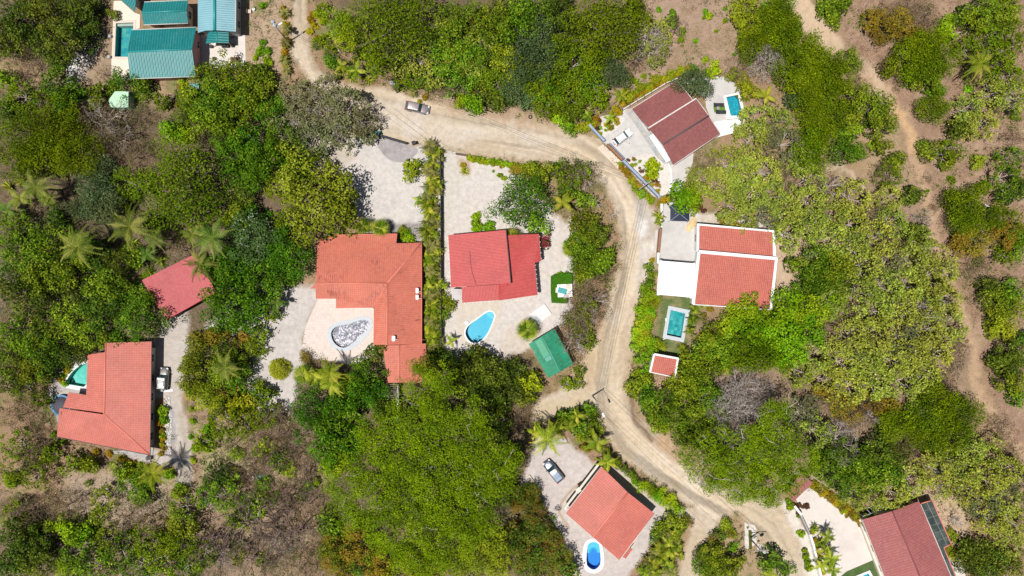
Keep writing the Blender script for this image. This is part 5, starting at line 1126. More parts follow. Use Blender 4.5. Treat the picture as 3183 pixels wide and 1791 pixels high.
def branch_mesh(seed, R, H, levels=4, limbs=6, r0=.16, spread=1.0, split=(2, 3), tips=None, straight=.25, name='trunk', up=.5, h0=.35):
    """trunk with limbs that fork repeatedly; returns a mesh builder and the twig ends"""
    g = random.Random(seed); mb = MB(); ends = []
    top = Vector((g.uniform(-.2, .2), g.uniform(-.2, .2), H * h0)); mb.tube((0, 0, -.1), top, r0 * 1.5, r0, 6, False)
    def grow(p, d, L, r, lev):
        a = p; n = 2
        for i in range(n):
            d = (d + Vector((g.uniform(-1, 1), g.uniform(-1, 1), g.uniform(-.5, .6))) * straight).normalized(); b = a + d * L / n; mb.tube(a, b, r * (1 - .35 * i / n), r * (1 - .35 * (i + 1) / n), 4 if lev > 1 else 3, False); a = b
        ends.append((a, lev))
        if lev <= 0: return
        for _ in range(g.randint(*split)):
            nd = (d + Vector((g.uniform(-1, 1), g.uniform(-1, 1), g.uniform(-.45, .65))) * .75).normalized()
            grow(a, nd, L * g.uniform(.6, .85), r * .62, lev - 1)
    for i in range(limbs):
        a = TAU * i / limbs + g.uniform(-.4, .4); el = g.uniform(.35, 1.0) * up
        d = Vector((math.cos(a), math.sin(a), el)).normalized(); grow(top - Vector((0, 0, g.uniform(0, .25) * H * h0)), d, R * .36 * spread * g.uniform(.8, 1.15), r0 * .6, levels)
    return mb, ends
def to_mesh(mb, name, mat):
    me = bpy.data.meshes.new(name); me.from_pydata(mb.v, [], mb.f); me.update(); me.materials.append(mat); return me

CR = {}   # (shape, size) -> [(crown mesh, trunk mesh, R, H)]
SIZES = {'S': (1.7, 2.6), 'M': (3.3, 5.2), 'L': (5.4, 7.6)}
def add_var(key, crown, trunk, R, H): CR.setdefault(key, []).append((crown, trunk, R, H))
for si, (R, H) in SIZES.items():
    for v in range(3 if si != 'S' else 2):
        sd_ = 100 * 'SML'.index(si) + v
        tr_mb, _ = branch_mesh(sd_, R, H, 1 if si == 'S' else 2, 5, .05 * R, h0=.35); tk = to_mesh(tr_mb, 'trunk', M['bark'])
        V_, L_ = crown_clump(sd_ + 1, R, H, 1.0 + .09 * R, .70 + .10 * R, 100, .17, ragged=.32, drop=.2)
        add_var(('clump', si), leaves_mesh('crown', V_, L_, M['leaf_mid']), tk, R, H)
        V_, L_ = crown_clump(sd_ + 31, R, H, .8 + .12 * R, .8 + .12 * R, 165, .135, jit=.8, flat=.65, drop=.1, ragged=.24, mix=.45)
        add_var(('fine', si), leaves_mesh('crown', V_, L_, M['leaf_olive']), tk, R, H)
        # sparse: pale twigs with leaf rosettes
        mb, ends = branch_mesh(sd_ + 51, R, H, {'S': 2, 'M': 3, 'L': 4}[si], 6, .035 * R + .02, straight=.35, up=.7)
        tk2 = to_mesh(mb, 'trunk', M['bark_grey']); g = np.random.default_rng(sd_ + 5)
        E_ = np.array([tuple(e[0]) for e in ends if e[1] <= 1]); nro = int(17 * R * R)
        th = g.uniform(0, TAU, nro); u = np.sqrt(g.uniform(size=nro)); ro = outline_r(g, R, th, .2)
        hz = H * (.45 + .5 * (1 - u ** 2)) + g.normal(size=nro) * .3
        c0 = np.stack([u * ro * np.cos(th), u * ro * np.sin(th), hz], 1)
        lump = np.sin(c0[:, 0] * 1.7 + sd_) + np.sin(c0[:, 1] * 1.9 + 2 * sd_) + g.normal(size=nro) * .8
        c0 = c0[lump > .15]
        if len(E_): c0 = np.concatenate([c0, E_ + g.normal(size=E_.shape) * .15])
        k = 6; P = np.repeat(c0, k, 0) + g.normal(size=(len(c0) * k, 3)) * np.array([.19, .19, .12]); hv = np.repeat(g.uniform(size=len(c0)), k)
        V_ = leaf_quads(g, P, g.normal(size=P.shape) * .55 + np.array([0, 0, 1]), .155 * g.uniform(.6, 1.4, len(P)), .62)
        add_var(('sparse', si), leaves_mesh('crown', V_, .5 * hv + .5 * g.beta(1.3, 1.5, len(P)), M['leaf_lime']), tk2, R, H)
        # bare: twigs only
        mb, ends = branch_mesh(sd_ + 71, R, H, {'S': 3, 'M': 4, 'L': 5}[si], 7, .035 * R + .05, straight=.3, split=(2, 3), up=.9, spread=.95)
        tkb = to_mesh(branch_mesh(sd_ + 71, R, H, 0, 3, .03 * R + .04)[0], 'trunk', M['bark_grey']); tw = to_mesh(mb, 'crown', M['bark_grey'])
        add_var(('bare', si), tw, tkb, R, H)
        # dry: dense fine brownish twigs with small leaves
        mb, ends = branch_mesh(sd_ + 91, R, H, {'S': 2, 'M': 3, 'L': 4}[si], 7, .02 * R + .02, straight=.4, up=.8); tkd = to_mesh(mb, 'trunk', M['bark_brown'])
        n = int(230 * R * R); th = g.uniform(0, TAU, n); u = np.sqrt(g.uniform(size=n)); ro = outline_r(g, R, th, .3)
        z = H * (.25 + .6 * g.uniform(size=n) ** .6 * (1 - u ** 2 * .7)); P = np.stack([u * ro * np.cos(th), u * ro * np.sin(th), z], 1)
        lump = np.sin(P[:, 0] * 2.1 + sd_) * np.sin(P[:, 1] * 2.3 + sd_) + g.normal(size=n) * .6; kk = lump > -.35; P = P[kk]; lu = lump[kk]
        V_ = leaf_quads(g, P, g.normal(size=P.shape), .095 * g.uniform(.6, 1.5, len(P)), .45)
        add_var(('dry', si), leaves_mesh('crown', V_, np.clip(.5 + lu * .25 + g.normal(size=len(P)) * .2, 0, 1), M['leaf_rust']), tkd, R, H)
# palms
def frond_pinnate(L, g, droop, twist, P, Nn, Sz, mbq, ang, z0, n=15, wl=.75, el0=.7):
    """adds leaflet quads along a curved rib"""
    ca, sa = math.cos(ang), math.sin(ang); pts = []
    for i in range(n + 1):
        s = i / n; r = L * (s * .97) * math.cos(el0 * .25); z = z0 + L * (el0 * s - droop * s * s)
        pts.append(Vector((ca * r - sa * twist * s * s, sa * r + ca * twist * s * s, z)))
    for i in range(1, n + 1):
        p = pts[i]; d = (pts[i] - pts[i - 1]).normalized(); side = Vector((-d.y, d.x, 0)).normalized(); s = i / n
        wl_ = wl * (math.sin(min(1, s * 1.25 + .12) * math.pi) * .75 + .3)
        for sg in (-1, 1):
            tip = p + side * sg * wl_ + d * wl_ * .65 - Vector((0, 0, wl_ * .35)); b0 = p - d * .065; b1 = p + d * .065; m_ = (b1 + tip) / 2 + d * .05
            mbq.append((b0, b1, m_, tip))
    for i in range(n):
        d = (pts[i + 1] - pts[i]).normalized(); side = Vector((-d.y, d.x, 0)).normalized() * .045; mbq.append((pts[i] - side, pts[i] + side, pts[i + 1] + side * .7, pts[i + 1] - side * .7))
def quads_mesh(name, Q, lv, mat):
    V_ = np.array([[tuple(p) for p in q] for q in Q]).reshape(-1, 3); return leaves_mesh(name, V_, lv, mat)
def palm(seed, H, L, nf, mat, lean=.4, wl=.7, fan=False):
    g = random.Random(seed); Q = []; lv = []
    for k in range(nf):
        ang = TAU * k / nf * 2.4 + g.uniform(-.25, .25); n0 = len(Q); Lk = L * g.uniform(.8, 1.1); e = g.uniform(.25, .85)
        frond_pinnate(Lk, g, e + g.uniform(.05, .35), g.uniform(-.5, .5) * L * .25, None, None, None, Q, ang, H, 15, wl, e)
        b = g.uniform(.15, .95); lv += [min(1, max(0, b + g.uniform(-.18, .18))) for _ in range(len(Q) - n0)]
    mb = MB(); n = 6
    for i in range(n):
        a = Vector((-lean * (1 - i / n) ** 2, 0, H * i / n)); b = Vector((-lean * (1 - (i + 1) / n) ** 2, 0, H * (i + 1) / n)); mb.tube(a, b, .2 - .08 * i / n, .2 - .08 * (i + 1) / n, 7, False)
    return quads_mesh('crown', Q, np.array(lv), mat), to_mesh(mb, 'trunk', M['wood_pole'])
def fan_palm(seed, H, L, nf, mat):
    g = random.Random(seed); Q = []; lv = []
    for k in range(nf):
        ang = TAU * k * .381966; el = .05 + 1.0 * (k / nf) ** 1.5 + g.uniform(-.1, .1); Lp = L * .16; d = Vector((math.cos(ang) * math.cos(el), math.sin(ang) * math.cos(el), math.sin(el)))
        c = Vector((0, 0, H)) + d * Lp; side = Vector((-math.sin(ang), math.cos(ang), 0)); up = d.cross(side); b = g.uniform(.15, .95)
        Q.append((Vector((0, 0, H)) - side * .03, Vector((0, 0, H)) + side * .03, c + side * .03, c - side * .03)); lv.append(.7)
        for j in range(11):
            a = -.62 + 1.24 * j / 10; dd = (d * math.cos(a) + side * math.sin(a)).normalized(); l_ = L * .84 * (1 - .18 * abs(a)) ; s2 = dd.cross(up).normalized() * .05
            dd = (dd - Vector((0, 0, .15))).normalized(); Q.append((c, c + dd * l_ * .5 + s2, c + dd * l_, c + dd * l_ * .5 - s2)); lv.append(min(1, max(0, b + g.uniform(-.2, .2))))
    mb = MB(); mb.tube((0, 0, 0), (0, 0, H), .2, .14, 8, False)
    return quads_mesh('crown', Q, np.array(lv), mat), to_mesh(mb, 'trunk', M['bark'])
def areca(seed, H, L, nf, mat):
    g = random.Random(seed); Q = []; lv = []
    for k in range(nf):
        ang = g.uniform(0, TAU); n0 = len(Q); frond_pinnate(L * g.uniform(.7, 1.15), g, g.uniform(.7, 1.2), g.uniform(-.4, .4), None, None, None, Q, ang, H * g.uniform(.35, .75), 9, .42, g.uniform(.5, 1.1))
        b = g.uniform(.1, .9); lv += [min(1, max(0, b + g.uniform(-.2, .2))) for _ in range(len(Q) - n0)]
    mb = MB()
    for i in range(5): a = TAU * i / 5; mb.tube((.12 * math.cos(a), .12 * math.sin(a), 0), (.3 * math.cos(a), .3 * math.sin(a), H * .6), .05, .03, 5, False)
    return quads_mesh('crown', Q, np.array(lv), mat), to_mesh(mb, 'trunk', M['wood_pole'])
def agave(seed, R, mat, n=22):
    g = random.Random(seed); Q = []; lv = []
    for k in range(n):
        a = TAU * k * .381966; el = g.uniform(.15, 1.2); d = Vector((math.cos(a) * math.cos(el), math.sin(a) * math.cos(el), math.sin(el))); L = R * g.uniform(.75, 1.1); s = Vector((-math.sin(a), math.cos(a), 0)) * .08
        p0 = Vector((0, 0, .1)); Q.append((p0 - s, p0 + s, p0 + d * L * .6 + s * .8, p0 + d * L * .6 - s * .8)); Q.append((p0 + d * L * .6 - s * .8, p0 + d * L * .6 + s * .8, p0 + d * L - Vector((0, 0, .1)) + s * .1, p0 + d * L - Vector((0, 0, .1)) - s * .1)); b = g.uniform(.2, .9); lv += [b, b]
    mb = MB(); mb.tube((0, 0, 0), (0, 0, .3), .12, .08, 6); return quads_mesh('crown', Q, np.array(lv), mat), to_mesh(mb, 'trunk', M['bark'])
for v in range(3):
    a, b = palm(10 + v, 6.5, 3.3, 15, M['leaf_palm'], .4, .55); add_var(('coco', 'M'), a, b, 2.9, 6.5)
    a, b = palm(20 + v, 3.2, 2.1, 10, M['leaf_palm'], .2, .42); add_var(('coco', 'S'), a, b, 1.9, 3.2)
    a, b = fan_palm(30 + v, 2.4, 2.1, 15, M['leaf_palm']); add_var(('fan', 'M'), a, b, 1.8, 2.6)
    a, b = areca(40 + v, 3.0, 1.75, 22, M['leaf_palm']); add_var(('areca', 'M'), a, b, 1.6, 3.0)
    a, b = agave(50 + v, 1.2, M['leaf_palm']); add_var(('agave', 'M'), a, b, 1.2, .8)
# small plants
for v in range(3):
    V_, L_ = crown_clump(300 + v, .55, .9, .3, .26, 60, .075, flat=.3, base=.2, mix=.2); mb = MB(); mb.tube((0, 0, 0), (0, 0, .5), .04, .03, 5); add_var(('tuft', 'S'), leaves_mesh('crown', V_, L_, M['leaf_croton']), to_mesh(mb, 'stem', M['bark']), .6, .9)
V_, L_ = crown_clump(330, 1.9, 2.3, .42, .34, 70, .07, jit=.7, flat=.1, drop=0, base=.15, ragged=.03, mix=.2); mb = MB(); mb.tube((0, 0, 0), (0, 0, 1.2), .1, .06, 6); add_var(('ball', 'M'), leaves_mesh('crown', V_, L_, M['leaf_yellow']), to_mesh(mb, 'trunk', M['bark']), 2.0, 2.3)

# ------------------------------------------------------------------ landmarks and labels
LMK = [('the large teal roof', 405, 135), ('the upper teal cabin', 415, 30), ('the pale blue roof', 545, 40), ('the mint hut', 302, 255), ('the first utility pole', 690, 60), ('the grey SUV on the road', 1048, 267),
       ('the sliding gate', 1000, 360), ('the pebble filled pool', 885, 835), ('the L-shaped roof', 930, 650), ('the bright red roof', 1240, 660), ('the teardrop pool', 1205, 822),
       ('the green shed', 1385, 885), ('the white car', 1565, 345), ('the brown tiled roof', 1700, 310), ('the two loungers', 1820, 272), ('the navy canopy', 1708, 538), ('the white-trimmed roof', 1850, 670),
       ('the white flat roof', 1700, 700), ('the lawn pool', 1700, 813), ('the white-rimmed shed', 1670, 915), ('the street lamp', 1512, 1040), ('the diamond house', 1535, 1290), ('the oval pool', 1490, 1398),
       ('the blue-grey pickup', 1390, 1185), ('the gatehouse roof', 2010, 1222), ('the corner brown roof', 2290, 1360), ('the left salmon roof', 290, 1010), ('the trampoline', 150, 1017), ('the carport roof', 445, 730),
       ('the white off-roader', 410, 950), ('the top right sand track', 2050, 60), ('the footpath bend', 2280, 320), ('the lower footpath', 2480, 1010), ('the T-shaped post', 2480, 520), ('the annex roof', 1010, 900), ('the round clipped bush', 698, 930),
       ('the upper left corner', 0, 0), ('the lower left corner', 0, 1449), ('the upper right corner', 2575, 0), ('the lower right corner', 2575, 1449), ('the middle of the left edge', 0, 700), ('the middle of the right edge', 2575, 724), ('the middle of the top edge', 1290, 0), ('the bottom edge, middle', 1290, 1449)]
def dirw(dx, dy):
    a = math.degrees(math.atan2(-dy, dx)) % 360; k = int((a + 22.5) // 45) % 8
    return ['right of', 'upper right of', 'above', 'upper left of', 'left of', 'lower left of', 'below', 'lower right of'][k]
ORD = ['', 'second nearest', 'third nearest', 'fourth nearest', 'fifth nearest', 'sixth nearest', 'seventh nearest', 'eighth nearest', 'ninth nearest', 'tenth nearest', 'eleventh nearest', 'twelfth nearest', 'thirteenth nearest', 'fourteenth nearest', 'fifteenth nearest', 'sixteenth nearest', 'seventeenth nearest']
PLANTS = []     # (root object, look, category, x, y, group)
def finish_labels():
    by = {}
    for o, look, cat, x, y, grp in PLANTS:
        n, lx, ly = min(LMK, key=lambda l: (l[1] - x) ** 2 + (l[2] - y) ** 2 if l[0] != 'x' else 9e9); d = math.hypot(lx - x, ly - y)
        by.setdefault((look, n, dirw(x - lx, y - ly)), []).append((d, o, cat, grp))
    for (look, n, dw), L in by.items():
        L.sort(key=lambda q: q[0])
        for i, (d, o, cat, grp) in enumerate(L):
            if len(L) == 1: s = '%s %s %s' % (look, dw, n)
            else: s = '%s %s %s, %s' % (look, dw, n, ('nearest' if i == 0 else ORD[min(i, 16)]))
            o['label'] = s; o['category'] = cat
            if grp: o['group'] = grp
KINDS = {   # code: shape, leaf material, look words, object name, category, group, height factor
    'dk': ('clump', 'leaf_dark', 'dark green tree', 'dark_leaved_tree'), 'md': ('clump', 'leaf_mid', 'leafy green tree', 'broadleaf_tree'), 'bt': ('clump', 'leaf_bright', 'bright green tree', 'bright_leaved_tree'),
    'ye': ('clump', 'leaf_yellow', 'yellow-green tree', 'yellow_leaved_tree'), 'ol': ('fine', 'leaf_olive', 'smooth olive tree', 'olive_green_tree'), 'lm': ('sparse', 'leaf_lime', 'thin lime tree', 'lime_leaved_tree'),
    'br': ('bare', 'bark_grey', 'leafless grey tree', 'leafless_tree'), 'dg': ('clump', 'leaf_deep', 'deep green tree', 'deep_green_tree'), 'lb': ('tuft', 'leaf_bright', 'round bright green bush', 'round_bush'), 'gy': ('dry', 'leaf_grey', 'bare grey twiggy tree', 'leafless_tree'), 'rb': ('dry', 'leaf_rust', 'dry reddish-brown bush', 'dry_bush'), 'bl': ('fine', 'leaf_blue', 'dull blue-green tree', 'blue_green_tree'),
    'or': ('clump', 'leaf_orange', 'orange-tinged tree', 'orange_leaved_tree'), 'bn': ('bare', 'bark_brown', 'leafless brown tree', 'leafless_tree'), 'gt': ('sparse', 'leaf_dull', 'thin greyish tree', 'greyish_tree'), 'sg': ('sparse', 'leaf_mid', 'loose green tree', 'loose_tree'), 'so': ('sparse', 'leaf_olive', 'loose olive tree', 'loose_tree'),
    'co': ('coco', 'leaf_palm', 'coconut palm', 'coconut_palm'), 'cd': ('coco', 'leaf_palm_dark', 'dark coconut palm', 'coconut_palm'), 'yo': ('clump', 'leaf_yolive', 'yellowish olive tree', 'olive_green_tree'), 'fp': ('fan', 'leaf_palm', 'fan palm', 'fan_palm'), 'ar': ('areca', 'leaf_palm', 'clumping palm', 'clumping_palm'), 'ag': ('agave', 'leaf_palm', 'spiky agave', 'agave'),
    'cr': ('tuft', 'leaf_croton', 'yellow croton shrub', 'croton_shrub'), 'gb': ('tuft', 'leaf_bright', 'small green shrub', 'small_shrub'), 'rd': ('tuft', 'leaf_maroon', 'small maroon shrub', 'small_shrub'),
    'bg': ('clump', 'leaf_boug', 'pink flowering bougainvillea', 'bougainvillea'), 'rr': ('clump', 'leaf_red', 'red flowering bush', 'flowering_bush'), 'wf': ('clump', 'leaf_flower', 'white flowered tree', 'flowering_tree'),
    'ro': ('tuft', 'leaf_orange', 'orange-tinged shrub', 'orange_shrub'), 'dp': ('areca', 'leaf_palm_dry', 'dull clumping palm', 'clumping_palm'), 'ba': ('ball', 'leaf_clip', 'round clipped yellow-green bush', 'clipped_bush')}
gv = random.Random(3)
THIN = {'clump': .90, 'fine': .86, 'sparse': .95, 'bare': .55, 'dry': .85}; PLACED = []
CR_FAM = {k: (v[0] if k not in ('dk', 'md', 'bt', 'dg') else 'leafy') + ('' if v[0] != 'clump' or k in ('dk', 'md', 'bt', 'dg') else k) for k, v in KINDS.items()}
def plant(kind, x, y, r, h=None):
    """x, y: centre of the crown as seen, whole-view pixels; r: its radius in the same pixels"""
    shape, mat, look, nm = KINDS[kind]; rm = r * DM
    if shape in THIN:
        for (k2, x2, y2, r2) in PLACED:
            if ((x - x2) ** 2 + (y - y2) ** 2) < (THIN[shape] * max(r, r2)) ** 2 and CR_FAM[k2] == CR_FAM[kind]: return None
    PLACED.append((kind, x, y, r))
    if shape in ('clump', 'fine', 'sparse', 'bare', 'dry'):
        si = 'S' if rm < 2.4 else ('M' if rm < 4.3 else 'L')
    elif shape == 'coco': si = 'S' if rm < 2.4 else 'M'
    else: si = {'tuft': 'S'}.get(shape, 'M')
    vs = CR[(shape, si)]; crown, trunk, R, H = vs[gv.randrange(len(vs))]
    sc = rm / R * (1.05 if shape in THIN else 1.06); hh = h or min(H * sc * (gv.uniform(1.0, 1.5) if rm > 1.6 and shape in THIN else 1.0), 12.5); szf = (hh / H)
    zc = hh * .72; p = D(x, y, zc)
    big = 'small' if rm < 1.9 else ('mid-sized' if rm < 3.6 else ('large' if rm < 5.6 else 'very large'))
    if shape in ('tuft', 'agave', 'fan', 'areca', 'ball'): big = ''
    cat = {'tuft': 'shrub', 'agave': 'agave', 'coco': 'palm', 'fan': 'palm', 'areca': 'palm', 'ball': 'bush', 'dry': 'bush'}.get(shape, 'tree')
    if kind in ('bg', 'rr'): cat = 'bush'
    o = thing(nm, (p.x, p.y, -.03), None, cat, None, gv.uniform(0, TAU)); o.scale = (sc * gv.uniform(.94, 1.06), sc, szf)
    c = link('crown', crown, o, None, False); 
    if crown.materials[0] is not M[mat]: c.material_slots[0].link = 'OBJECT'; c.material_slots[0].material = M[mat]
    link('trunk' if shape != 'tuft' else 'stem', trunk, o, None, False)
    grp = {'palm': 'palms around the houses', 'shrub': 'garden shrubs', 'agave': 'spiky agaves', 'bush': 'bushes'}.get(cat, 'trees of the wooded hillside')
    PLANTS.append((o, (big + ' ' + look).strip(), cat, x, y, grp)); return o
def grow(kind, *pts):
    for i, q in enumerate(pts):
        if kind == 'lm' and len(pts) > 60 and i % 6 == 2: plant('rb', q[0], q[1], q[2] * .8); continue
        if kind == 'lm' and len(pts) > 20 and i % 9 == 5: plant('gt', *q); continue
        plant(kind, *q)

# --- upper left wood
grow('dk', (38, 40, 46), (108, 28, 50), (185, 40, 48), (28, 105, 40), (100, 95, 42), (158, 108, 46), (212, 88, 36), (150, 140, 26), (225, 20, 26), (215, 55, 26), (140, 150, 24), (-10, 80, 40), (60, -10, 40), (20, 275, 30))
grow('md', (130, 215, 44), (165, 250, 40), (238, 232, 28), (310, 205, 34), (275, 215, 20), (362, 215, 26), (285, 35, 15), (340, 222, 20))
grow('bt', (8, 190, 24), (345, 200, 18), (455, 205, 12), (430, 325, 28), (462, 335, 26))
grow('rb', (75, 125, 40), (50, 175, 42), (255, 182, 24), (235, 300, 55), (285, 340, 50), (190, 285, 34), (330, 390, 42), (340, 290, 32))
grow('so', (45, 240, 40), (95, 262, 34), (400, 255, 22))
grow('br', (225, 262, 32), (255, 300, 52), (300, 330, 40))
grow('ol', (60, 335, 62), (130, 325, 60), (185, 385, 58), (110, 385, 55), (50, 400, 46), (20, 340, 40), (450, 462, 98, 12), (430, 520, 48), (160, 280, 45))
grow('so', (318, 460, 42), (300, 500, 32))
grow('bl', (235, 480, 50), (262, 520, 44), (200, 520, 34), (252, 425, 34))
grow('md', (548, 250, 50), (500, 250, 44), (585, 180, 44), (530, 190, 40), (640, 212, 40), (600, 220, 44), (520, 290, 46), (480, 210, 34), (575, 300, 50), (470, 280, 32), (660, 180, 26), (650, 250, 40))
grow('so', (545, 290, 44), (600, 265, 40), (500, 300, 38), (470, 240, 30))
grow('rb', (625, 275, 30), (500, 330, 34))
grow('dg', (630, 345, 48), (585, 385, 46), (655, 400, 46), (700, 350, 44), (730, 395, 46), (690, 285, 40), (640, 440, 40), (610, 330, 40), (770, 400, 38), (560, 350, 34), (600, 440, 38))
grow('dk', (600, 500, 36))
grow('gt', (742, 235, 46), (795, 285, 58), (862, 262, 52), (850, 325, 50), (905, 300, 40), (782, 340, 52), (735, 300, 50), (900, 250, 28), (705, 225, 40), (820, 220, 36), (925, 335, 26))
grow('br', (800, 250, 52), (760, 300, 50), (850, 300, 55), (735, 260, 40), (905, 285, 44))
plant('yo', 785, 500, 100); grow('so', (850, 470, 40), (720, 560, 40), (850, 550, 44), (700, 470, 38), (740, 420, 36), (800, 420, 36)); grow('yo', (760, 560, 48), (830, 500, 48), (745, 450, 46), (800, 570, 40))
grow('wf', (620, 570, 48), (660, 590, 46), (610, 640, 48), (655, 640, 44), (580, 600, 38))
grow('dg', (722, 650, 60), (680, 690, 46), (750, 690, 38), (690, 620, 40), (640, 545, 34), (745, 620, 34))
grow('bt', (600, 540, 30), (575, 560, 28), (660, 700, 36), (700, 710, 34))
grow('dg', (560, 665, 44), (610, 705, 54), (565, 735, 52), (645, 745, 46), (560, 790, 46), (605, 790, 42), (540, 700, 40), (530, 780, 34), (520, 745, 32))
grow('so', (685, 790, 24), (650, 840, 26))
# --- woods at the left
grow('md', (40, 575, 44), (110, 610, 48), (60, 655, 50), (20, 620, 40), (180, 690, 46), (110, 700, 50), (250, 725, 48), (30, 830, 46), (100, 830, 50), (170, 790, 50), (300, 720, 34), (330, 720, 34), (330, 650, 28), (15, 900, 44), (90, 890, 44), (205, 850, 40), (70, 930, 40), (380, 560, 26))
grow('dk', (150, 645, 46), (235, 640, 42), (190, 745, 50), (50, 740, 52), (120, 760, 46), (10, 700, 40), (250, 790, 50), (290, 655, 34), (20, 770, 44), (60, 870, 46), (130, 880, 42), (180, 880, 34), (230, 840, 40), (200, 620, 34), (10, 960, 34), (120, 930, 30), (300, 770, 38), (150, 545, 30))
grow('md', (345, 800, 60), (380, 775, 40), (310, 840, 40), (265, 860, 30), (375, 835, 38), (350, 745, 34), (290, 810, 38), (395, 805, 24))
grow('rb', (130, 570, 34), (215, 560, 36), (90, 520, 28), (410, 590, 34), (450, 630, 28))
grow('cd', (108, 475, 42), (216, 622, 50), (344, 573, 50), (548, 600, 48), (515, 665, 40), (60, 500, 30), (28, 530, 30), (490, 590, 30), (400, 600, 34), (375, 640, 26), (130, 500, 26))
grow('ag', (372, 685, 24), (400, 655, 22), (20, 470, 22), (50, 455, 22), (330, 610, 20), (450, 590, 20), (360, 700, 18))
# --- left house garden and lower left
grow('rb', (60, 1010, 38), (30, 1050, 40), (90, 1070, 32), (90, 1120, 34), (60, 1150, 40))
grow('so', (60, 980, 32), (100, 1010, 24), (35, 1120, 40), (30, 1180, 34), (130, 1140, 26), (25, 1225, 50), (80, 1200, 40))
grow('gb', (150, 1090, 9), (158, 1110, 8), (130, 1095, 8), (160, 965, 10), (155, 945, 9))
grow('cr', (165, 930, 11), (150, 955, 10), (240, 1138, 9), (272, 1143, 9), (300, 1155, 10), (318, 1163, 9), (333, 1168, 9), (366, 1178, 9), (380, 1180, 8), (406, 1105, 8), (406, 1120, 8), (400, 1065, 11), (402, 1142, 8))
grow('ro', (160, 915, 9), (395, 1180, 9), (404, 1085, 9), (410, 1130, 7), (345, 1175, 7))
grow('gb', (405, 1035, 15), (408, 1055, 12), (405, 1098, 10), (350, 1172, 9), (404, 1117, 8))
grow('co', (396, 1186, 40))
grow('gb', (340, 1190, 14), (420, 1195, 16), (375, 1215, 14), (110, 1150, 14), (112, 1138, 12))
grow('sg', (255, 1262, 36), (245, 1300, 24), (276, 1285, 26)); grow('md', (340, 1220, 34), (360, 1250, 26), (180, 1165, 28), (220, 1175, 22), (215, 1160, 20), (300, 1190, 24), (365, 1200, 22))
grow('bt', (150, 1318, 26), (180, 1330, 30), (205, 1345, 24), (160, 1440, 34), (140, 1420, 28))
grow('dk', (55, 1390, 50), (20, 1420, 44), (90, 1420, 40), (40, 1345, 40), (100, 1360, 34)); grow('rb', (70, 1300, 44), (150, 1280, 40), (110, 1260, 34), (360, 1310, 46), (300, 1310, 40), (20, 1290, 40))
grow('sg', (190, 1400, 48), (230, 1430, 46), (290, 1400, 46), (340, 1430, 44), (270, 1360, 36), (400, 1410, 48), (460, 1430, 40), (500, 1400, 40)); grow('so', (370, 1370, 44), (440, 1370, 44), (240, 1380, 40), (430, 1440, 46), (500, 1440, 44), (30, 1300, 36))
grow('yo', (450, 1330, 40), (420, 1375, 34), (447, 1238, 20)); grow('sg', (455, 1280, 38), (480, 1300, 30)); grow('dk', (535, 1195, 34), (555, 1215, 24)); grow('sg', (560, 1250, 40), (520, 1250, 34), (590, 1300, 30))
grow('bn', (600, 1330, 74), (545, 1400, 60), (680, 1370, 66), (640, 1290, 60), (720, 1260, 44), (620, 1420, 60), (500, 1380, 50), (700, 1300, 55), (740, 1350, 50))
grow('rb', (640, 1110, 44), (700, 1100, 44), (740, 1150, 44), (680, 1165, 46), (620, 1180, 40), (760, 1200, 40), (700, 1240, 40), (640, 1230, 36), (770, 1280, 44), (590, 1240, 40), (680, 1420, 46), (750, 1440, 44), (790, 1400, 40), (570, 1130, 34))
grow('bn', (745, 1240, 34), (770, 1190, 34), (640, 1160, 44), (730, 1120, 40), (690, 1060, 40))
for _ in range(46):
    x, y = gv.uniform(500, 800), gv.uniform(1080, 1440); plant(gv.choice(['gb', 'gb', 'rb', 'bn', 'sg', 'gy']), x, y, gv.uniform(12, 30))
for _ in range(34):
    x, y = gv.uniform(0, 460), gv.uniform(1170, 1360); plant(gv.choice(['gb', 'rb', 'rb', 'so', 'bn']), x, y, gv.uniform(10, 26))
for _ in range(26):
    x, y = gv.uniform(2180, 2570), gv.uniform(100, 700); plant(gv.choice(['gb', 'rb', 'so', 'rb']), x, y, gv.uniform(8, 22))
# --- between the left drive and the gravel
grow('md', (505, 905, 44), (560, 930, 40), (480, 950, 38), (610, 900, 34), (530, 980, 44), (600, 960, 38), (490, 880, 28), (560, 870, 32)); grow('ye', (470, 910, 22), (520, 1000, 34), (560, 1010, 36), (600, 1020, 30), (480, 985, 28)); grow('or', (500, 850, 26), (540, 840, 24), (610, 850, 24))
grow('cd', (577, 920, 40), (700, 760, 26)); grow('so', (560, 1060, 44), (520, 1060, 36), (610, 1060, 40), (660, 1050, 36), (570, 1090, 40), (510, 1110, 30)); grow('bg', (570, 960, 26), (580, 990, 28)); grow('or', (495, 830, 20))
grow('so', (660, 1000, 26), (680, 990, 24), (650, 970, 18), (650, 880, 20)); grow('rb', (660, 1060, 30), (700, 1040, 26), (560, 900, 24))
grow('ba', (698, 930, 29)); grow('gb', (478, 1100, 8), (482, 1060, 8), (485, 1130, 8), (484, 1160, 8), (480, 1030, 8))
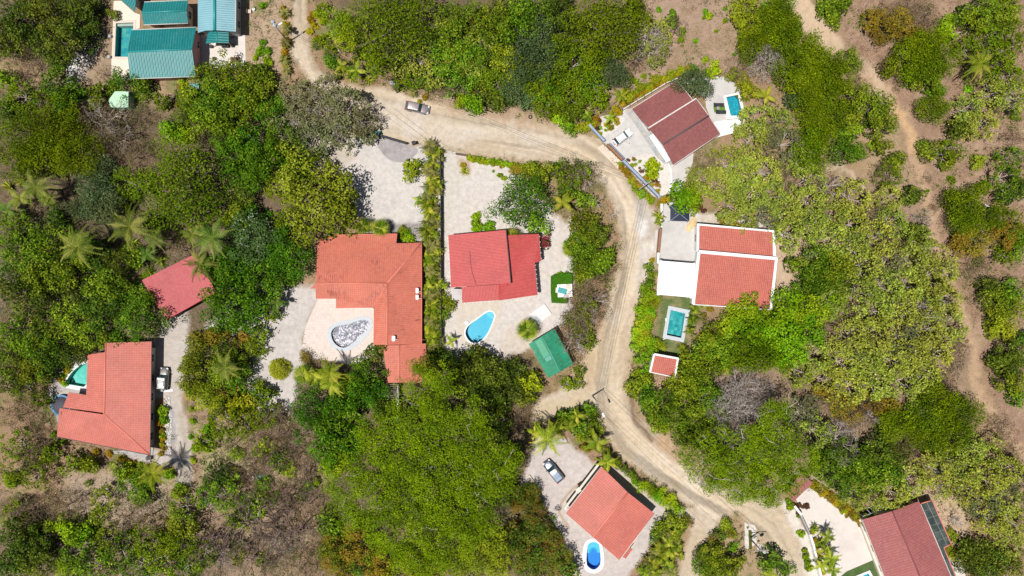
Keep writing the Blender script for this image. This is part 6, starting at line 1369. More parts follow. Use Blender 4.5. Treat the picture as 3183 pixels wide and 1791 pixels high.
# --- trees in the middle of the lower half
grow('dg', (775, 1040, 56), (835, 1070, 54), (800, 1000, 46), (760, 1000, 36), (880, 1020, 46), (820, 1120, 46), (870, 1110, 40), (780, 1090, 40)); grow('dg', (924, 945, 40), (905, 985, 38), (940, 990, 34), (930, 910, 28), (890, 965, 34)); grow('bt', (750, 1045, 28), (770, 1065, 26), (850, 1150, 30), (830, 1170, 26))
grow('fp', (765, 940, 26), (880, 960, 24), (855, 975, 24), (790, 950, 22)); grow('co', (835, 935, 36), (840, 965, 32), (815, 950, 28)); grow('rb', (770, 905, 22), (800, 915, 18)); grow('bg', (938, 890, 26), (925, 905, 18)); grow('or', (765, 900, 14))
grow('dk', (960, 1030, 34), (1150, 915, 36), (1180, 945, 46), (1230, 935, 44), (1200, 900, 30), (1265, 985, 44), (1220, 1000, 44), (1290, 940, 34), (1130, 900, 24), (1245, 1060, 44), (1100, 895, 24)); grow('md', (1190, 920, 34), (1285, 1010, 36), (1270, 1060, 34), (1110, 920, 34), (1080, 925, 34), (1225, 960, 36))
plant('bt', 1322, 920, 42, 5.5); plant('bt', 1340, 962, 30, 5); plant('bt', 1300, 950, 26, 5); grow('rb', (1300, 1060, 34), (1325, 1020, 30), (1350, 1075, 28)); grow('sg', (1425, 970, 18), (1452, 962, 18), (1460, 930, 16)); grow('md', (1330, 1000, 22), (1300, 1000, 24))
grow('ye', (1200, 1405, 56), (1240, 1370, 40), (1150, 1430, 40), (1250, 1425, 38), (1020, 1435, 44), (1070, 1440, 36)); grow('md', (850, 1390, 40), (820, 1330, 30), (900, 1430, 36), (960, 1445, 30)); grow('or', (905, 1380, 44), (860, 1430, 40), (940, 1430, 34), (830, 1380, 34)); grow('rb', (800, 1340, 36), (780, 1440, 40)); grow('dk', (1290, 1360, 34), (1285, 1240, 30), (1290, 1150, 30))
# --- bougainvillea bank
grow('bg', (1322, 1258, 34), (1345, 1290, 34), (1315, 1300, 36), (1365, 1330, 34), (1335, 1345, 38), (1310, 1350, 30), (1385, 1370, 34), (1350, 1390, 40), (1315, 1400, 36), (1400, 1410, 32), (1370, 1430, 38), (1330, 1440, 36), (1425, 1440, 28), (1360, 1280, 22), (1290, 1420, 30)); grow('or', (1330, 1235, 20), (1352, 1262, 18), (1300, 1265, 22), (1395, 1345, 14))
# --- upper middle wood
grow('ol', (975, 55, 100), (900, 40, 60), (1045, 40, 52), (930, 100, 48), (1020, 110, 44)); grow('bt', (848, 55, 36), (870, 90, 34), (840, 75, 22), (885, 105, 26)); grow('dk', (912, 130, 20), (870, 115, 22))
grow('md', (1130, 95, 46), (1190, 55, 50), (1250, 85, 48), (1120, 160, 44), (1220, 150, 46), (1170, 130, 40), (1100, 130, 34), (1150, 200, 40), (1210, 215, 32), (1270, 150, 44), (1310, 60, 50), (1240, 30, 44), (1120, 30, 36), (1300, 15, 40), (1170, 20, 40))
grow('lm', (1095, 110, 40), (1050, 150, 36), (1150, 150, 40), (1200, 120, 40), (1010, 160, 30), (1090, 190, 30), (1190, 180, 36), (1120, 60, 36)); grow('bl', (1330, 160, 50), (1350, 95, 48), (1300, 205, 40), (1280, 115, 40), (1380, 140, 40), (1550, 180, 34), (1330, 240, 30))
grow('dk', (1065, 200, 22), (1085, 208, 18), (1240, 255, 26), (1370, 40, 46), (1410, 20, 40), (1100, 20, 36), (1425, 75, 40), (1275, 245, 22)); grow('bt', (1190, 265, 24), (1185, 285, 20), (1165, 255, 18), (1420, 300, 22), (1440, 45, 24), (1455, 85, 24), (1395, 290, 16))
grow('so', (1390, 200, 50), (1440, 160, 50), (1430, 230, 48), (1480, 200, 48), (1500, 150, 40), (1380, 255, 40), (1460, 260, 38), (1500, 250, 30), (1340, 200, 40), (1300, 170, 40), (1250, 200, 36), (1400, 120, 44), (1460, 110, 36)); grow('md', (1415, 190, 40), (1460, 215, 40), (1435, 265, 34), (1385, 230, 36), (1490, 225, 26), (1355, 215, 28), (1440, 130, 36))
grow('or', (1205, 60, 24), (1180, 90, 18)); grow('rb', (1060, 60, 30), (1000, 180, 24), (960, 150, 24), (1100, 225, 20), (1250, 225, 20)); grow('br', (1075, 80, 34), (1000, 150, 26), (1060, 155, 30), (1265, 170, 28), (1340, 20, 34))
plant('ol', 1528, 62, 86); grow('ol', (1480, 30, 44), (1560, 110, 46), (1590, 30, 36), (1470, 90, 34)); grow('br', (1628, 110, 50), (1650, 80, 36)); grow('lm', (1655, 75, 36), (1650, 130, 34), (1620, 60, 28)); grow('rb', (1600, 150, 28), (1700, 60, 26), (1610, 20, 26)); grow('md', (1600, 10, 26), (1690, 45, 18))
grow('so', (945, 160, 26), (925, 130, 24), (1035, 195, 24), (830, 130, 18), (1000, 215, 16)); grow('md', (833, 150, 20), (848, 165, 16), (995, 210, 14), (1020, 210, 14))
grow('ag', (860, 175, 18), (885, 160, 22), (880, 190, 22), (905, 185, 20), (925, 200, 18), (845, 190, 16), (940, 195, 14)); grow('co', (900, 180, 26), (862, 168, 22))
# shrub rows along the upper road stub
grow('cr', (712, 20, 9), (714, 40, 9), (716, 60, 10), (715, 80, 9), (718, 98, 9), (716, 112, 10), (714, 128, 9), (716, 142, 10), (715, 158, 10), (720, 170, 9), (780, 50, 10), (788, 62, 10), (778, 78, 9), (795, 95, 9), (805, 105, 8), (785, 35, 8))
grow('dp', (716, 30, 14), (720, 70, 14), (716, 105, 15), (712, 150, 15), (720, 175, 14), (1037, 230, 13)); grow('gb', (658, 12, 10), (654, 122, 10), (668, 150, 12), (650, 132, 10), (660, 105, 9), (675, 155, 10), (640, 145, 8), (672, 128, 10), (810, 50, 12), (800, 30, 12)); grow('cr', (1068, 243, 9), (1054, 255, 0.1 + 7)); grow('so', (800, 110, 18), (820, 95, 16), (810, 20, 20)); grow('md', (828, 165, 18))
grow('ro', (456, 219, 12), (462, 240, 7), (445, 265, 8), (470, 225, 6))
# --- fringes of the brown house
grow('cr', *[(1568 + 15 * i, 257 - 8 * i - (1.5 * math.sin(i)), 10) for i in range(12)]); grow('ye', (1580, 240, 14), (1612, 222, 14), (1650, 205, 15), (1690, 185, 15)); grow('gb', (1600, 235, 9), (1632, 218, 10), (1668, 198, 10), (1715, 178, 12), (1745, 172, 12), (1780, 180, 12), (1640, 222, 8))
grow('bl', (1745, 205, 38), (1765, 225, 32), (1735, 235, 26), (1770, 195, 26)); grow('bt', (1708, 230, 14), (1800, 178, 20), (1815, 172, 18)); grow('ye', (1880, 225, 26), (1900, 215, 24), (1870, 200, 22), (1890, 245, 20), (1850, 185, 18)); grow('rb', (1865, 170, 36), (1840, 165, 26)); grow('gy', (1930, 145, 46)); grow('br', (1930, 150, 46), (1960, 165, 34), (1945, 120, 30))
grow('co', (1560, 243, 22), (1532, 300, 17), (1925, 245, 26), (1478, 292, 0.1 + 17)); grow('cr', (1555, 280, 11), (1540, 285, 9), (1500, 300, 12), (1548, 270, 8), (1492, 320, 9), (1505, 335, 8), (1478, 312, 9), (1462, 315, 9)); grow('ye', (1465, 320, 16), (1488, 310, 14)); grow('md', (1435, 318, 18), (1475, 290, 18), (1450, 290, 18)); grow('ro', (1576, 258, 6), (1590, 253, 6), (1537, 320, 8), (1530, 313, 6))
grow('gb', (1530, 316, 6), (1541, 317, 4.5), (1523, 328, 5), (1530, 326, 4), (1512, 336, 5), (1510, 320, 5.5), (1589, 415, 7), (1599, 413, 5), (1609, 405, 5), (1632, 454, 6), (1664, 425, 5), (1590, 200, 10), (1620, 190, 7), (1600, 205, 7), (1650, 192, 6))
grow('cr', (1549, 298, 7), (1553, 309, 8), (1522, 314, 5), (1627, 446, 8.5), (1639, 465, 7), (1653, 464, 7), (1655, 480, 7), (1660, 470, 4)); grow('rd', (1503, 322, 7), (1492, 307, 6), (1508, 303, 6), (1613, 430, 6), (1645, 452, 7.5), (1580, 402, 5), (1655, 458, 4.5), (1609, 422, 4))
plant('lb', 1643, 420, 23); grow('ro', (1576, 258, 6), (1594, 400, 6), (1537, 306, 6))
grow('cr', (1563, 420, 8), (1570, 428, 8), (1578, 436, 9), (1585, 444, 9), (1592, 452, 9), (1600, 462, 9), (1608, 470, 9)); grow('gb', (1600, 475, 11), (1610, 482, 11), (1620, 488, 11), (1630, 495, 10), (1596, 468, 9), (1640, 505, 9), (1560, 412, 6), (1585, 455, 8)); grow('ro', (1566, 415, 5))
# --- trees by the courtyard
grow('bt', (1710, 500, 30), (1735, 480, 26), (1690, 495, 24), (1725, 520, 24), (1750, 505, 24), (1715, 470, 16)); grow('co', (1655, 545, 16), (1658, 560, 12)); grow('cr', (1670, 505, 9), (1680, 500, 9), (1660, 515, 8)); grow('or', (1820, 555, 12), (1850, 565, 14), (1880, 575, 14), (1905, 585, 10)); grow('rd', (1760, 520, 7), (1770, 530, 7))
grow('gb', (1640, 740, 8)); grow('cr', (1640, 655, 7)); grow('md', (1635, 670, 12), (1636, 690, 13), (1632, 712, 14))
# --- roadside thicket left of the road bend
plant('dg', 1318, 502, 68, 8); grow('md', (1345, 560, 30)); grow('dk', (1365, 520, 24), (1345, 455, 22))
grow('rb', (1440, 430, 40), (1480, 445, 40), (1410, 440, 32), (1500, 470, 30), (1390, 425, 26), (1460, 470, 34)); grow('br', (1470, 440, 36), (1500, 500, 30), (1440, 455, 30), (1540, 540, 20)); grow('md', (1365, 440, 24), (1400, 425, 22), (1430, 480, 26), (1465, 500, 24)); grow('so', (1420, 440, 30), (1460, 430, 30))
grow('md', (1470, 565, 36), (1500, 590, 36), (1460, 610, 32), (1490, 630, 38), (1520, 620, 32), (1520, 570, 26), (1470, 660, 34), (1510, 670, 30), (1455, 690, 22), (1480, 535, 26), (1530, 650, 24)); grow('bt', (1462, 590, 20), (1475, 620, 20), (1450, 680, 18), (1480, 550, 18)); grow('dk', (1490, 560, 22), (1500, 610, 24), (1520, 600, 20), (1480, 670, 20)); grow('rb', (1500, 700, 28), (1530, 680, 22), (1440, 640, 14))
grow('co', (1413, 512, 30)); grow('fp', (1433, 625, 23), (1326, 830, 28), (958, 575, 23), (915, 570, 22), (1287, 600, 24)); grow('rr', (1370, 612, 17)); grow('gb', (1410, 690, 9), (1425, 692, 9), (1196, 560, 14), (1196, 545, 12), (1197, 575, 12), (1230, 570, 15), (1256, 440, 7), (1268, 448, 7), (1240, 430, 4), (1165, 425, 5)); grow('cr', (1165, 415, 7), (1440, 570, 7), (1440, 600, 8), (1445, 550, 8))
grow('ag', (1168, 430, 16), (962, 605, 13)); grow('rb', (1480, 745, 46), (1460, 790, 48), (1440, 830, 46), (1500, 730, 34), (1500, 780, 34), (1470, 850, 34), (1430, 870, 28), (1450, 745, 30), (1440, 900, 26)); grow('br', (1470, 800, 40), (1490, 760, 40), (1440, 850, 36), (1455, 880, 30)); grow('so', (1455, 820, 36), (1480, 860, 24), (1475, 770, 30)); grow('md', (1400, 1340 * 0 + 915, 12))
grow('gb', *[(1180 + 12 * i, 396 + 2.1 * i + 1.5 * math.sin(i * 2), 9) for i in range(14)]); grow('cr', (1192, 400, 7), (1215, 405, 7), (1240, 412, 7), (1262, 416, 7), (1290, 422, 8)); grow('or', (1300, 430, 14), (1330, 425, 12)); grow('md', (1345, 420, 20), (1320, 425, 18))
# --- palm hedge between the two big plots
hy = 368
i = 0
while hy < 900:
    hx = 1072 + (8 if hy < 470 else 0) + 5 * math.sin(i * 1.7) + 10 * (hy - 368) / 530
    plant('ar' if i % 3 else 'dp', hx, hy, 19 + gv.uniform(-2, 3)); plant('dp' if i % 2 else 'ar', hx + 20, hy + 10, 14 + gv.uniform(-2, 2)); hy += 21; i += 1
grow('bt', (1034, 420, 27), (1040, 405, 16)); grow('co', (1052, 505, 16), (1062, 890, 18), (1135, 858, 17), (1118, 720, 12)); grow('ye', (1110, 745, 10)); grow('md', (1125, 765, 20), (1118, 790, 16), (1100, 770, 14)); grow('gb', (1005, 590, 13), (1028, 600, 15), (1020, 588, 12), (1010, 620, 10), (1030, 615, 16), (1122, 760, 9)); grow('ye', (1012, 575, 10)); grow('sg', (1105, 810, 16))
# --- hedge right of the road, by the lawn
for i in range(11):
    yy = 682 + 19 * i; xx = 1640 - 3.2 * i + 3 * math.sin(i * 2.2)
    if yy > 735: plant('bt', xx - 8, yy, 17); plant('bt' if i % 2 else 'ye', xx + 13, yy + 6, 15)
grow('bt', (1640, 880, 20), (1620, 900, 20), (1655, 865, 16), (1608, 880, 14)); grow('md', (1605, 965, 24), (1595, 985, 20), (1625, 1000, 28), (1640, 1030, 26), (1605, 1010, 20), (1650, 1055, 24), (1630, 955, 18), (1600, 940, 16)); grow('bt', (1630, 930, 16), (1640, 1065, 18), (1665, 1075, 20))
grow('ar', (1755, 755, 14), (1748, 780, 15), (1742, 805, 15), (1735, 830, 14), (1720, 880, 16), (1728, 905, 16), (1715, 900, 12), (1712, 925, 14)); grow('dp', (1762, 770, 12), (1775, 765, 13), (1765, 800, 13), (1750, 850, 12)); grow('rd', (1790, 760, 10), (1800, 755, 8)); grow('ro', (1785, 775, 10), (1770, 795, 9))
# --- big lime grove on the right
grow('lm', (1905, 305, 46), (1870, 320, 44), (1940, 335, 48), (1890, 350, 46), (1960, 300, 36), (1975, 360, 46), (1920, 380, 46), (1860, 370, 34), (1780, 420, 46), (1830, 410, 48), (1760, 450, 36), (1810, 460, 46), (1870, 440, 48), (1920, 430, 46), (1970, 420, 46), (2015, 400, 40),
     (1780, 490, 38), (1840, 510, 48), (1890, 490, 46), (1940, 490, 46), (1990, 470, 46), (2040, 450, 44), (1870, 545, 40), (1925, 540, 46), (1980, 530, 46), (2040, 510, 46), (2090, 480, 44), (1990, 580, 46), (2045, 565, 48), (2100, 540, 48), (2150, 500, 46), (2150, 560, 48), (2200, 530, 46), (2240, 500, 34), (2250, 560, 44),
     (2090, 600, 46), (2150, 620, 48), (2210, 600, 48), (2265, 615, 46), (2315, 600, 40), (2180, 670, 48), (2240, 665, 48), (2300, 660, 46), (2350, 640, 40), (2130, 690, 40), (2170, 730, 48), (2230, 725, 48), (2290, 720, 48), (2345, 700, 46), (2385, 680, 34), (2150, 790, 50), (2210, 785, 50), (2270, 780, 50), (2330, 770, 50), (2380, 750, 44), (2100, 760, 46),
     (2090, 820, 50), (2150, 850, 50), (2210, 845, 50), (2270, 845, 50), (2330, 835, 50), (2390, 820, 46), (2420, 870, 36), (2120, 910, 50), (2180, 910, 50), (2240, 905, 50), (2300, 900, 50), (2360, 890, 50), (2410, 920, 36), (2090, 960, 46), (2150, 970, 50), (2210, 965, 50), (2270, 960, 50), (2330, 950, 46), (2390, 960, 36), (2050, 900, 46), (2010, 930, 46), (2020, 1040, 46), (2055, 1090, 46), (2020, 1000, 40), (2060, 1020, 40))
grow('md', (2065, 660, 44), (2110, 670, 42), (2070, 700, 42), (2110, 720, 40), (2035, 680, 38), (2030, 720, 34), (2000, 665, 24)); grow('bt', (1980, 830, 48), (1930, 800, 46), (1880, 775, 36), (1985, 770, 44), (2040, 790, 48), (2030, 840, 48), (1935, 850, 46), (1885, 830, 44), (1850, 795, 34), (1990, 890, 44), (1840, 830, 30), (2080, 760, 36))
grow('md', (1800, 845, 34), (1780, 880, 38), (1830, 880, 42), (1790, 925, 40), (1745, 920, 30), (1760, 955, 36), (1720, 970, 34), (1690, 1000, 32), (1730, 1010, 42), (1700, 1050, 38), (1750, 1070, 42), (1720, 1100, 32), (1790, 1000, 36), (1780, 1110, 36), (1760, 1030, 34)); grow('ye', (1850, 895, 34), (1820, 915, 28), (1790, 860, 28)); grow('ol', (1880, 880, 44), (1930, 900, 44)); grow('sg', (1800, 1060, 40), (1700, 960, 26), (1770, 990, 34))
grow('gy', (1880, 985, 60), (1845, 1050, 62)); grow('br', (1865, 985, 66), (1840, 1050, 68), (1895, 1010, 60), (1820, 1010, 56), (1870, 1070, 50), (2120, 1110, 56), (2320, 790, 44), (2360, 770, 34), (2200, 1050, 34), (1950, 560, 30), (2090, 470, 36), (2170, 600, 36), (1900, 430, 36)); grow('rb', (2170, 950, 30), (2150, 1060, 44), (2200, 1040, 34), (2010, 960, 34), (2280, 1130, 40), (2330, 1140, 34)); grow('or', (2130, 1030, 34), (2200, 1020, 34), (2080, 990, 24), (2240, 1030, 24))
grow('ol', (2330, 1050, 48), (2380, 1010, 44), (2430, 1050, 44), (2400, 1100, 44), (2350, 1110, 40), (2250, 1070, 40), (2300, 1080, 34), (2310, 590, 24), (2290, 580, 18)); grow('dk', (2220, 1130, 40), (2260, 1150, 34), (2190, 1160, 34)); grow('md', (2090, 1130, 44), (2150, 1150, 44), (2090, 1180, 40), (2240, 1190, 44), (2190, 1200, 44), (2130, 1210, 38))
grow('lm', (2150, 1240, 40), (2200, 1250, 44), (2250, 1240, 46), (2300, 1210, 44), (2350, 1180, 46), (2320, 1160, 40), (2400, 1160, 46), (2450, 1130, 44), (2500, 1150, 44), (2380, 1230, 34), (2440, 1190, 46), (2490, 1210, 46), (2540, 1190, 44), (2430, 1240, 40), (2480, 1270, 46), (2530, 1260, 46), (2500, 1310, 42), (2550, 1320, 44), (2540, 1370, 38), (2400, 1210, 40), (2270, 1190, 38), (2240, 1270, 32), (2290, 1250, 34), (2570, 1230, 40), (2470, 1320, 24)); grow('rb', (2540, 1110, 34), (2520, 1070, 24), (2560, 1150, 26))
grow('dk', (2480, 1395, 38), (2450, 1420, 36), (2500, 1430, 40), (2440, 1385, 28), (2540, 1420, 40)); grow('md', (2400, 1350, 16), (2420, 1375, 20), (2470, 1440, 30)); grow('ye', (2385, 1375, 16), (2395, 1395, 14)); grow('br', (2410, 1310, 26))
grow('gy', (1650, 112, 38), (2092, 470, 34), (2335, 795, 40), (2200, 1050, 32), (1952, 560, 32), (2130, 1110, 40), (2175, 605, 32), (1985, 455, 30), (2260, 700, 34), (2050, 640, 30), (2400, 900, 26), (2330, 560, 28), (1080, 75, 30), (1345, 20, 26), (1260, 175, 26), (750, 300, 30), (850, 300, 34), (2520, 250, 26), (2450, 290, 26), (620, 1330, 44), (700, 1370, 40), (560, 1400, 36), (760, 1200, 32))
# great spreading trees
# --- top right
grow('ye', (1885, 25, 40), (1900, 60, 34), (1870, 60, 28), (1920, 20, 34), (1885, 95, 24)); grow('ol', (1895, 110, 36), (1930, 90, 38), (1960, 60, 40), (1985, 100, 44), (1955, 25, 40)); grow('md', (1960, 15, 34), (2000, 60, 28), (1975, 45, 34)); grow('ol', (2010, 130, 50), (2060, 145, 48), (2000, 175, 46), (2050, 190, 50), (2095, 190, 46), (2080, 230, 40), (2030, 230, 40), (2100, 140, 34), (1990, 150, 34))
grow('md', (2140, 145, 32), (2150, 165, 30), (2125, 165, 26), (2150, 235, 36), (2175, 255, 34), (2200, 270, 44), (2180, 300, 40), (2220, 305, 42), (2240, 285, 26), (2195, 330, 34), (2150, 320, 30), (2140, 270, 28), (2165, 210, 26), (2130, 340, 28)); grow('ol', (2090, 290, 42), (2050, 280, 38), (2100, 320, 36), (2060, 330, 40), (2040, 380, 44), (2075, 370, 36), (2030, 340, 34), (2010, 250, 28)); grow('bl', (2000, 250, 24))
grow('md', (2217, 368, 22), (2228, 375, 18), (2249, 402, 26), (2240, 410, 20), (2125, 378, 34), (2155, 385, 22), (2140, 365, 24)); grow('dk', (2305, 487, 27), (2292, 482, 20)); grow('so', (2392, 384, 36), (2370, 380, 30), (2405, 442, 26), (2240, 440, 34), (2215, 430, 28)); grow('rb', (2230, 435, 34), (2345, 370, 24), (2330, 390, 20)); grow('md', (2395, 395, 24), (2340, 385, 24), (2330, 365, 20))
grow('ye', (2466, 402, 20)); grow('sg', (2535, 440, 44), (2520, 410, 36), (2555, 400, 34), (2545, 480, 34), (2510, 470, 26)); grow('dk', (2545, 490, 26), (2565, 470, 24)); grow('ol', (2440, 520, 46), (2410, 540, 36), (2470, 540, 40), (2430, 560, 36), (2400, 500, 26), (2500, 545, 34), (2490, 570, 34)); grow('rb', (2385, 500, 26), (2395, 560, 24), (2455, 678, 32), (2480, 660, 26)); grow('or', (2468, 605, 38), (2440, 590, 26), (2500, 600, 34), (2530, 590, 36), (2420, 610, 24)); grow('so', (2540, 560, 40), (2565, 590, 34), (2530, 640, 26)); grow('md', (2560, 610, 30))
grow('dk', (2490, 715, 26), (2475, 728, 18)); grow('md', (2510, 755, 36), (2540, 740, 30), (2555, 780, 34), (2510, 800, 24), (2490, 775, 20)); grow('ye', (2512, 822, 24), (2530, 835, 24), (2500, 840, 18)); grow('dk', (2550, 880, 34), (2545, 920, 36), (2515, 905, 28), (2570, 850, 20), (2500, 890, 20)); grow('md', (2550, 960, 36), (2520, 940, 32), (2530, 985, 30), (2565, 1000, 26)); grow('rb', (2495, 920, 18), (2490, 705, 18)); grow('ye', (2560, 905, 22))
grow('ol', (2300, 130, 44), (2340, 110, 42), (2270, 150, 36), (2370, 150, 38), (2330, 170, 38), (2290, 190, 26)); grow('bt', (2378, 60, 22), (2385, 85, 24), (2372, 100, 20), (2390, 72, 18)); grow('md', (2350, 200, 30), (2370, 210, 26), (2360, 230, 20), (2315, 190, 26), (2235, 170, 24)); grow('or', (2205, 40, 30), (2230, 65, 34), (2215, 85, 26), (2270, 60, 34), (2195, 20, 26), (2290, 90, 30)); grow('rb', (2250, 25, 34), (2290, 40, 36), (2330, 70, 32), (2160, 200, 20), (2300, 10, 34), (2340, 30, 28))
plant('ol', 2350, 268, 36); grow('md', (2085, 15, 28), (2105, 30, 26), (2120, 10, 26), (2100, 45, 20)); grow('md', (2440, 30, 30), (2480, 20, 34), (2500, 45, 34), (2460, 60, 28), (2540, 40, 36)); grow('bt', (2505, 15, 20), (2430, 40, 14)); grow('so', (2500, 100, 44), (2550, 90, 44), (2520, 140, 46), (2470, 140, 34), (2560, 150, 44), (2490, 190, 44), (2540, 190, 44), (2440, 120, 34), (2540, 10, 30)); grow('rb', (2480, 110, 34), (2530, 160, 34), (2460, 190, 30), (2420, 60, 20))
grow('co', (2448, 168, 38)); grow('lm', (2435, 270, 38), (2470, 260, 42), (2500, 230, 40), (2550, 240, 42), (2480, 310, 40), (2530, 290, 40), (2440, 310, 34), (2420, 290, 30), (2560, 300, 34)); grow('dk', (2410, 320, 26), (2425, 335, 20)); grow('rb', (2400, 290, 22), (2555, 345, 26)); grow('br', (2530, 250, 34), (2470, 290, 30))
grow('gb', *[(1640 + 260 * gv.random(), 20 + 160 * gv.random(), gv.uniform(5, 9)) for _ in range(26)]); grow('gb', (1612, 240, 6), (2390, 700 * 0 + 448, 7), (2335, 480, 5), (2370, 430, 4))
# --- lower right
grow('bt', (1845, 1380, 0.1 + 14)); grow('md', (1800, 1400, 34), (1835, 1370, 28), (1780, 1430, 34), (1850, 1420, 30), (1820, 1440, 34), (1865, 1400, 20)); grow('bg', (1815, 1350, 20), (1770, 1390, 20), (1725, 1310, 16), (1800, 1370, 20)); grow('ye', (1830, 1320, 16), (1845, 1345, 14), (1790, 1440, 20)); grow('dk', (1830, 1395, 24), (1750, 1430, 22)); grow('md', (1690, 1310, 24), (1710, 1330, 22), (1665, 1330, 20), (1650, 1350, 16), (1950, 1410, 30), (1935, 1430, 28), (1975, 1440, 20))
grow('ar', (1700, 1345, 18), (1680, 1365, 19), (1660, 1380, 19), (1690, 1390, 20), (1665, 1405, 20), (1640, 1420, 20), (1680, 1425, 20), (1650, 1440, 20), (1620, 1440, 18), (1705, 1375, 15), (1710, 1400, 14)); grow('dp', (1675, 1350, 16), (1645, 1395, 16), (1700, 1360, 14), (1630, 1410, 16), (1690, 1440, 18))
for i, (x, y) in enumerate([(1488, 1100), (1505, 1125), (1530, 1140), (1555, 1165), (1570, 1180), (1588, 1195), (1600, 1212), (1620, 1225), (1640, 1235), (1662, 1242), (1680, 1255), (1695, 1265), (1706, 1278), (1650, 1250), (1670, 1265), (1690, 1275)]): plant('bt' if i > 5 else 'md', x, y, 14 if i > 6 else 12, 2.4)
grow('co', (1375, 1100, 42), (1500, 1110, 30), (1525, 1160, 26), (1395, 1075, 26), (1430, 1070, 22), (1450, 1045, 22), (1345, 1085, 24)); grow('md', (1440, 1050, 24), (1460, 1080, 26), (1490, 1060, 20), (1480, 1030, 20), (1415, 1050, 20), (1495, 1085, 18), (1460, 1050, 18)); grow('rd', (1470, 1110, 9), (1480, 1130, 9), (1465, 1125, 8)); grow('ye', (1475, 1125, 12), (1460, 1100, 12))
grow('co', (2075, 1345, 22), (2070, 1380, 20), (2085, 1400, 24), (2060, 1420, 20), (2090, 1430, 22)); grow('cr', (2045, 1340, 8), (2050, 1360, 9), (2055, 1380, 9), (2060, 1400, 9), (2065, 1420, 9), (2070, 1440, 9)); grow('ar', (2050, 1330, 13), (2062, 1368, 13)); grow('gb', (2018, 1345, 10), (2028, 1400, 10), (2035, 1430, 11), (2032, 1415, 9), (2025, 1385, 8)); grow('gb', (1990, 1275, 12), (1985, 1262, 9))
for i in range(14): x = 2046 + 9.3 * i; y = 1222 + 7.2 * i; plant('ro' if i % 3 else 'cr', x, y, 10); plant('cr' if i % 2 else 'ro', x + 5, y - 8, 8)
grow('gb', (2110, 1268, 9), (2125, 1285, 9), (2165, 1305, 10), (2178, 1312, 9), (2150, 1300, 9)); grow('co', (2190, 1305, 20), (1500 * 0 + 1930, 1440, 22)); grow('gb', (2012, 1300, 6)); grow('rd', (2010, 1290, 8), (2030, 1275, 9), (2012, 1272, 8))
grow('ye', (1930, 1390 * 0 + 1240, 0.1 + 12)) 

# --- umbrella-shaped giants with their own meshes
def giant(x, y, lobes, H, mat, label, seed, look='', nm='spreading_tree', dens=1.0, ls=.15):
    p = D(x, y, H * .85); t = thing(nm, (p.x, p.y, -.03), label, 'tree'); g = np.random.default_rng(seed); P = []; Nn = []; L = []; Sz = []; sz = []
    for lx, ly, lr in lobes:
        q = D(lx, ly, H * .85) - p; r = lr * DM; k = int(2.0 * r * r)
        th = g.uniform(0, TAU, k); u = np.sqrt(g.uniform(size=k)) 
        for a, b in zip(th, u):
            rr_ = r * (1 + .10 * math.sin(3 * a + lx) + .07 * math.sin(7 * a + ly)); sz.append((q.x + b * rr_ * math.cos(a), q.y + b * rr_ * math.sin(a), H * (.80 + .20 * (1 - b ** 3)) + g.normal() * .5 + 1.3 * math.sin(.9 * (q.x + b * r * math.cos(a)) + seed) * math.sin(.8 * (q.y + b * r * math.sin(a))), g.uniform(.7, 1.25), g.uniform()))
    for hx_, hy_, hz_, r, hv in sz:
        n = int(85 * dens * r * r); d = g.normal(size=(n, 3)); d /= np.linalg.norm(d, axis=1, keepdims=True); d[:, 2] = np.abs(d[:, 2])
        P.append(np.array([hx_, hy_, hz_]) + d * r * np.array([1.15, 1.15, .65]) * (1 - .3 * g.uniform(size=(n, 1)) ** 2)); Nn.append(d + g.normal(size=(n, 3)) * .8 + np.array([0, 0, .5])); L.append(.55 * g.beta(2, 2, n) + .45 * hv); Sz.append(ls * g.uniform(.6, 1.3, n))
    P = np.concatenate(P); V_ = leaf_quads(g, P, np.concatenate(Nn), np.concatenate(Sz), .55)
    link('crown', leaves_mesh('crown', V_, np.concatenate(L), M[mat]), t, None, False)
    Rm = max(math.hypot(*(D(lx, ly, H) - p)[:2]) + lr * DM * .6 for lx, ly, lr in lobes)
    tg = random.Random(seed); mb, _ = branch_mesh(seed, min(Rm * .62, 8.5), H * .85, 3, 9, .42, straight=.16, up=.26, h0=.5)
    for _ in range(26):
        lx, ly, lr = tg.choice(lobes); q = D(lx, ly, H * .85) - p; a = tg.uniform(0, TAU); c = Vector((q.x + tg.uniform(-1, 1) * lr * DM * .6, q.y + tg.uniform(-1, 1) * lr * DM * .6, H * .93)); d = Vector((math.cos(a), math.sin(a), .45))
        for k in range(3): e = c + d * tg.uniform(.7, 1.5); mb.tube(c, e, .05, .03, 3, False); mb.tube(e, e + Vector((tg.uniform(-1, 1), tg.uniform(-1, 1), .4)) * .9, .03, .015, 3, False); c = e; d = (d + Vector((tg.uniform(-.8, .8), tg.uniform(-.8, .8), 0))).normalized()
    link('trunk', to_mesh(mb, 'trunk', M['bark_grey']), t, None, False)
    return t
giant(1060, 1190, [(1050, 1060, 66), (1100, 1010, 56), (1000, 1060, 56), (1120, 1080, 66), (1170, 1100, 60), (1060, 960, 50), (1100, 950, 40), (930, 1150, 66), (1010, 1140, 76), (1090, 1160, 80), (1170, 1170, 70), (1235, 1150, 56), (880, 1230, 56), (950, 1230, 78), (1040, 1240, 84), (1130, 1250, 84), (1210, 1240, 66), (1250, 1190, 46),
                   (900, 1290, 56), (980, 1310, 76), (1070, 1320, 84), (1150, 1330, 70), (1210, 1310, 50), (1060, 1390, 60), (1120, 1390, 50), (1000, 1370, 50), (950, 1100, 48), (1190, 1050, 40), (1270, 1150, 30)], 14, 'leaf_giant', 'giant spreading olive-green tree filling the lower middle of the photo', 501)
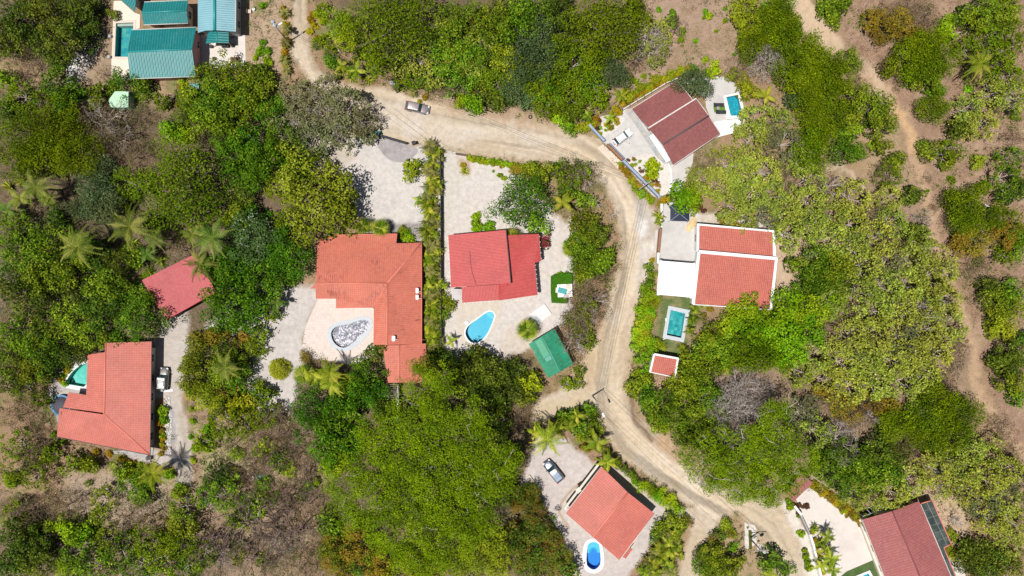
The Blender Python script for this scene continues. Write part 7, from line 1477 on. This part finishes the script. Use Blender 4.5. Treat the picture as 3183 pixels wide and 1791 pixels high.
giant(1880, 1180, [(1770, 1150, 48), (1830, 1140, 56), (1890, 1130, 56), (1940, 1080, 50), (1960, 1030, 34), (1950, 1140, 56), (2000, 1150, 46), (2030, 1180, 26), (1800, 1190, 46), (1860, 1200, 56), (1920, 1200, 56), (1980, 1200, 40), (1850, 1235, 30), (1900, 1245, 32), (1750, 1180, 28), (1940, 1240, 26), (1910, 1080, 36)], 13, 'leaf_giant', 'broad flat-crowned green tree leaning over the road above the gatehouse roof', 502)
finish_labels()

# ------------------------------------------------------------------ clipped C-shaped hedge
t = thing('clipped_hedge', tuple(A22(450, 20)), 'thick clipped C-shaped hedge of bright green beside the bright red house', 'hedge')
hp = pl(A21, [(362, 1318), (395, 1300), (470, 1292), (545, 1288), (570, 1300), (572, 1375), (560, 1402), (470, 1400), (455, 1449), (450, 1500), (462, 1530), (525, 1535), (522, 1588), (370, 1580), (360, 1480)])
mb = MB(); mb.prism(inset(hp, .12), 0, 1.1); mb.build('inner_growth', M['turf'], t)
g = np.random.default_rng(44); xs = [p.x for p in hp]; ys = [p.y for p in hp]; P = []; Nn = []
while len(P) < 9000:
    x, y = g.uniform(min(xs), max(xs)), g.uniform(min(ys), max(ys))
    if in_poly(hp, x, y): P.append((x, y, 1.16 + g.normal() * .03)); Nn.append((g.normal() * .5, g.normal() * .5, 1))
n = len(hp)
for i in range(n):
    a, b = hp[i], hp[(i + 1) % n]; k = int((b - a).length * 130)
    for _ in range(k): q = a.lerp(b, g.uniform()); P.append((q.x, q.y, g.uniform(.05, 1.15))); Nn.append((g.normal(), g.normal(), .4))
P = np.array(P); V_ = leaf_quads(g, P, np.array(Nn), .07 * g.uniform(.6, 1.4, len(P)), .7)
link('foliage', leaves_mesh('foliage', V_, g.beta(2, 2, len(P)), mat_leaf('leaf_hedge', [(.03, .10, .004), (.06, .19, .008), (.10, .27, .012)], .2, 0, 0)), t)

# ------------------------------------------------------------------ undergrowth nobody could count
g = np.random.default_rng(9)
def scatter(name, label, n, per, r, size, hgt, mat, fn, z=.0):
    """clumps of leaves on the ground wherever fn(x, y) allows"""
    x = g.uniform(-101, 101, n); y = g.uniform(-58, 58, n)
    i = np.clip(((x - gx[0]) / ST).astype(int), 0, REG.shape[0] - 1); j = np.clip(((y - gy[0]) / ST).astype(int), 0, REG.shape[1] - 1)
    k = fn(x, y, i, j); x, y = x[k], y[k]; m = len(x); c = np.repeat(np.stack([x, y, np.full(m, z)], 1), per, 0); hv = np.repeat(g.uniform(size=m), per); sc_ = np.repeat(g.uniform(.4, 1.5, m), per)
    off = g.normal(size=(m * per, 3)) * np.array([r, r, 0]) * sc_[:, None]; off[:, 2] = hgt * g.uniform(.15, 1, m * per) * sc_
    P = c + off; V_ = leaf_quads(g, P, g.normal(size=P.shape) * .6 + np.array([0, 0, .8]), size * g.uniform(.6, 1.4, len(P)), .55)
    me = leaves_mesh(name, V_, .5 * hv + .5 * g.beta(2, 2, len(P)), mat); o = link(name, me); tag(o, label, 'undergrowth', None, 'stuff'); return o
OKR = lambda i, j: (REG[i, j] == 0) & (LIT[i, j] > .25)
blk = [[tuple(p)[:2] for p in q] for q in ([A00(1110, 0), A00(2480, 0), A00(2480, 690), A00(1110, 800)], [A20(1060, 1110), A20(1640, 790), A20(2300, 760), A20(2310, 1400), A21(1790, 480), A21(1440, 540), A20(700, 1210)], [A21(1410, 540), A21(1870, 560), A31(90, 860), A32(60, 210), A22(1640, 900), A22(1320, 860), A22(1400, 300)],
       [A33(100, 560), A33(1000, 680), A33(1660, 680), A33(1990, 1460), A33(500, 1600)], [A11(1180, 730), A11(1650, 900), A12(1700, 940), A12(440, 760), A12(560, 90), A11(520, 1400), A11(600, 900)], [A02(480, 560), A02(1740, 500), A02(1740, 1449), A03(1560, 260), A03(560, 60)])]
def free(x, y, i, j):
    k = OKR(i, j)
    for q in blk:
        k &= sdist(q, x.astype(np.float32), y.astype(np.float32)) < 0
    return k
nz = lambda x, y, f, s: fbm(x.astype(np.float32) + 300, y.astype(np.float32) + 300, f, s, 3)
scatter('low_weeds', 'low green weeds scattered over the bare brown ground', 26000, 9, .22, .085, .3, M['grass'], lambda x, y, i, j: free(x, y, i, j) & (nz(x, y, .12, 61) > .5))
scatter('scrub_undergrowth', 'ankle to knee high green scrub between the trees', 9000, 26, .32, .10, .7, M['leaf_mid'], lambda x, y, i, j: free(x, y, i, j) & (nz(x, y, .09, 62) > .53))
scatter('straw_grass', 'short straw coloured dry grass on open slopes', 24000, 9, .3, .08, .25, M['leaf_straw'], lambda x, y, i, j: free(x, y, i, j) & (nz(x, y, .11, 64) > .5))
scatter('dry_undergrowth', 'dry brown brush and dead leaves between the trees', 15000, 16, .35, .085, .45, M['leaf_rust'], lambda x, y, i, j: free(x, y, i, j) & (nz(x, y, .1, 63) > .46))
# ------------------------------------------------------------------ vehicles
def loft(secs, mb, cap=True, smooth=True):
    n = len(secs[0]); vs = [p for s_ in secs for p in s_]; fs = []
    for k in range(len(secs) - 1):
        fs += [(k * n + i, k * n + (i + 1) % n, (k + 1) * n + (i + 1) % n, (k + 1) * n + i) for i in range(n)]
    if cap: fs += [tuple(range(n - 1, -1, -1)), tuple((len(secs) - 1) * n + i for i in range(n))]
    mb.add(vs, fs, smooth)
def car(name, label, p, ang, L, Wd, H, paint, hood, cab, belt=.95, tail=.25, rack=0, rails=False, spare=False, bed=None, group=None, trim=None, door_open=False, roofpaint=None):
    """x is forward. hood: x of the windscreen foot; cab: (roof front x, roof rear x, rear glass foot x)"""
    t = thing(name, (p.x, p.y, 0), label, 'car'); t.rotation_euler = (0, 0, ang)
    def add(mb, nm, mat, par=t):
        me = bpy.data.meshes.new(nm); me.from_pydata(mb.v, [], mb.f); me.update()
        if any(mb.sm): me.polygons.foreach_set('use_smooth', mb.sm)
        return link(nm, me, par, M[mat], False)
    h = L / 2; w = Wd / 2
    xs = [(-h, .78, .55, .80), (-h + .08, .93, .38, belt - .03), (-h + .5, 1.0, .30, belt), (-h * .4, 1.0, .28, belt), (hood - .3, 1.0, .28, belt), (hood + .1, .99, .29, belt - .01), (h * .72, .95, .30, belt - .12), (h - .32, .88, .33, belt - .20), (h - .08, .72, .40, belt - .30), (h, .58, .48, belt - .42)]
    secs = []
    for x, k, z0, z1 in xs:
        y = w * k; c = min(.14, (z1 - z0) * .3)
        secs.append([(x, -y * .92, z0), (x, y * .92, z0), (x, y, z0 + c), (x, y, z1 - c * 1.1), (x, y - .09, z1 - .02), (x, y * .5, z1 + .02), (x, 0, z1 + .03), (x, -y * .5, z1 + .02), (x, -y + .09, z1 - .02), (x, -y, z1 - c * 1.1), (x, -y, z0 + c)])
    mb = MB(); loft(secs, mb); add(mb, 'body', paint)
    rf, rr, rg = cab; wt = w * .80; wb = w * .93; zb = belt - .01; zt = H - .04
    def quad_ring(x0, x1, yw, z): return [(x0, -yw, z), (x1, -yw, z), (x1, yw, z), (x0, yw, z)]
    mb = MB(); a = quad_ring(rg, hood, wb, zb); b = quad_ring(rr, rf, wt, zt); mb.add(a + b, [(0, 1, 5, 4), (1, 2, 6, 5), (2, 3, 7, 6), (3, 0, 4, 7), (4, 5, 6, 7)]); add(mb, 'windows', 'car_glass')
    mb = MB(); n = 6; pts = []
    R_ = .16
    def rr_ring(x0, x1, yw, z, r=R_):
        out = []
        for cx, cy, a0 in ((x1 - r, yw - r, 0), (x0 + r, yw - r, 90), (x0 + r, -yw + r, 180), (x1 - r, -yw + r, 270)):
            for k in range(4): q = math.radians(a0 + 30 * k); out.append((cx + r * math.cos(q), cy + r * math.sin(q), z))
        return out
    loft([rr_ring(rr - .02, rf + .02, wt + .03, zt - .01), rr_ring(rr + .01, rf - .01, wt, zt + .05), rr_ring(rr + .15, rf - .15, wt - .16, zt + .085)], mb); add(mb, 'roof', roofpaint or paint)
    mb = MB()
    for sy in (-1, 1):
        for (xa, xb) in ((hood, rf), (rg, rr)): mb.tube((xa, sy * wb, zb), (xb, sy * wt, zt), .045, .04, 5)
        xm = (rf + rr) / 2; mb.tube((xm, sy * (wb + .01), zb), (xm, sy * (wt + .01), zt), .05, .04, 5)
    add(mb, 'pillars', paint)
    for sx in (h * .62, -h * .60):
        for sy in (-1, 1):
            mb = MB(); mb.tube((sx, sy * (w - .24), .34), (sx, sy * (w + .01), .34), .34, .34, 18); wl = add(mb, 'wheel', 'rubber')
            mb = MB(); mb.tube((sx, sy * (w - .01), .34), (sx, sy * (w + .025), .34), .21, .2, 14); add(mb, 'rim', 'alloy', wl)
    for sy in (-1, 1):
        mb = MB(); mb.add([(h - .40, sy * w * .88, belt - .30), (h - .12, sy * w * .68, belt - .38), (h - .10, sy * w * .45, belt - .34), (h - .34, sy * w * .62, belt - .19), (h - .4, sy * w * .86, belt - .19)], [(0, 1, 2, 3, 4), (4, 3, 2, 1, 0)]); 
        mb.box((h - .22, sy * w * .66, belt - .30), (.32, .34, .16), -sy * .5, .05); add(mb, 'headlight', 'lens_clear')
        mb = MB(); mb.box((-h + .10, sy * w * .82, belt - .12), (.22, .24, .30), 0, .04); add(mb, 'taillight', 'lens_red')
        mb = MB(); mb.box((hood - .15, sy * (w + .10), belt + .05), (.12, .24, .15), sy * .2, .03); add(mb, 'mirror', paint if trim is None else trim)
    mb = MB(); mb.box((h - .02, 0, .45), (.12, Wd * .62, .2), 0, .04); mb.box((-h + .0, 0, .45), (.14, Wd * .8, .2), 0, .04); add(mb, 'bumper', trim or 'black')
    mb = MB()
    for sy in (-1, 1): mb.tube((hood + .05, sy * w * .62, belt + .035), (h - .45, sy * w * .5, belt - .13), .018, .018, 4)
    add(mb, 'bonnet_crease', trim or paint)
    if rails or rack:
        for sy in (-1, 1): mb = MB(); mb.tube((rr + .3, sy * (wt - .1), zt + .12), (rf - .3, sy * (wt - .1), zt + .12), .03, .03, 6); add(mb, 'roof_rail', 'black')
    if rack:
        mb = MB(); x0, x1 = rr + .18, rr + .18 + rack; yy = wt - .16
        for a, b in (((x0, -yy), (x1, -yy)), ((x1, -yy), (x1, yy)), ((x1, yy), (x0, yy)), ((x0, yy), (x0, -yy))): mb.tube((*a, zt + .22), (*b, zt + .22), .035, .035, 6)
        for k in range(1, 5): q = x0 + (x1 - x0) * k / 5; mb.tube((q, -yy, zt + .18), (q, yy, zt + .18), .025, .025, 5)
        for q in (x0, x1):
            for s_ in (-yy, yy): mb.tube((q, s_, zt), (q, s_, zt + .22), .025, .025, 5)
        add(mb, 'roof_rack', 'black')
    if spare: mb = MB(); mb.tube((-h - .02, -.05, .85), (-h - .24, -.05, .85), .33, .31, 18); add(mb, 'spare_wheel_cover', 'metal_grey')
    if door_open:
        mb = MB(); mb.box((.05, -w - .45, .75), (.08, .95, .8), .35, .03); mb.box((.05, -w - .45, 1.2), (.05, .85, .12), .35); add(mb, 'open_door', paint)
    if bed:
        for x0, x1, mt in bed:
            mb = MB(); mb.box(((x0 + x1) / 2, 0, zt + .075), (abs(x1 - x0) - .05, wt * 1.75, .05), 0, .05); add(mb, 'roof_panel', mt)
    return t
def heading(a, b): return math.atan2(b.y - a.y, b.x - a.x)
q0, q1 = W(1261, 330), W(1334, 343)
car('parked_suv', 'brownish grey SUV parked on the pale dirt road near the bend', W(1297, 336, .5), heading(q0, q1) - .03, 4.75, 1.85, 1.7, 'car_brown', .95, (.45, -1.75, -2.2), .98, rails=True, trim='car_brown')
car('parked_white_car', 'small white off-road car with spare wheel on its back, on the concrete forecourt', W(1936, 426, .5), heading(W(1914, 443), W(1958, 411)), 4.1, 1.72, 1.7, 'car_white', .85, (.30, -1.5, -1.85), .98, rails=True, spare=True, trim='car_white', door_open=True)
car('white_off_roader', 'dusty white off-roader with black roof rack beside the left salmon house', W(509.5, 1177, .5), heading(W(508, 1210), W(513, 1145)), 4.4, 1.9, 1.85, 'car_dark', .85, (.30, -1.85, -2.05), 1.02, rack=1.35, rails=True, spare=True, trim='black', roofpaint='car_offwhite')
car('blue_grey_pickup', 'silver and grey pickup-like car parked below a coconut palm', W(1720, 1464, .5), heading(W(1742, 1495), W(1697, 1437)), 4.9, 1.9, 1.75, 'car_grey', 1.05, (.55, -2.05, -2.3), 1.0, bed=[(-.35, .4, 'gutter'), (-1.15, -.42, 'blue_grey'), (-1.9, -1.2, 'blue_grey')], spare=False, trim='black')
tr0 = thing('drain_grate', tuple(W(540, 1215)), 'narrow metal drain grate across the left driveway', 'drain')
mb = MB(); a, b = A02(1640, 1018, .04), A02(1735, 1008, .04); mb.box(tuple((a + b) / 2), ((b - a).length, .35, .06), heading(a, b)); mb.build('channel', M['dark_gutter'], tr0)
mb = MB()
for k in range(14): q = a.lerp(b, (k + .5) / 14); mb.box((q.x, q.y, .08), (.06, .36, .03), heading(a, b))
mb.build('bars', M['metal_grey'], tr0)

# ------------------------------------------------------------------ utility poles and overhead wires
def pole(label, head, h, arm=None, lamp=None, drums=(), name='utility_pole', mat='wood_pole'):
    """head: photo pixel of the pole top"""
    p = W(head[0], head[1], h); t = thing(name, (p.x, p.y, 0), label, 'pole')
    mb = MB(); mb.tube((p.x, p.y, -.1), (p.x, p.y, h), .17, .11, 10); mb.build('shaft', M[mat], t)
    if arm is not None:
        a, L = arm; mb = MB(); d = Vector((math.cos(a), math.sin(a), 0)); c = p - Vector((0, 0, .4)); c = Vector((p.x, p.y, h - .35))
        mb.box((c.x, c.y, c.z), (L, .14, .14), a); mb.build('crossarm', M['wood_pole'], t)
        for s_ in (-.46, -.2, .2, .46):
            mb = MB(); q = c + d * L * s_; mb.lathe((q.x, q.y, q.z + .07), [(.06, 0), (.09, .06), (.05, .12), (.08, .18), (.03, .24)], 8); mb.build('insulator', M['gutter'], t)
    for dx, dy in drums:
        q = W(head[0] + dx, head[1] + dy, h - .9); mb = MB(); mb.lathe((q.x, q.y, h - 1.6), [(.30, 0), (.33, .1), (.33, .95), (.28, 1.02), (.08, 1.05), (.06, 1.2)], 16); mb.tube((p.x, p.y, h - 1.2), (q.x, q.y, h - 1.2), .06, .06, 5); mb.build('transformer', M['metal_grey'], t)
    if lamp:
        q = W(head[0] + lamp[0], head[1] + lamp[1], h); d = (Vector((q.x, q.y, 0)) - Vector((p.x, p.y, 0))); e = Vector((q.x, q.y, h - .1)); mb = MB()
        mb.path([Vector((p.x, p.y, h - .6)), Vector((p.x, p.y, h - .3)) + d * .5, e - d * .15], .04, .035, 6); mb.build('lamp_arm', M['metal_grey'], t)
        mb = MB(); mb.box((e.x, e.y, e.z), (.85, .34, .16), math.atan2(d.y, d.x), .12); mb.box((e.x, e.y, e.z - .1), (.5, .22, .06), math.atan2(d.y, d.x), .08); mb.build('lamp_head', M['metal_grey'], t)
    return Vector((p.x, p.y, h))
PA = pole('wooden utility pole with two round transformers and a lamp, left of the road stub', (856, 84), 8.5, None, (15, -10), [(-8, -16), (-2, -5)])
PB = pole('utility pole among shrubs above the grey SUV', (1215, 256), 7.5, (-.4, 1.6), None, [(2, 2)])
PC = pole('utility pole with long grey crossarm at the blue-grey wall', (2005, 576), 8.5, (.62, 2.6))
PD = pole('utility pole with street lamp where the side track meets the road', (1857, 1250), 8.5, None, (18, 40))
PD2 = pole('short leaning stay pole by the street lamp pole', (1862, 1305), 4.5)
PE = pole('utility pole with two white arms and transformer by the two-strip drive', (2368, 1713), 7.5, (.05, 2.9), None, [(8, 2)])
t = thing('t_shaped_post', tuple(W(3058, 660)), 'thin white T-shaped post among olive bushes at the right', 'post')
b_ = W(3058, 660, 0); hq = W(3068, 640, 3.0); mb = MB(); mb.tube((b_.x, b_.y, 0), tuple(hq), .07, .06, 6); mb.build('shaft', M['white_paint'], t)
mb = MB(); mb.tube(tuple(W(3062, 636, 3.05)), tuple(W(3077, 644, 3.05)), .08, .08, 6); mb.build('crossbar', M['white_paint'], t)
def wire(a, b, off, sag, label, dz=0.0, r=.022):
    a = Vector(a); b = Vector(b); d = (b - a); n = Vector((-d.y, d.x, 0)).normalized() * off; pts = []
    for k in range(17): s_ = k / 16; pts.append(a.lerp(b, s_) + n + Vector((0, 0, dz - 4 * sag * s_ * (1 - s_))))
    mb = MB(); mb.path(pts, r, r, 4); tag(mb.build('overhead_wire', M['cable']), label, 'wire', 'overhead wires')
spans = [(PA, PB, 'from the transformer pole to the pole above the grey SUV', 3), (PB, PC, 'following the road from above the grey SUV to the crossarm pole', 2), (PC, PD, 'from the crossarm pole down the road to the street lamp', 3), (PD, PE, 'from the street lamp down to the pole by the two-strip drive', 2), (PD2, PE + Vector((-6, 0, -1)), 'thin stay line beside the lower road', 1)]
sd_w = {3: [('left-hand', -.45), ('middle', 0.0), ('right-hand', .45)], 2: [('upper', .35), ('lower', -.35)], 1: [('single', 0.0)]}
for a, b, lb, n in spans:
    for wd, off in sd_w[n]: wire(a, b, off, .7, '%s dark overhead wire %s' % (wd, lb), -.1)
e1 = W(960, -60, 8.0); wire(PA, e1, 0, .5, 'dark overhead wire from the transformer pole up past the top edge')
wire(W(1185, 330, 6.0), W(1370, 460, 5.0), 0, .5, 'thin wire crossing the wide road above the palm hedge, upper one', 0, .018); wire(W(1180, 345, 6.0), W(1350, 470, 5.0), 0, .5, 'thin wire crossing the wide road above the palm hedge, lower one', 0, .018)
# ------------------------------------------------------------------ loose things
mb = MB(); c = W(783, 1485); mb.lathe((c.x, c.y, 0), [(.55, 0), (.6, .05), (.58, .45), (.5, .5), (.42, .5), (.4, .2)], 18); tag(mb.build('concrete_ring', M['gutter']), 'grey concrete ring on dry ground left of the giant tree', 'concrete ring')
g = random.Random(5); c = W(812, 1487); vs = [(c.x + 1.1 * math.cos(TAU * k / 14) * g.uniform(.8, 1.1), c.y + .75 * math.sin(TAU * k / 14) * g.uniform(.8, 1.1), .08) for k in range(14)] ; mb = MB(); mb.prism([(v[0], v[1]) for v in vs], -.02, .16); mb.prism([(c.x + (v[0] - c.x) * .55, c.y + (v[1] - c.y) * .5) for v in vs], .16, .3); tag(mb.build('teal_tarpaulin', M['teal_paint']), 'crumpled teal tarpaulin on dry ground left of the giant tree', 'tarpaulin')
def log(label, a, b, r, mat='bark_grey'):
    a = W(*a, .25); b = W(*b, .2); mb = MB(); m_ = a.lerp(b, .5) + Vector((.15, .1, .05)); mb.path([a, m_, b], r, r * .5, 7); mb.tube(m_, m_ + Vector((.9, .6, .3)), r * .5, r * .25, 5); tag(mb.build('fallen_trunk', M[mat]), label, 'dead trunk')
log('thick dead trunk lying below the orange shrub and teal lean-to', (545, 290), (505, 345), .38, 'bark_brown'); log('second thinner dead trunk beside the thick one', (540, 300), (522, 348), .22, 'bark_brown')
log('dead trunk on the dry bank left of the blue-green wood', (470, 520), (400, 530), .2, 'bark_brown'); log('pale fallen branch on the slope at the top right', (2970, 105), (3040, 88), .12); log('grey weathered log on the bank beside the upper wires', (1035, 148), (1060, 165), .3)
log('dark fallen trunk on the dry ground at the lower left', (615, 1640), (695, 1600), .25, 'bark_brown'); log('pale fallen branch left of the giant tree', (880, 1420), (940, 1405), .16); log('dark forked trunk on the dry ground beside the giant tree', (815, 1465), (880, 1425), .18, 'bark_brown'); log('fallen branch near the T-shaped post', (3030, 590), (3070, 570), .1)
# old tyres on the roadside
for k, (x, y) in enumerate(((2103, 1170), (2130, 1100), (2195, 1105), (1627 * 3.22 - 800 * 0 if False else 1648, 1105))):
    pass
for x, y, l in ((1648.5, 364, 'old tyre lying by the road below the dense thicket, lower one'), (1666, 346, 'old tyre lying by the road below the dense thicket, upper right one'), (1630, 342, 'old tyre lying by the road below the dense thicket, upper left one')):
    p = W(x, y); mb = MB(); n = 20; vs = []
    for k in range(n):
        a = TAU * k / n
        for j in range(6): b = TAU * j / 6; rr_ = .30 + .10 * math.cos(b); vs.append((p.x + rr_ * math.cos(a), p.y + rr_ * math.sin(a), .12 + .10 * math.sin(b)))
    mb.add(vs, [(k * 6 + j, ((k + 1) % n) * 6 + j, ((k + 1) % n) * 6 + (j + 1) % 6, k * 6 + (j + 1) % 6) for k in range(n) for j in range(6)], True); tag(mb.build('old_tyre', M['rubber']), l, 'tyre', 'old tyres by the road')
